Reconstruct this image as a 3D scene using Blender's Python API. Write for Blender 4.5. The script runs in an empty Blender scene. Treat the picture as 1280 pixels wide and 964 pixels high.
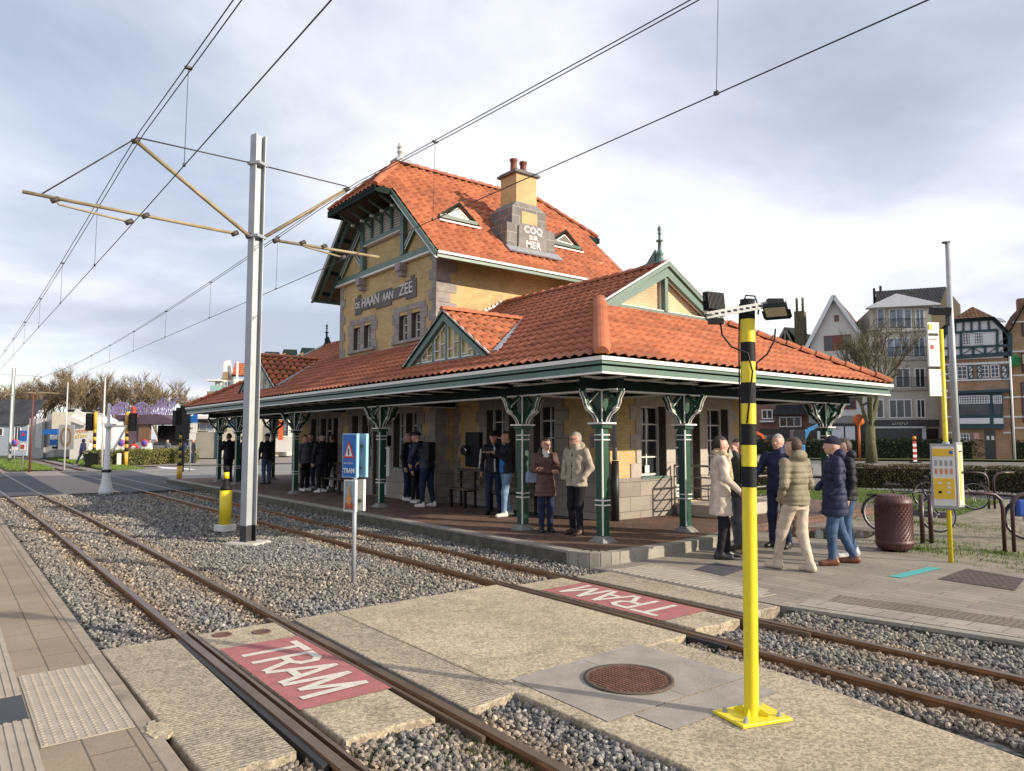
import bpy, bmesh, math, random
import numpy as np
from mathutils import Vector, Matrix
random.seed(7); RNG = np.random.default_rng(7)
S = bpy.context.scene; COL = S.collection
R = math.radians; PI = math.pi
# ------------------------------------------------------------ camera
CAMH = 1.8; PITCH = math.atan(66/900); YAW = R(141.7)
cam = bpy.data.cameras.new('camera'); cam.sensor_width = 36; cam.lens = 900/1280*36
cam.clip_start = .05; cam.clip_end = 3000
co = bpy.data.objects.new('camera', cam); COL.objects.link(co); S.camera = co
co.location = (0, 0, CAMH); co.rotation_euler = (PI/2 + PITCH, 0, YAW - PI/2)
# ------------------------------------------------------------ sky and sun
SUN_AZ = R(29); SUN_EL = R(20.5)
w = bpy.data.worlds.new('World'); S.world = w; w.use_nodes = True
nt = w.node_tree; N = nt.nodes; L = nt.links; N.clear()
out = N.new('ShaderNodeOutputWorld'); bg = N.new('ShaderNodeBackground'); bg.inputs[1].default_value = .10
sky = N.new('ShaderNodeTexSky'); sky.sky_type = 'NISHITA'; sky.sun_disc = False
sky.sun_elevation = SUN_EL; sky.sun_rotation = PI/2 - SUN_AZ; sky.air_density = 1.0; sky.dust_density = 1.0
tc = N.new('ShaderNodeTexCoord'); sp = N.new('ShaderNodeSeparateXYZ'); L.new(tc.outputs['Generated'], sp.inputs[0])
def wm(op, a, b=None, c=None, clamp=False):
    n = N.new('ShaderNodeMath'); n.operation = op; n.use_clamp = clamp
    for i, v in enumerate((a, b, c)):
        if v is None: continue
        if isinstance(v, (int, float)): n.inputs[i].default_value = v
        else: L.new(v, n.inputs[i])
    return n.outputs[0]
den = wm('ADD', wm('MAXIMUM', sp.outputs[2], 0.0), .16)
cx = wm('DIVIDE', sp.outputs[0], den); cy = wm('DIVIDE', sp.outputs[1], den)
cb = N.new('ShaderNodeCombineXYZ'); L.new(cx, cb.inputs[0]); L.new(cy, cb.inputs[1])
def wnoise(scale, detail, off, rough=.55, dist=0.):
    m = N.new('ShaderNodeMapping'); m.inputs['Location'].default_value = off; L.new(cb.outputs[0], m.inputs[0])
    n = N.new('ShaderNodeTexNoise'); n.inputs['Scale'].default_value = scale; n.inputs['Detail'].default_value = detail
    n.inputs['Roughness'].default_value = rough; n.inputs['Distortion'].default_value = dist; L.new(m.outputs[0], n.inputs[0]); return n.outputs[0]
def wramp(f, stops):
    r = N.new('ShaderNodeValToRGB'); L.new(f, r.inputs[0]); e = r.color_ramp.elements
    e[0].position = stops[0][0]; e[0].color = (*stops[0][1], 1)
    e[1].position = stops[-1][0]; e[1].color = (*stops[-1][1], 1)
    for p, c in stops[1:-1]:
        x = e.new(p); x.color = (*c, 1)
    return r.outputs[0]
def wmix(f, a, b):
    n = N.new('ShaderNodeMix'); n.data_type = 'RGBA'; L.new(f, n.inputs[0]); L.new(a, n.inputs[6]); L.new(b, n.inputs[7]); return n.outputs[2]
cover = wramp(wnoise(.75, 9, (3.1, 1.7, 0), .56, .25), [(.33, (.5,)*3), (.55, (.97,)*3)])
ccol = wramp(wnoise(.62, 8, (7.3, 4.4, 0), .5, .3), [(.36, (4.2, 4.45, 5.45)), (.45, (5.4, 5.65, 6.7)), (.52, (7.0, 7.2, 8.0)), (.60, (8.6, 8.6, 8.9))])
mx = wmix(cover, sky.outputs[0], ccol)
L.new(mx, bg.inputs[0]); L.new(bg.outputs[0], out.inputs[0])
sl = bpy.data.lights.new('sun', 'SUN'); sl.energy = 4.6; sl.angle = R(.6); sl.color = (1., .87, .70)
so = bpy.data.objects.new('sun', sl); COL.objects.link(so)
sd = Vector((math.cos(SUN_EL)*math.cos(SUN_AZ), math.cos(SUN_EL)*math.sin(SUN_AZ), math.sin(SUN_EL)))
so.rotation_euler = sd.to_track_quat('Z', 'Y').to_euler(); so.location = (20, 10, 20)
S.view_settings.view_transform = 'Standard'; S.view_settings.look = 'None'; S.view_settings.exposure = 0.5; S.view_settings.gamma = 1
S.render.engine = 'CYCLES'
S.render.resolution_x = 1024; S.render.resolution_y = 771
# ------------------------------------------------------------ where a line of sight meets the real ground or a real facade plane
_fh = np.array([math.cos(YAW), math.sin(YAW), 0]); _r = np.array([math.sin(YAW), -math.cos(YAW), 0]); _u = np.array([0, 0, 1.])
_fw = _fh*math.cos(PITCH) + _u*math.sin(PITCH); _up = _u*math.cos(PITCH) - _fh*math.sin(PITCH)
def ray(x, y): return _fw*900 + _r*(x-640) + _up*(482-y)
def G(x, y, z=0.):
    d = ray(x, y); t = (z-CAMH)/d[2]; p = d*t; return (float(p[0]), float(p[1]), z)
class Plane:                               # an upright facade plane: u to the right, v up, w towards the street
    def __init__(s, px, dist, ang):        # px: bearing, dist: metres ahead, ang: direction of u against the view axis
        d = ray(px, 548); d = d/np.dot(d, _fh); s.o = d*dist; s.o[2] = 0
        a = YAW - R(ang); s.t = np.array([math.cos(a), math.sin(a), 0]); s.n = np.array([s.t[1], -s.t[0], 0]); s.rz = math.atan2(s.t[1], s.t[0])
        if s.n.dot(-s.o) < 0: s.n = -s.n
    def uv(s, x, y):
        d = ray(x, y); c = np.array([0, 0, CAMH]); k = (s.o-c).dot(s.n)/d.dot(s.n); p = c+d*k
        return float((p-s.o).dot(s.t)), float(p[2])
    def u(s, x, y=540): return s.uv(x, y)[0]
# ------------------------------------------------------------ mesh builder
WORG = {}
def tag(o, label=None, cat=None, group=None, kind=None):
    if label: o['label'] = label
    if cat: o['category'] = cat
    if group: o['group'] = group
    if kind: o['kind'] = kind
    return o
def empty(name, loc=(0, 0, 0), label=None, cat=None, group=None, kind=None, rz=0):
    o = bpy.data.objects.new(name, None); COL.objects.link(o); o.location = loc; o.rotation_euler = (0, 0, rz); o.empty_display_size = .2
    WORG[o] = Vector(loc); return tag(o, label, cat, group, kind)
class MB:
    def __init__(s): s.v = []; s.f = []; s.m = []; s.sm = []
    def add(s, vs, fs, m=0, smooth=False):
        b = len(s.v); s.v += [tuple(p) for p in vs]; s.f += [tuple(b+i for i in f) for f in fs]; s.m += [m]*len(fs); s.sm += [smooth]*len(fs); return s
    def box(s, x0, x1, y0, y1, z0, z1, m=0):
        x0, x1 = min(x0, x1), max(x0, x1); y0, y1 = min(y0, y1), max(y0, y1); z0, z1 = min(z0, z1), max(z0, z1)
        return s.add([(x0,y0,z0),(x1,y0,z0),(x1,y1,z0),(x0,y1,z0),(x0,y0,z1),(x1,y0,z1),(x1,y1,z1),(x0,y1,z1)],
              [(0,3,2,1),(4,5,6,7),(0,1,5,4),(1,2,6,5),(2,3,7,6),(3,0,4,7)], m)
    def cbox(s, c, d, rz=0, m=0, tilt=None):
        M = Matrix.Rotation(rz, 3, 'Z')
        if tilt: M = M @ Matrix.Rotation(tilt[0], 3, tilt[1])
        vs = [Vector(c) + M @ Vector((sx*d[0]/2, sy*d[1]/2, sz*d[2]/2)) for sz in (-1, 1) for sx, sy in ((-1,-1),(1,-1),(1,1),(-1,1))]
        return s.add(vs, [(0,3,2,1),(4,5,6,7),(0,1,5,4),(1,2,6,5),(2,3,7,6),(3,0,4,7)], m)
    def beam(s, p, q, w, h, m=0, up=(0, 0, 1)):      # box from p to q, w wide, h high
        p, q = Vector(p), Vector(q); d = (q-p).normalized(); u = Vector(up)
        if abs(d.dot(u)) > .98: u = Vector((1, 0, 0))
        sd = d.cross(u).normalized(); uu = sd.cross(d).normalized()
        vs = [e + sd*(a*w/2) + uu*(b*h/2) for e in (p, q) for a, b in ((-1,-1),(1,-1),(1,1),(-1,1))]
        return s.add(vs, [(0,1,2,3),(7,6,5,4),(0,4,5,1),(1,5,6,2),(2,6,7,3),(3,7,4,0)], m)
    def tube(s, pts, r, n=8, m=0, cap=True, closed=False):
        pts = [Vector(p) for p in pts]; rs = r if isinstance(r, (list, tuple)) else [r]*len(pts); vs = []; pu = None
        for i, p in enumerate(pts):
            if closed: d = pts[(i+1) % len(pts)] - pts[i-1]
            else: d = pts[min(i+1, len(pts)-1)] - pts[max(i-1, 0)]
            d.normalize()
            if pu is None: a = Vector((0, 0, 1)) if abs(d.z) < .9 else Vector((1, 0, 0)); pu = d.cross(a).normalized()
            else: pu = (pu - d*pu.dot(d)); pu = pu.normalized() if pu.length > 1e-6 else d.orthogonal().normalized()
            q = d.cross(pu)
            vs += [p + (pu*math.cos(2*PI*k/n) + q*math.sin(2*PI*k/n))*rs[i] for k in range(n)]
        fs = []; K = len(pts)
        for i in range(K if closed else K-1):
            a, b = i*n, ((i+1) % K)*n
            fs += [(a+k, a+(k+1) % n, b+(k+1) % n, b+k) for k in range(n)]
        s.add(vs, fs, m, True)
        if cap and not closed:
            b = len(s.v)-len(vs); s.f += [tuple(b+k for k in reversed(range(n))), tuple(b+(K-1)*n+k for k in range(n))]; s.m += [m, m]; s.sm += [False, False]
        return s
    def lathe(s, prof, c=(0, 0, 0), n=24, m=0, sharp=False):     # prof: (r, z)
        vs = [(c[0]+r*math.cos(2*PI*k/n), c[1]+r*math.sin(2*PI*k/n), c[2]+z) for r, z in prof for k in range(n)]
        fs = [(i*n+k, i*n+(k+1) % n, (i+1)*n+(k+1) % n, (i+1)*n+k) for i in range(len(prof)-1) for k in range(n)]
        s.add(vs, fs, m, not sharp)
        b = len(s.v)-len(vs); s.f += [tuple(b+k for k in reversed(range(n))), tuple(b+(len(prof)-1)*n+k for k in range(n))]; s.m += [m, m]; s.sm += [False, False]
        return s
    def prism(s, pts, off, m=0):       # planar polygon (3-D points) extruded by vector off
        n = len(pts); off = Vector(off); a = [Vector(p) for p in pts]; b = [p+off for p in a]
        nn = (a[1]-a[0]).cross(a[2]-a[0]); 
        fs = [tuple(range(n)), tuple(reversed(range(n, 2*n)))] + [(k, k+n, (k+1) % n + n, (k+1) % n) for k in range(n)]
        if nn.dot(off) > 0: fs = [tuple(reversed(f)) for f in fs]
        return s.add(a+b, fs, m)
    def poly(s, pts, m=0): return s.add(pts, [tuple(range(len(pts)))], m)
    def build(s, name, mats, parent=None, bevel=0, keep=False):
        if not isinstance(mats, (list, tuple)): mats = [mats]
        V = np.array(s.v, float)
        me = bpy.data.meshes.new(name); me.from_pydata(s.v, [], s.f)
        for mm in mats: me.materials.append(mm)
        if any(s.m): me.polygons.foreach_set('material_index', s.m)
        me.polygons.foreach_set('use_smooth', s.sm)
        boxuv(me)
        return link(name, me, V, parent, bevel)
def boxuv(me):
    n = len(me.vertices); co_ = np.empty(n*3); me.vertices.foreach_get('co', co_); co_ = co_.reshape(-1, 3)
    nl = len(me.loops); li = np.empty(nl, int); me.loops.foreach_get('vertex_index', li)
    npg = len(me.polygons); nr = np.empty(npg*3); me.polygons.foreach_get('normal', nr); nr = nr.reshape(-1, 3)
    lt = np.empty(npg, int); me.polygons.foreach_get('loop_total', lt); pi_ = np.repeat(np.arange(npg), lt)
    nn = nr[pi_]; p = co_[li]; flat = np.abs(nn[:, 2]) > .75
    h = np.hypot(nn[:, 0], nn[:, 1]); h[h < 1e-6] = 1
    u = np.where(flat, p[:, 0], (-nn[:, 1]*p[:, 0] + nn[:, 0]*p[:, 1])/h); v = np.where(flat, p[:, 1], p[:, 2])
    uv = me.uv_layers.new(name='UVMap'); uv.data.foreach_set('uv', np.stack([u, v], 1).astype(np.float32).ravel())
def link(name, me, V, parent, bevel=0):
    org = Vector(((V[:, 0].min()+V[:, 0].max())/2, (V[:, 1].min()+V[:, 1].max())/2, V[:, 2].min()))
    me.transform(Matrix.Translation(-org))
    o = bpy.data.objects.new(name, me); COL.objects.link(o); WORG[o] = org
    if parent is not None: o.parent = parent; o.location = org - WORG[parent]
    else: o.location = org
    if bevel:
        b = o.modifiers.new('bevel', 'BEVEL'); b.width = bevel; b.segments = 2; b.limit_method = 'ANGLE'
    return o
def place(o, loc, rz=0): o.location = loc; o.rotation_euler = (0, 0, rz); return o
def copy_tree(o, parent=None):
    c = o.copy(); COL.objects.link(c)
    if parent is not None: c.parent = parent
    for ch in list(o.children): copy_tree(ch, c)
    return c
def text_mesh(txt, size=1., ext=.01, bold=0., spacing=1.):
    cu = bpy.data.curves.new('lettering', 'FONT'); cu.body = txt; cu.size = size; cu.extrude = ext; cu.offset = bold; cu.align_x = 'CENTER'; cu.align_y = 'CENTER'; cu.resolution_u = 3; cu.space_character = spacing
    o = bpy.data.objects.new('lettering', cu); COL.objects.link(o)
    bpy.context.view_layer.update(); dg = bpy.context.evaluated_depsgraph_get()
    me = bpy.data.meshes.new_from_object(o.evaluated_get(dg)); bpy.data.objects.remove(o); bpy.data.curves.remove(cu); return me
def text(txt, size, M, mat, parent, name='lettering', ext=.01, bold=0., sx=1., spacing=1.):   # M: 4x4, text lies in its local XY plane
    me = text_mesh(txt, size, ext, bold, spacing); me.transform(Matrix.Diagonal((sx, 1, 1, 1))); me.transform(M); me.materials.clear(); me.materials.append(mat); me.name = name
    V = np.empty(len(me.vertices)*3); me.vertices.foreach_get('co', V); V = V.reshape(-1, 3)
    if len(me.uv_layers) == 0: boxuv(me)
    return link(name, me, V, parent)
def strokes(n, h, M, m, parent, name='worn_lettering'):        # lettering too small to read in the photograph: a row of short strokes
    rnd = random.Random(n); mb = MB(); w_ = h*.62; x = -n*w_/2
    for i in range(n):
        k = rnd.choice((.65, .65, 1)); mb.box(x, x+w_*.22, -h/2, -h/2+h*k, 0, h*.03)
        if rnd.random() < .7: mb.box(x+w_*.23, x+w_*.75, -h/2+h*k*.8, -h/2+h*k, 0, h*.03)
        if rnd.random() < .5: mb.box(x+w_*.23, x+w_*.7, -h/2, -h/2+h*.18, 0, h*.03)
        x += w_
    mb.v = [tuple(M @ Vector(v)) for v in mb.v]; return mb.build(name, m, parent)
def frame_M(o, xdir, ydir):
    x = Vector(xdir).normalized(); y = Vector(ydir).normalized(); z = x.cross(y)
    return Matrix.Translation(Vector(o)) @ Matrix((x, y, z)).transposed().to_4x4()
# ------------------------------------------------------------ materials
MATS = {}
class NT:
    def __init__(s, name):
        s.mat = bpy.data.materials.new(name); s.mat.use_nodes = True; s.t = s.mat.node_tree; s.n = s.t.nodes; s.l = s.t.links; s.b = s.n['Principled BSDF']; s.tc = s.n.new('ShaderNodeTexCoord')
    def new(s, k): return s.n.new('ShaderNode'+k)
    def set(s, inp, v):
        if isinstance(v, (int, float)): inp.default_value = v
        elif isinstance(v, (tuple, list)): inp.default_value = (*v, 1) if len(v) == 3 and inp.type == 'RGBA' else v
        else: s.l.new(v, inp)
    def math(s, op, a, b=None, c=None, clamp=False):
        n = s.new('Math'); n.operation = op; n.use_clamp = clamp
        for i, v in enumerate((a, b, c)):
            if v is not None: s.set(n.inputs[i], v)
        return n.outputs[0]
    def noise(s, scale, detail=4, vec=None, rough=.55, dist=0., sc=None):
        n = s.new('TexNoise'); n.inputs['Scale'].default_value = scale; n.inputs['Detail'].default_value = detail; n.inputs['Roughness'].default_value = rough; n.inputs['Distortion'].default_value = dist
        v = vec if vec is not None else s.tc.outputs['Object']
        if sc: m = s.new('Mapping'); m.inputs['Scale'].default_value = sc; s.l.new(v, m.inputs[0]); v = m.outputs[0]
        s.l.new(v, n.inputs['Vector']); return n.outputs[0]
    def ramp(s, f, stops, interp='LINEAR'):
        r = s.new('ValToRGB'); s.l.new(f, r.inputs[0]); e = r.color_ramp.elements; r.color_ramp.interpolation = interp
        for i, (p, c) in enumerate(stops):
            c = (c,)*3 if isinstance(c, (int, float)) else c
            x = e[i] if i < 2 else e.new(p); x.position = p; x.color = (*c, 1)
        return r.outputs[0]
    def mix(s, f, a, b, mode='MIX'):
        n = s.new('Mix'); n.data_type = 'RGBA'; n.blend_type = mode; s.set(n.inputs[0], f); s.set(n.inputs[6], a); s.set(n.inputs[7], b); return n.outputs[2]
    def bump(s, h, strength=.3, dist=.01, normal=None):
        n = s.new('Bump'); n.inputs['Strength'].default_value = strength; n.inputs['Distance'].default_value = dist; s.l.new(h, n.inputs['Height'])
        if normal is not None: s.l.new(normal, n.inputs['Normal'])
        s.l.new(n.outputs[0], s.b.inputs['Normal']); return n.outputs[0]
    def fin(s, col=None, rough=.8, metal=0., spec=None):
        if col is not None: s.set(s.b.inputs['Base Color'], col)
        s.set(s.b.inputs['Roughness'], rough); s.b.inputs['Metallic'].default_value = metal
        if spec is not None: s.b.inputs['Specular IOR Level'].default_value = spec
        return s.mat
def sc3(c, k): return tuple(min(1, x*k) for x in c)
def mat(name, c, rough=.7, var=.15, scale=4., bump=0., bs=40., metal=0., spec=None, dirt=0., dirtc=(.05, .045, .035)):
    if name in MATS: return MATS[name]
    t = NT(name); f = t.noise(scale, 5); col = t.mix(t.ramp(f, [(.3, 0), (.7, 1)]), sc3(c, 1-var), sc3(c, 1+var))
    if dirt: col = t.mix(t.math('MULTIPLY', t.ramp(t.noise(scale*1.7+.7, 7, rough=.7), [(.5, 0), (.68, 1)]), dirt), col, dirtc)
    if bump: t.bump(t.noise(bs, 5), bump, .008)
    MATS[name] = t.fin(col, rough, metal, spec); return MATS[name]
def brickmat(name, c1, c2, mortar, bw=.21, bh=.065, ms=.010, rough=.88, var=.12, off=.5, bump=.5, stain=.25, vec='UV', patch=None, sq=1.):
    if name in MATS: return MATS[name]
    t = NT(name); b = t.new('TexBrick'); t.l.new(t.tc.outputs[vec], b.inputs['Vector']); b.inputs['Scale'].default_value = 1; b.offset = off
    b.inputs['Brick Width'].default_value = bw; b.inputs['Row Height'].default_value = bh; b.inputs['Mortar Size'].default_value = ms; b.inputs['Mortar Smooth'].default_value = .2
    b.inputs['Color1'].default_value = (*c1, 1); b.inputs['Color2'].default_value = (*c2, 1); b.inputs['Mortar'].default_value = (*mortar, 1); b.inputs['Bias'].default_value = -.1
    col = b.outputs[0]
    n1 = t.ramp(t.noise(1.3, 6, t.tc.outputs[vec]), [(.3, 1-stain), (.65, 1.0)]); col = t.mix(1., col, n1, 'MULTIPLY')
    n2 = t.ramp(t.noise(45, 4, t.tc.outputs[vec]), [(.3, 1-var), (.7, 1+var)]); col = t.mix(1., col, n2, 'MULTIPLY')
    if patch: col = t.mix(t.ramp(t.noise(.6, 5, t.tc.outputs[vec], rough=.65), [(.5, 0), (.62, 1)]), col, t.mix(.6, col, patch))
    h = t.math('SUBTRACT', t.math('MULTIPLY', t.noise(70, 4, t.tc.outputs[vec]), .35), b.outputs[1])
    t.bump(h, bump, .008); MATS[name] = t.fin(col, rough); return MATS[name]
YEL = brickmat('yellow_brick', (.64, .45, .18), (.53, .35, .12), (.45, .38, .27))
STONE = brickmat('grey_stone', (.34, .30, .26), (.26, .23, .20), (.16, .14, .12), .62, .30, .008, var=.1, bump=.3)
QUOIN = mat('quoin_stone', (.30, .27, .25), .9, .22, 3, .3, 60, dirt=.3)
LQUOIN = mat('light_stone', (.42, .38, .33), .9, .15, 3, .3, 60, dirt=.2)
DSTONE = mat('dark_stone', (.135, .125, .125), .85, .25, 5, .3, 60)
GREEN = mat('green_paint', (.010, .058, .034), .42, .2, 6, .1, 60, spec=.35, dirt=.15)
BGREEN = mat('blue_green_paint', (.045, .095, .10), .4, .12, 3, .05, 80)
PGREEN = mat('pale_green_paint', (.15, .24, .185), .42, .08, 3, .04, 80, dirt=.12)
WHITE = mat('white_paint', (.68, .67, .63), .45, .06, 5, .04, 80, dirt=.15, dirtc=(.3, .28, .22))
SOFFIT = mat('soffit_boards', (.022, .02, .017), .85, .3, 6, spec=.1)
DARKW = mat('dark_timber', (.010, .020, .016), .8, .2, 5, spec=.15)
def glass(name, c=(.02, .022, .025), rough=.06):
    if name in MATS: return MATS[name]
    t = NT(name); col = t.mix(t.ramp(t.noise(1.5, 3), [(.4, 0), (.6, 1)]), c, sc3(c, 2.2)); MATS[name] = t.fin(col, rough, 0, .6); return MATS[name]
GLASS = glass('window_glass'); GLASSB = glass('bright_window_glass', (.10, .13, .16), .08)
def tilemat(name, cols, patch=None):
    t = NT(name); sp_ = t.new('SeparateXYZ'); t.l.new(t.tc.outputs['UV'], sp_.inputs[0])
    cb_ = t.new('CombineXYZ'); t.l.new(t.math('FLOOR', sp_.outputs[0]), cb_.inputs[0]); t.l.new(t.math('FLOOR', sp_.outputs[1]), cb_.inputs[1])
    wn = t.new('TexWhiteNoise'); wn.noise_dimensions = '3D'; t.l.new(cb_.outputs[0], wn.inputs[0])
    col = t.ramp(wn.outputs[0], [(i/(len(cols)-1), c) for i, c in enumerate(cols)])
    n = t.ramp(t.noise(1.1, 8, rough=.7), [(.34, .62), (.58, 1.05)]); col = t.mix(1., col, n, 'MULTIPLY')
    if patch: col = t.mix(t.ramp(t.noise(.9, 6, rough=.7), [(.52, 0), (.66, .8)]), col, patch)
    n = t.ramp(t.noise(60, 4), [(.3, .85), (.7, 1.1)]); col = t.mix(1., col, n, 'MULTIPLY')
    t.bump(t.noise(90, 4), .15, .005); MATS[name] = t.fin(col, .72, 0, .35); return t.mat
TILE = tilemat('orange_roof_tiles', [(.40, .125, .055), (.45, .148, .066), (.355, .105, .046), (.42, .135, .06)])
TILE_SHADE = tilemat('shade_tinted_roof_tiles', [(.35, .115, .062), (.39, .135, .072), (.32, .105, .058), (.37, .125, .068)])  # orange tiles again, darkened in colour for the shaded trackside slope
OLDT = tilemat('old_brown_roof_tiles', [(.16, .08, .045), (.20, .10, .05), (.13, .07, .04), (.18, .085, .045)], (.17, .13, .05))
SLATE = tilemat('slate_roof', [(.035, .037, .042), (.05, .052, .058), (.03, .03, .036), (.042, .045, .05)])
# ============================================================ GROUND, TRACKS, PAVING
def aggregate(name, c, c2, rough=.92, fine=105., patch=None, ribs=0, joints=None):
    t = NT(name); f = t.noise(fine, 6, rough=.75); col = t.mix(t.ramp(f, [(.36, 0), (.64, 1)]), c, c2)
    v = t.new('TexVoronoi'); v.inputs['Scale'].default_value = fine*.55; t.l.new(t.tc.outputs['Object'], v.inputs[0])
    col = t.mix(t.ramp(v.outputs[1], [(.3, 0), (.8, .62)]), col, sc3(c, .38)); v3 = t.new('TexVoronoi'); v3.inputs['Scale'].default_value = fine*.3; t.l.new(t.tc.outputs['Object'], v3.inputs[0]); col = t.mix(t.ramp(v3.outputs[0], [(.08, .45), (.22, 0)]), col, sc3(c2, 1.25))
    big = t.ramp(t.noise(.8, 8, rough=.66), [(.3, .72), (.62, 1.08)]); col = t.mix(1., col, big, 'MULTIPLY')
    st = t.ramp(t.noise(1.6, 9, rough=.74, dist=.8), [(.52, 1.), (.66, .70)]); col = t.mix(1., col, st, 'MULTIPLY')
    h = t.noise(fine, 5, rough=.7)
    if ribs:
        sp_ = t.new('SeparateXYZ'); t.l.new(t.tc.outputs['Object'], sp_.inputs[0])
        wv = t.math('SINE', t.math('MULTIPLY', t.math('ADD', sp_.outputs[0], t.math('MULTIPLY', t.noise(2, 3), .03)), 2*PI*ribs))
        h = t.math('ADD', h, t.math('MULTIPLY', wv, .35)); col = t.mix(1., col, t.ramp(wv, [(.0, .80), (1., 1.06)]), 'MULTIPLY')
    t.bump(h, .8, .008); return t.fin(col, rough)
SLAB = aggregate('exposed_aggregate_slab', (.36, .295, .20), (.62, .53, .385))
SLABR = aggregate('brushed_concrete_slab', (.36, .30, .215), (.59, .51, .385), ribs=30)
REPAIR = mat('repair_concrete', (.285, .258, .22), .88, .22, 3.5, .5, 70, dirt=.4, dirtc=(.15, .135, .11))
KERB = mat('kerb_concrete', (.27, .255, .215), .85, .16, 2.5, .3, 60, dirt=.55, dirtc=(.10, .09, .065))
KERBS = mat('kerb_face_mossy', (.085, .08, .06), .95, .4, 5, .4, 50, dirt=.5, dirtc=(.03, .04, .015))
ASPH = mat('asphalt', (.115, .112, .115), .9, .16, 1.3, .4, 200, dirt=.15)
ASPHD = mat('dark_asphalt', (.05, .053, .062), .85, .18, 1.3, .4, 200)
TAN = mat('worn_tan_asphalt', (.23, .20, .175), .9, .1, 1.3, .4, 200)
ROADL = mat('worn_grey_road', (.20, .195, .185), .9, .12, .8, .4, 200)
PAVE_L = brickmat('large_concrete_tiles', (.29, .232, .165), (.245, .196, .14), (.11, .09, .065), .6, .245, .006, bump=.25, stain=.22, off=.5)
PAVE_R = brickmat('grey_concrete_tiles', (.29, .255, .21), (.235, .205, .17), (.12, .10, .08), .9, .155, .006, bump=.3, stain=.3)
PAVE_B = brickmat('red_brown_clinkers', (.19, .102, .072), (.135, .08, .06), (.07, .055, .04), .20, .10, .008, bump=.45, stain=.45)
PAVE_S = brickmat('light_concrete_tiles', (.34, .31, .265), (.29, .26, .22), (.14, .12, .10), .3, .3, .006, bump=.25, stain=.3)
LINE = mat('road_paint', (.62, .62, .60), .8, .1, 8, .2, 80, dirt=.3, dirtc=(.25, .24, .23))
def ground_tex(name, c1, c2, c3, s=1.):
    t = NT(name); col = t.mix(t.ramp(t.noise(.35*s, 7, rough=.65), [(.4, 0), (.6, 1)]), c1, c2)
    col = t.mix(t.ramp(t.noise(3*s, 8, rough=.7), [(.45, 0), (.62, 1)]), col, c3); col = t.mix(1., col, t.ramp(t.noise(80, 5, rough=.7), [(.3, .6), (.7, 1.3)]), 'MULTIPLY')
    t.bump(t.noise(60, 6, rough=.7), .6, .02); return t.fin(col, .95)
EARTH = ground_tex('pale_gravel_earth', (.20, .18, .13), (.27, .24, .18), (.135, .13, .075))
GRASSG = ground_tex('lawn_soil', (.065, .10, .025), (.085, .12, .03), (.10, .09, .045))
GENG = ground_tex('town_ground', (.15, .145, .135), (.18, .17, .155), (.12, .12, .105))
def sheet(name, pts, z, m, thick=0, kind='structure', **k):
    mb = MB(); P = [(x, y, z) for x, y in pts]
    if thick: mb.prism(P, (0, 0, -thick))
    else: mb.poly(P)
    o = mb.build(name, m, None); tag(o, kind=kind, **k); return o
mbg = MB(); gx = [-1500, -400, -120, -60, -27.4, 40, 400, 1500]; gy = [-1500, -300, -40, 1.15, 7.3, 60, 400, 1500]
for i in range(7):
    for j in range(7): mbg.poly([(gx[i], gy[j], -.13), (gx[i+1], gy[j], -.13), (gx[i+1], gy[j+1], -.13), (gx[i], gy[j+1], -.13)])
tag(mbg.build('ground', GENG), kind='structure')
# ---- ballast bed and loose stones
RAILY = [1.82, 2.75, 5.54, 6.50]
def bend(x): k = min(1, max(0, (-18-x)/14)); return -.19*k*k*(3-2*k)
def ballastmat(name, island):
    t = NT(name); g = t.new('NewGeometry')
    if island: f = g.outputs['Random Per Island']
    else:
        v = t.new('TexVoronoi'); v.inputs['Scale'].default_value = 24; t.l.new(g.outputs['Position'], v.inputs[0]); wn = t.new('SeparateColor'); t.l.new(v.outputs[1], wn.inputs[0]); f = wn.outputs[0]
    col = t.ramp(f, [(0, (.07, .072, .074)), (.35, (.135, .136, .136)), (.7, (.19, .188, .182)), (.93, (.27, .258, .24)), (1, (.42, .40, .36))])
    sp_ = t.new('SeparateXYZ'); t.l.new(g.outputs['Position'], sp_.inputs[0]); d = None
    for ry in RAILY:
        e = t.math('ABSOLUTE', t.math('SUBTRACT', sp_.outputs[1], ry)); d = e if d is None else t.math('MINIMUM', d, e)
    nn = t.noise(1.6, 6, g.outputs['Position'], rough=.7)
    k = t.math('SUBTRACT', 1.0, t.math('DIVIDE', t.math('ADD', d, t.math('MULTIPLY', t.math('SUBTRACT', nn, .5), .5)), .36), clamp=True)
    col = t.mix(t.math('MULTIPLY', k, .8), col, t.mix(1., col, (1.45, 1.08, .76), 'MULTIPLY'))
    w_ = t.ramp(t.noise(.35, 5, g.outputs['Position']), [(.4, 0), (.65, .55)]); col = t.mix(w_, col, t.mix(1., col, (1.35, 1.2, .92), 'MULTIPLY'))
    t.bump(t.noise(40 if island else 24, 5), .5, .012); return t.fin(col, .93)
BAL = ballastmat('ballast_stone', True); BALB = ballastmat('ballast_bed', False)
FIELDS = [(-27.4, -7.12, 1.15, 7.3), (-4.12, 3.5, -.2+1.35, 3.3), (-4.3, 3.5, 5.15, 7.9)]
mb = MB()
for x0, x1, y0, y1 in FIELDS + [(-130, -46, 1.4, 7.5)]: mb.poly([(x0, y0, -.095), (x1, y0, -.095), (x1, y1, -.095), (x0, y1, -.095)])
tag(mb.build('ballast_bed', BALB), kind='stuff', label='dark grey bed under the loose ballast stones of the tram tracks', cat='gravel')
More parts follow.
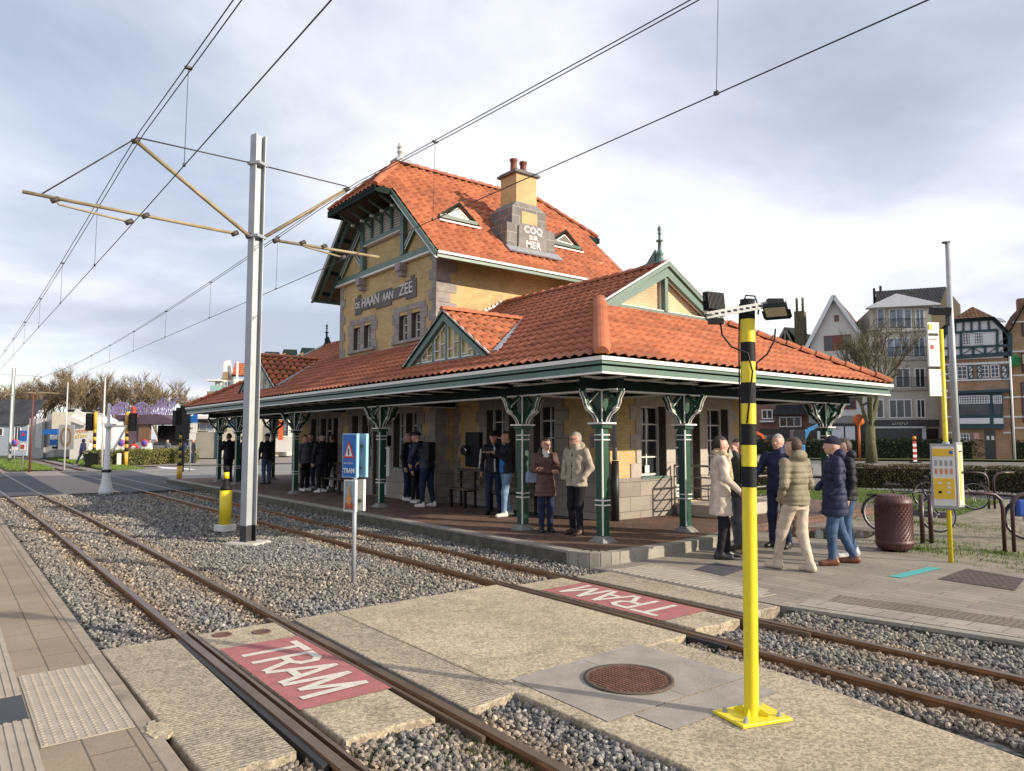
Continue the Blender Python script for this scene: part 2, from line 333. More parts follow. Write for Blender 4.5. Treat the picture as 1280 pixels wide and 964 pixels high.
def stones():
    ph = (1+5**.5)/2
    iv = np.array([(-1,ph,0),(1,ph,0),(-1,-ph,0),(1,-ph,0),(0,-1,ph),(0,1,ph),(0,-1,-ph),(0,1,-ph),(ph,0,-1),(ph,0,1),(-ph,0,-1),(-ph,0,1)])/1.9
    fi = np.array([(0,11,5),(0,5,1),(0,1,7),(0,7,10),(0,10,11),(1,5,9),(5,11,4),(11,10,2),(10,7,6),(7,1,8),(3,9,4),(3,4,2),(3,2,6),(3,6,8),(3,8,9),(4,9,5),(2,4,11),(6,2,10),(8,6,7),(9,8,1)])
    P = []
    for x0, x1, y0, y1, den in [(-27.3,-20,1.2,7.25,70),(-20,-14,1.2,7.25,260),(-14,-7.15,1.2,7.25,860),(-4.1,-.6,1.2,3.28,1800),(-4.25,-.4,5.2,7.2,1500),(-.4,1.5,5.2,7.2,300),(-4.2,.5,7.2,7.9,900)]:
        n = int((x1-x0)*(y1-y0)*den); x = RNG.uniform(x0, x1, n); y = RNG.uniform(y0, y1, n)
        ok = np.ones(n, bool)
        for ry in RAILY: ok &= np.abs(y-ry) > .055
        ok &= ~((y > 7.22) & (y > 7.22+(x+4.35)*.196-.05)); P.append(np.stack([x[ok], y[ok]], 1))
    P = np.concatenate(P); n = len(P); s = RNG.uniform(.011, .0235, n)*np.where(P[:, 0] < -14, 1.4, 1)
    near = np.min(np.abs(P[:, 1:2]-np.array(RAILY)[None]), 1); z = -.082 + RNG.uniform(0, .03, n) + .02*np.clip(near-.1, 0, .5)*2 + .012*np.sin(P[:, 0]*1.7)*np.sin(P[:, 1]*2.3)
    ax = RNG.uniform(.7, 1.25, (n, 1, 3)); V = iv[None]*ax*RNG.uniform(.78, 1.18, (n, 12, 1))
    q = RNG.normal(size=(n, 4)); q /= np.linalg.norm(q, axis=1, keepdims=True); a, b, c, d = q.T
    M = np.stack([1-2*(c*c+d*d), 2*(b*c-a*d), 2*(b*d+a*c), 2*(b*c+a*d), 1-2*(b*b+d*d), 2*(c*d-a*b), 2*(b*d-a*c), 2*(c*d+a*b), 1-2*(b*b+c*c)], 1).reshape(n, 3, 3)
    V = np.einsum('nij,nkj->nki', M, V)*s[:, None, None] + np.concatenate([P, z[:, None]], 1)[:, None]
    F = (fi[None] + (np.arange(n)*12)[:, None, None]).reshape(-1, 3)
    return V.reshape(-1, 3), F
def npmesh(name, V, F, mats, mi=None, smooth=False):
    me = bpy.data.meshes.new(name); nf, k = F.shape; me.vertices.add(len(V)); me.vertices.foreach_set('co', V.astype(np.float32).ravel())
    me.loops.add(nf*k); me.loops.foreach_set('vertex_index', F.astype(np.int32).ravel()); me.polygons.add(nf); me.polygons.foreach_set('loop_start', np.arange(0, nf*k, k, dtype=np.int32))
    me.polygons.foreach_set('loop_total', np.full(nf, k, np.int32))
    for m in (mats if isinstance(mats, (list, tuple)) else [mats]): me.materials.append(m)
    if mi is not None: me.polygons.foreach_set('material_index', mi.astype(np.int32))
    me.polygons.foreach_set('use_smooth', np.full(nf, smooth)); me.update(); me.validate(); return me
V_, F_ = stones(); me = npmesh('ballast_stones', V_, F_, BAL); o = bpy.data.objects.new('ballast_stones', me); COL.objects.link(o)
tag(o, 'loose grey crushed ballast stones between and beside the tram rails', 'gravel', kind='stuff')
# ---- tram tracks
RAILH = mat('worn_rail_head', (.17, .125, .09), .38, .2, 3, .2, 30, metal=.55); RAILR = mat('rusty_rail', (.20, .095, .04), .85, .35, 8, .4, 60)
RUB = mat('black_rail_rubber', (.02, .02, .02), .7, .2, 10)
for nm, ys, lab in (('near', (1.82, 2.75), 'rusty tram track nearest the camera, beside the left pavement'), ('far', (5.54, 6.50), 'rusty tram track running beside the station platform kerb')):
    t = empty('tram_track', (-6, sum(ys)/2, -.14), lab, 'tram track', 'metre gauge tram tracks through the stop')
    for ry in ys:
        mb = MB(); xs = [-150, -70, -46, -40, -34, -30, -26, -22, -18, 6]; B = bend if nm == 'near' else (lambda x: 0)
        for a, b in zip(xs[:-1], xs[1:]):
            ya, yb = ry+B(a), ry+B(b)
            for (w0, w1, z0, z1, m) in ((.033, .033, -.028, 0, 0), (.011, .011, -.11, -.028, 1), (.055, .055, -.135, -.11, 1)):
                mb.add([(a, ya-w0, z0), (b, yb-w0, z0), (b, yb+w0, z0), (a, ya+w0, z0), (a, ya-w1, z1), (b, yb-w1, z1), (b, yb+w1, z1), (a, ya+w1, z1)], [(4,5,6,7),(0,1,5,4),(2,3,7,6),(0,3,2,1)], m)
            mb.add([(a, ya-.034, -.029), (b, yb-.034, -.029), (b, yb-.034, -.004), (a, ya-.034, -.004), (a, ya+.034, -.029), (b, yb+.034, -.029), (b, yb+.034, -.004), (a, ya+.034, -.004)], [(0,1,2,3),(7,6,5,4)], 1)
        mb.build('rail', [RAILH, RAILR], t)
    mb = MB()                                       # rubber filled grooves where the slabs close round the rails, and a guard rail inside
    for i, ry in enumerate(ys):
        s = 1 if i == 0 else -1
        mb.box(-7.1, -3.9, ry-s*.040, ry-s*.085, -.14, -.012); mb.box(-7.3, -3.7, ry+s*.036, ry+s*.072, -.14, -.045, 0); mb.box(-7.35, -3.65, ry+s*.072, ry+s*.100, -.14, -.006, 1)
    mb.build('rail_groove', [RUB, RAILH], t)
    slp = 0
    for k in range(31):
        x = -7.6-k*.62; mb = MB()
        if x > -27: mb.box(x-.1, x+.1, ys[0]-.45+bend(x)*(nm == 'near'), ys[1]+.45+bend(x)*(nm == 'near'), -.2, -.099); mb.build('sleeper', mat('sleeper_concrete', (.15, .13, .11), .9, .3, 4), t)
# ---- concrete crossing between the two stops
def slab(pts, m, z=0., name='crossing_slab', th=.13):
    mb = MB(); mb.prism([(x, y, z) for x, y in pts], (0, 0, -th)); o = mb.build(name, m, None, bevel=.012); tag(o, kind='structure'); return o
def rag(x0, x1, y0, y1, rr=1):   # slab with a slightly crumbled right-hand end
    n = 7; return [(x0, y0)] + [(x1+random.uniform(-.03, .03), y0+(y1-y0)*(k+.5)/n) for k in range(n)] + [(x0, y1)]
slab(rag(-7.12, -4.12, 1.145, 1.735), SLABR); slab(rag(-7.12, -4.10, 1.924, 2.646), SLAB, -.001)
slab([(-7.12, 2.835), (-4.05, 2.835), (-4.12, 3.29), (-7.14, 3.29)], SLABR); slab([(-7.14, 3.30), (-4.30, 3.30), (-4.30, 5.1), (-4.32, 5.455), (-7.22, 5.455)], SLAB, .001)
slab(rag(-7.05, -4.38, 5.644, 6.396), SLAB, -.001); slab(rag(-6.98, -4.42, 6.585, 7.19), SLABR)
slab([(-4.29, 3.28), (-.3, 3.30), (4, 3.4), (4, 4.3), (1, 4.6), (-1.0, 4.78), (-3.1, 5.15), (-4.29, 5.17)], SLAB, .003, 'median_path')
# grey repair patch round the manhole, three dull panels
mb = MB()
for pts in ([(-4.34, 3.42), (-3.32, 3.40), (-3.30, 4.16), (-4.36, 4.16)], [(-4.36, 4.165), (-3.30, 4.165), (-3.28, 4.84), (-4.40, 4.86)], [(-3.295, 3.62), (-2.98, 3.62), (-2.95, 4.74), (-3.275, 4.74)]): mb.poly([(x, y, .0075) for x, y in pts])
tag(mb.build('repair_patch', REPAIR), kind='structure')
t = empty('manhole', (-3.79, 4.10, .008), 'round rusty brown manhole cover in the grey patch left of the yellow pole', 'manhole')
IRON = mat('rusty_cast_iron', (.135, .065, .045), .7, .3, 9, .4, 60, metal=.3)
mb = MB(); prof = [(.335, 0), (.335, .012), (.315, .014), (.312, .006), (.0, .006)]
mb.lathe([(.335, 0), (.335, .012), (.305, .013), (.300, .003)], (-3.79, 4.10, .008), 48); mb.build('frame', mat('worn_iron_ring', (.10, .07, .055), .7, .3, 10, metal=.3), t)
mb = MB(); mb.lathe([(.298, 0), (.298, .006)], (-3.79, 4.10, .008), 48)
for i in range(-8, 9):
    for j in range(-8, 9):
        x, y = i*.034, j*.034
        if math.hypot(x, y) < .28: mb.cbox((-3.79+x, 4.10+y, .0165), (.023, .023, .005), .2)
mb.build('cover', IRON, t)
# painted TRAM panels
REDP = mat('faded_red_road_paint', (.34, .115, .115), .88, .16, 7, .5, 120, dirt=.6, dirtc=(.25, .15, .125)); WHP = mat('worn_white_road_paint', (.56, .53, .46), .85, .12, 14, .5, 120, dirt=.45, dirtc=(.42, .36, .30))
for (x0, x1, y0, y1, s, lab) in ((-6.49, -4.73, 1.945, 2.63, 1, 'red painted panel lettered TRAM on the track nearest the camera'), (-6.62, -4.77, 5.67, 6.375, -1, 'red painted panel lettered TRAM upside down on the track beside the platform')):
    t = empty('road_marking', ((x0+x1)/2, (y0+y1)/2, .003), lab, 'road marking', 'red TRAM panels on the crossing')
    mb = MB(); mb.poly([(x0, y0, .004), (x1, y0, .004), (x1, y1, .004), (x0, y1, .004)]); mb.build('red_panel', REDP, t)
    mb = MB(); W_, HH = (x1-x0)*.80, (y1-y0)*.70; ox, oy = (x0+x1)/2, (y0+y1)/2; kk = [0]
    LET_ = {'T': [[(0, 1), (.78, 1)], [(.39, 1), (.39, 0)]], 'R': [[(.06, 0), (.06, 1)], [(.06, .97), (.48, .97), (.66, .86), (.66, .62), (.48, .50), (.06, .50)], [(.40, .5), (.72, 0)]], 'A': [[(0, 0), (.36, 1)], [(.36, 1), (.74, 0)], [(.14, .32), (.60, .32)]], 'M': [[(.03, 0), (.10, 1)], [(.10, 1), (.46, .12)], [(.46, .12), (.82, 1)], [(.82, 1), (.90, 0)]]}
    for ch, u0 in zip('TRAM', (0, .94, 1.80, 2.68)):
        for st in LET_[ch]:
            for (a, b), (c, d) in zip(st[:-1], st[1:]):
                P = Vector(((u0+a)/3.62-.5, b-.5)); Q = Vector(((u0+c)/3.62-.5, d-.5)); P = Vector((P.x*W_, P.y*HH)); Q = Vector((Q.x*W_, Q.y*HH)); e = (Q-P).normalized(); n_ = Vector((-e.y, e.x))*.033; e *= .02; kk[0] += 1; z = .0065+kk[0]*.0002
                mb.poly([(ox+s*v.x, oy+s*v.y, z) for v in (P-e-n_, Q+e-n_, Q+e+n_, P-e+n_)])
    mb.build('lettering', WHP, t)
# small rusty drain lids in the slab of the near track
for (x, y) in ((-6.83, 2.42), (-6.95, 2.1)):
    mb = MB(); mb.lathe([(.085, 0), (.085, .006), (.06, .006), (.06, .002)], (x, y, .0), 20); tag(mb.build('drain_lid', IRON), 'small rusty round lid at the edge of the near TRAM slab' if x > -6.9 else 'dark worn lid cut by the gravel edge of the near slab', 'drain')
# ---- left pavement with tactile paving
sheet('left_pavement', [(-46, -8), (5, -8), (5, 1.036), (-18, 1.036), (-46, .83)], 0, PAVE_L, .2)
mb = MB()
for k in range(49): x0 = 4-k*1.0; f = lambda x: .0 if x > -18 else -.012*(-18-x)*.6; mb.prism([(x0-.994, 1.04+f(x0-.99), .002), (x0, 1.04+f(x0), .002), (x0, 1.135+f(x0), .002), (x0-.994, 1.135+f(x0-.99), .002)], (0, 0, -.2))
tag(mb.build('left_kerb', mat('brown_kerb_concrete', (.27, .225, .175), .88, .15, 3, .3, 60, dirt=.35), bevel=.008), kind='structure')
STUD = mat('tactile_concrete', (.34, .30, .24), .88, .12, 6, .25, 80, dirt=.3, dirtc=(.22, .19, .15))
t = empty('tactile_panel', (-5.9, .78, .001), 'pale studded tactile tiles beside the left end of the crossing', 'tactile paving')
mb = MB()
for i in range(4):
    for j in range(1): mb.box(-6.70+i*.40, -6.305+i*.40, .535, 1.03, .0, .006)
for i in range(31):
    for j in range(9): mb.lathe([(.014, 0), (.010, .005)], (-6.67+i*.0513, .56+j*.055, .006), 7)
mb.build('studded_tiles', STUD, t)
t = empty('guidance_strip', (-8, .36, .001), 'long ribbed guidance paving strip running along the left pavement', 'tactile paving')
mb = MB(); mb.box(-20, -6.22, .22, .52, 0, .004); mb.box(-5.66, 3, .22, .52, 0, .004)
for k in range(6):
    y = .245+k*.05; mb.box(-20, -6.22, y-.012, y+.012, .004, .010); mb.box(-5.66, 3, y-.012, y+.012, .004, .010)
mb.build('ribbed_tiles', STUD, t); mb = MB(); mb.box(-6.21, -5.67, .22, .52, 0, .007); mb.build('dark_plate', mat('black_rubber_plate', (.035, .036, .042), .6, .2, 8), t)
# broken bit of kerb
mb = MB()
for k in range(16):
    a = random.uniform(0, 6.28); r_ = random.uniform(0, .12); mb.cbox((-4.95+r_*math.cos(a)*1.3, 1.13+r_*math.sin(a)*.5, .0), (random.uniform(.03, .09), random.uniform(.03, .07), .022), random.uniform(0, 3), tilt=(random.uniform(-.2, .2), 'X'))
tag(mb.build('rubble', mat('broken_mortar', (.34, .29, .21), .95, .3, 20, .5, 60)), 'broken kerb rubble between the studded tiles and the slab', 'rubble', kind='stuff')
# ---- brick platform of the station with its kerb
sheet('station_platform', [(-31.6, 7.42), (-21, 7.42), (-8.15, 7.42), (-7.62, 7.7), (-7.55, 8.2), (-7.6, 10.2), (-8.05, 12.0), (-8.3, 18.5), (-33, 18.5)], .155, PAVE_B, .30)
mb = MB()
def kerbrun(pts, w_, z, th, step=1.0):
    for (a, b) in zip(pts[:-1], pts[1:]):
        a, b = Vector((*a, 0)), Vector((*b, 0)); Ln = (b-a).length; n = max(1, round(Ln/step)); d = (b-a)/Ln; s = Vector((-d.y, d.x, 0))*w_
        for i in range(n):
            p = a+d*(Ln*i/n+.004); q = a+d*(Ln*(i+1)/n-.004); zz = z; mb.prism([(p.x, p.y, zz), (q.x, q.y, zz), (q.x+s.x, q.y+s.y, zz), (p.x+s.x, p.y+s.y, zz)], (0, 0, -th))
arc = [(-7.85+.55*math.cos(a), 7.75+.5*math.sin(a)) for a in np.linspace(-PI/2, 0, 6)]
kerbrun([(-31.8, 7.24), (-8.2, 7.25)], .19, .168, .32); kerbrun([(-8.2, 7.25)]+arc, .2, .168, .32, .3); kerbrun([arc[-1], (-7.32, 9.0), (-7.42, 10.2), (-7.9, 12.0)], .2, .166, .32)
tag(mb.build('platform_kerb', KERB, bevel=.008), kind='structure')
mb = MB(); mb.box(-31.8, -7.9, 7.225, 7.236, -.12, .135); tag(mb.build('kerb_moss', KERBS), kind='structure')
# ---- right pavement
RP = [(-7.3, 7.2), (-4.36, 7.2), (-2.0, 7.66), (4.5, 8.95), (4.5, 10.2), (-.9, 10.5), (-3.3, 11.25), (-5.4, 12.0), (-6.3, 14.6), (-8.6, 16.2), (-9, 12), (-7.6, 10.2), (-7.3, 8)]
sheet('right_pavement', RP, -.002, PAVE_R, .25)
mb = MB(); kerbrun([(-4.36, 7.19), (-2.0, 7.65), (4.4, 8.92)], .13, .006, .3, .98); tag(mb.build('pavement_kerb', KERB, bevel=.006), kind='structure')
mb = MB(); mb.prism([(-4.35, 7.175, -.03), (4.4, 8.905, -.03), (4.4, 8.915, -.03), (-4.35, 7.186, -.03)], (0, 0, -.2)); tag(mb.build('kerb_moss', KERBS), kind='structure')
def strip(a, b, off0, off1, z, name, m, **k):
    a = Vector((*a, 0)); b = Vector((*b, 0)); d = (b-a).normalized(); s = Vector((-d.y, d.x, 0)); P = [a+s*off0, b+s*off0, b+s*off1, a+s*off1]
    mb = MB(); mb.poly([(p.x, p.y, z) for p in P]); return tag(mb.build(name, m), **k)
strip((-4.3, 7.2), (4.4, 8.9), .16, .55, .003, 'pale_tile_band', PAVE_S, kind='structure')
strip((-4.1, 7.24), (4.4, 8.9), .56, .96, .003, 'darker_tile_band', brickmat('ribbed_brown_tiles', (.20, .165, .13), (.17, .14, .11), (.10, .085, .07), .06, .3, .008, bump=.5, stain=.3), kind='structure')
t = empty('tactile_panel', (-6.2, 7.6, .001), 'ribbed tactile strip in the pavement beside the platform corner', 'tactile paving')
mb = MB(); mb.prism([(-7.1, 7.24, .004), (-4.75, 7.24, .004), (-4.95, 7.80, .004), (-6.85, 8.15, .004)], (0, 0, -.004))
for k in range(24):
    x = -6.98+k*.095; ln = .78-.018*k; mb.beam((x, 7.26, .007), (x+.04, 7.26+ln, .007), .032, .007)
mb.build('ribbed_tiles', mat('worn_tactile_concrete', (.30, .27, .225), .9, .15, 6, .3, 80, dirt=.3, dirtc=(.15, .13, .11)), t)
mb = MB(); mb.poly([(x, y, .004) for x, y in ((-6.35, 8.2), (-5.8, 8.12), (-5.95, 8.85), (-6.5, 8.9))]); tag(mb.build('cable_cover', mat('dark_grey_cover', (.06, .06, .065), .7, .25, 6, .3, 60)), 'dark grey square cable cover in the pavement by the scarf man', 'cover')
mb = MB(); mb.poly([(x, y, .004) for x, y in ((-4.46, 9.78), (-4.30, 9.80), (-4.26, 10.95), (-4.42, 10.95))]); tag(mb.build('tape_mark', mat('turquoise_tape', (.06, .36, .34), .7, .15, 20, dirt=.2)), 'turquoise painted stripe on the right pavement', 'tape mark')
mb = MB(); mb.poly([(x, y, .004) for x, y in ((-3.98, 10.1), (-3.12, 10.05), (-3.3, 11.0), (-4.04, 11.2))]); tag(mb.build('cobble_patch', brickmat('dark_cobbles', (.10, .07, .06), (.075, .055, .05), (.04, .035, .03), .09, .09, .012, bump=.8)), kind='structure')
# gravel yard with the bicycles, lawn, puddle
yard = [(-8.6, 15.9), (-6.3, 14.5), (-5.4, 12.0), (-3.3, 11.2), (-.9, 10.45), (4.5, 10.15), (30, 8), (30, 30), (-8, 24.8), (-16, 22)]
sheet('gravel_yard', yard, -.012, EARTH, .1)
lawn = [(-12.5, 19.4), (-8.9, 18.2), (-6.9, 18.8), (-7.6, 24.0), (-13.5, 26.3), (-17, 25)]
sheet('lawn', lawn, -.004, GRASSG)
mb = MB(); mb.poly([(x, y, .005) for x, y in ((-8.4, 12.9), (-7.5, 12.3), (-6.75, 12.5), (-6.35, 13.2), (-6.6, 14.2), (-7.6, 14.1), (-8.2, 13.6))])
PUD = NT('puddle_water'); tag(mb.build('puddle', PUD.fin((.03, .028, .02), .04, 0, .7)), kind='structure')
# low stone edging of the lawn
mb = MB()
for k in range(26): p = Vector((-12.4+k*.22, 19.15-k*.045+.02*math.sin(k), 0)); mb.cbox((p.x, p.y, .05), (.19, .12, .16), random.uniform(-.3, .3), tilt=(random.uniform(-.2, .2), 'X'))
tag(mb.build('stone_edging', DSTONE, bevel=.02), 'low row of grey stones edging the small lawn', 'edging')
# grass blades on the lawn and weeds
def blades(pts, h, w_, col, name, lab):
    n = len(pts); P = np.array(pts); hh = RNG.uniform(.5, 1.2, n)*h; a = RNG.uniform(0, 6.28, n); ln = RNG.normal(0, .35, (n, 2))*hh[:, None]
    d = np.stack([np.cos(a), np.sin(a)], 1)*w_/2; V = np.zeros((n, 3, 3)); V[:, 0, :2] = P[:, :2]-d; V[:, 1, :2] = P[:, :2]+d; V[:, 2, :2] = P[:, :2]+ln; V[:, :2, 2] = P[:, 2:3]; V[:, 2, 2] = P[:, 2]+hh
    me = npmesh(name, V.reshape(-1, 3), np.arange(n*3).reshape(-1, 3), col); o = bpy.data.objects.new(name, me); COL.objects.link(o); tag(o, lab, 'grass', kind='stuff')
def inpoly(x, y, poly):
    c = False; j = len(poly)-1
    for i in range(len(poly)):
        if (poly[i][1] > y) != (poly[j][1] > y) and x < (poly[j][0]-poly[i][0])*(y-poly[i][1])/(poly[j][1]-poly[i][1])+poly[i][0]: c = not c
        j = i
    return c
def leafmat(name, stops, rough=.7):
    t = NT(name); g = t.new('NewGeometry'); col = t.ramp(g.outputs['Random Per Island'], stops); return t.fin(col, rough, 0, .3)
GBL = leafmat('grass_blades', [(0, (.07, .13, .02)), (.5, (.12, .20, .035)), (1, (.19, .22, .06))])
pts = [(x, y, -.004) for x, y in zip(RNG.uniform(-17, -6.5, 60000), RNG.uniform(18, 26.5, 60000)) if inpoly(x, y, lawn)]
blades(pts, .05, .012, GBL, 'lawn_grass', 'short green grass of the small lawn behind the waste bin')
pts = []
for cx_, cy_, r1, n in ((-5.2, 12.6, .9, 1200), (-4.3, 13.2, .7, 900), (-3.0, 12.2, .9, 900), (-1.5, 12.6, 1.0, 700), (-5.6, 13.8, .6, 500), (-6.5, 16.6, 1.4, 1500), (-9, 17.4, 1.2, 900), (-3.5, 15.4, 1.2, 500)):
    for _ in range(n): a = random.uniform(0, 6.28); q = r1*abs(random.gauss(0, .6)); pts.append((cx_+q*math.cos(a)*1.6, cy_+q*math.sin(a)*.7, -.01))
blades(pts, .045, .012, GBL, 'yard_weeds', 'patchy grass and weeds in the pale gravel of the bicycle yard')
pts = []
for _ in range(2600):
    ry = random.choice((1.95, 2.6, 2.7)); x = random.choice((random.gauss(-3.6, .35), random.gauss(-7.5, .3) if random.random() < .4 else random.gauss(-3.5, .4))); pts.append((x, random.gauss(ry, .12), -.08))
blades(pts, .05, .010, leafmat('moss_tufts', [(0, (.06, .08, .015)), (1, (.12, .13, .04))]), 'ballast_weeds', 'small mossy weeds in the ballast at the ends of the near slabs')
# ---- the street that crosses the tracks at the left and runs behind the station
sheet('cross_street', [(-46.5, -9), (-27.6, -9), (-27.6, 1.6), (-27.3, 7.25), (-32.2, 7.3), (-33.2, 8.3), (-34.0, 20), (-34, 60), (-54, 60), (-48, 12), (-46.3, 7.6)], -.010, ROADL, .12)
mb = MB()
for x0, x1, x2, x3, y0, y1 in ((-46.4, -27.5, -27.5, -46.4, -8, 1.25),): mb.poly([(-46.4, y0, .0), (-27.5, y0, .0), (-27.5, 3.2, .0), (-46.4, 3.5, .0)]); mb.poly([(-45.6, 5.0, .0), (-27.3, 4.85, .0), (-27.2, 7.2, .0), (-32.5, 7.25, .0), (-33.2, 8.2, 0), (-45.6, 8.4, .0)])
mb.v = [(a_, b_, -.004) for a_, b_, c_ in mb.v]; tag(mb.build('dark_asphalt_bands', ASPHD), kind='structure')
mb = MB(); mb.poly([(-46.4, 3.5, .0), (-27.5, 3.2, .0), (-27.3, 4.85, .0), (-45.6, 5.0, .0)]); mb.v = [(a_, b_, -.004) for a_, b_, c_ in mb.v]; tag(mb.build('tan_asphalt_band', TAN), kind='structure')
mb = MB(); mb.poly([G(196, 583), G(203, 586), G(247, 588), G(236, 585.5)]) ; mb.v = [(x, y, .004) for x, y, z in mb.v]; tag(mb.build('road_line', LINE), kind='structure')
mb = MB(); mb.poly([(x, y, .004) for x, y in ((-34.4, 13), (-34.2, 13), (-35, 40), (-35.2, 40))]); tag(mb.build('road_line', LINE), kind='structure')
# grass verges past the crossing, left
def stripx(x0, x1, y0, y1, z, name, m): return sheet(name, [(x0, y0), (x1, y0), (x1, y1), (x0, y1)], z, m)
stripx(-160, -46.6, 7.6, 9.6, -.06, 'grass_verge', GRASSG); stripx(-160, -50, 3.0, 5.4, -.05, 'grass_verge', GRASSG); stripx(-160, -46.6, -10, 1.2, -.06, 'grass_verge', GRASSG)
stripx(-160, -54, 9.7, 120, -.08, 'fairground_paving', mat('fair_paving', (.22, .20, .17), .9, .15, 1))
pts = [(x, y, -.06) for x, y in zip(RNG.uniform(-95, -46.8, 26000), RNG.uniform(7.7, 9.5, 26000))] + [(x, y, -.05) for x, y in zip(RNG.uniform(-75, -50, 9000), RNG.uniform(3.1, 5.3, 9000))]
blades(pts, .16, .05, GBL, 'verge_grass', 'long green grass beside the tram tracks past the crossing')
# far road on the right with its verge
sheet('far_road', [(-60, 36), (40, 30), (40, 39), (-60, 52)], -.006, ROADL, .05)
# ============================================================ THE STATION
class Fr:                                   # axis-aligned wall frame: u along the wall, w outwards, v up
    def __init__(s, kind, pos): s.k = kind; s.p = pos
    def P(s, u, w, v):
        return {'F': (u, s.p-w, v), 'R': (s.p+w, u, v), 'B': (-u, s.p+w, v), 'L': (s.p-w, -u, v)}[s.k]
    def box(s, mb, u0, u1, w0, w1, v0, v1, m=0):
        a, b = s.P(u0, w0, v0), s.P(u1, w1, v1); return mb.box(a[0], b[0], a[1], b[1], a[2], b[2], m)
    def poly(s, mb, pts, m=0): return mb.poly([s.P(*p) for p in pts], m)
    def prism(s, mb, pts, w0, w1, m=0):
        a = s.P(0, w0, 0); b = s.P(0, w1, 0); return mb.prism([s.P(u, w0, v) for u, v in pts], Vector(b)-Vector(a), m)
    def wall(s, mb, u0, u1, v0, v1, ops, depth=.25, m=0, rm=1):
        us = sorted({u0, u1, *[o[0] for o in ops], *[o[1] for o in ops]}); vs = sorted({v0, v1, *[o[2] for o in ops], *[o[3] for o in ops]})
        us = [u for u in us if u0 <= u <= u1]; vs = [v for v in vs if v0 <= v <= v1]
        for a, b in zip(us[:-1], us[1:]):
            for c, d in zip(vs[:-1], vs[1:]):
                mu, mv = (a+b)/2, (c+d)/2
                if not any(o[0] < mu < o[1] and o[2] < mv < o[3] for o in ops): s.poly(mb, [(a,0,c),(b,0,c),(b,0,d),(a,0,d)], m)
        for o in ops:
            a, b, c, d = o[:4]
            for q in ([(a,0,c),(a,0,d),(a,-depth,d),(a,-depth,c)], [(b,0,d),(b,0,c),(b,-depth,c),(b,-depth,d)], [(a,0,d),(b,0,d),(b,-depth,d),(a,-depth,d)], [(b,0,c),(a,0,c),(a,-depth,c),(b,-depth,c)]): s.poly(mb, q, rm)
def tiles(name, polys, u, mt, parent, tw=.225, tc_=.31, amp=.028, lift=.03, off=0., stp=.034):
    u = Vector(u).normalized(); P0 = [Vector(p) for p in polys[0]]; n = (P0[1]-P0[0]).cross(P0[2]-P0[0]).normalized()
    if n.z < 0: n = -n
    v = n.cross(u).normalized()
    if v.z < 0: v = -v
    low = min((Vector(p) for q in polys for p in q), key=lambda p: p.dot(v)); bm = bmesh.new(); uvl = bm.loops.layers.uv.new('UVMap')
    for q in polys:
        q = [Vector(p) for p in q]; us = [(p-low).dot(u) for p in q]; vs = [(p-low).dot(v) for p in q]
        i0, i1 = math.floor(min(us)/tw)-1, math.ceil(max(us)/tw)+1; j0, j1 = math.floor(min(vs)/tc_)-1, math.ceil(max(vs)/tc_)+1
        b2 = bmesh.new(); l2 = b2.loops.layers.uv.new('UVMap'); K = 6
        prof = [amp*(math.cos(2*PI*k/K)*.75 + .25*math.sin(4*PI*k/K)) for k in range(K+1)]
        for j in range(j0, j1):
            rows = []
            for fj, hj in ((0, stp), (.97, .004), (1.0, .0)):
                rows.append([b2.verts.new(low + u*((i+k/K)*tw) + v*((j+fj)*tc_) + n*(lift+hj+prof[k]+random.uniform(-.001, .001))) for i in range(i0, i1) for k in range(K)])
            base = [b2.verts.new(low + u*((i+k/K)*tw) + v*(j*tc_-.004) + n*(lift-.012+prof[k])) for i in range(i0, i1) for k in range(K)]
            for r0, r1, fa, fb in ((base, rows[0], 0, .02), (rows[0], rows[1], .02, .97)):
                for c in range(len(r0)-1):
                    f = b2.faces.new((r0[c], r0[c+1], r1[c+1], r1[c])); uu = (c/K)+i0+.001
                    for lp, (x, y) in zip(f.loops, ((uu, j+fa), (uu+.16, j+fa), (uu+.16, j+fb), (uu, j+fb))): lp[l2].uv = (x+1000-1/K*.0, y+1000)
                    f.smooth = fa > 0
        c0 = sum(q, Vector())/len(q)
        for a, b in zip(q, q[1:]+q[:1]):
            e = (b-a).normalized(); pn = e.cross(n)
            if pn.dot(c0-a) > 0: pn = -pn
            bmesh.ops.bisect_plane(b2, geom=b2.verts[:]+b2.edges[:]+b2.faces[:], plane_co=a, plane_no=pn, clear_outer=True)
        me_ = bpy.data.meshes.new('t'); b2.to_mesh(me_); b2.free(); bm.from_mesh(me_); bpy.data.meshes.remove(me_)
    me = bpy.data.meshes.new(name); bm.to_mesh(me); bm.free(); me.materials.append(mt)
    V = np.empty(len(me.vertices)*3); me.vertices.foreach_get('co', V)
    return link(name, me, V.reshape(-1, 3), parent)
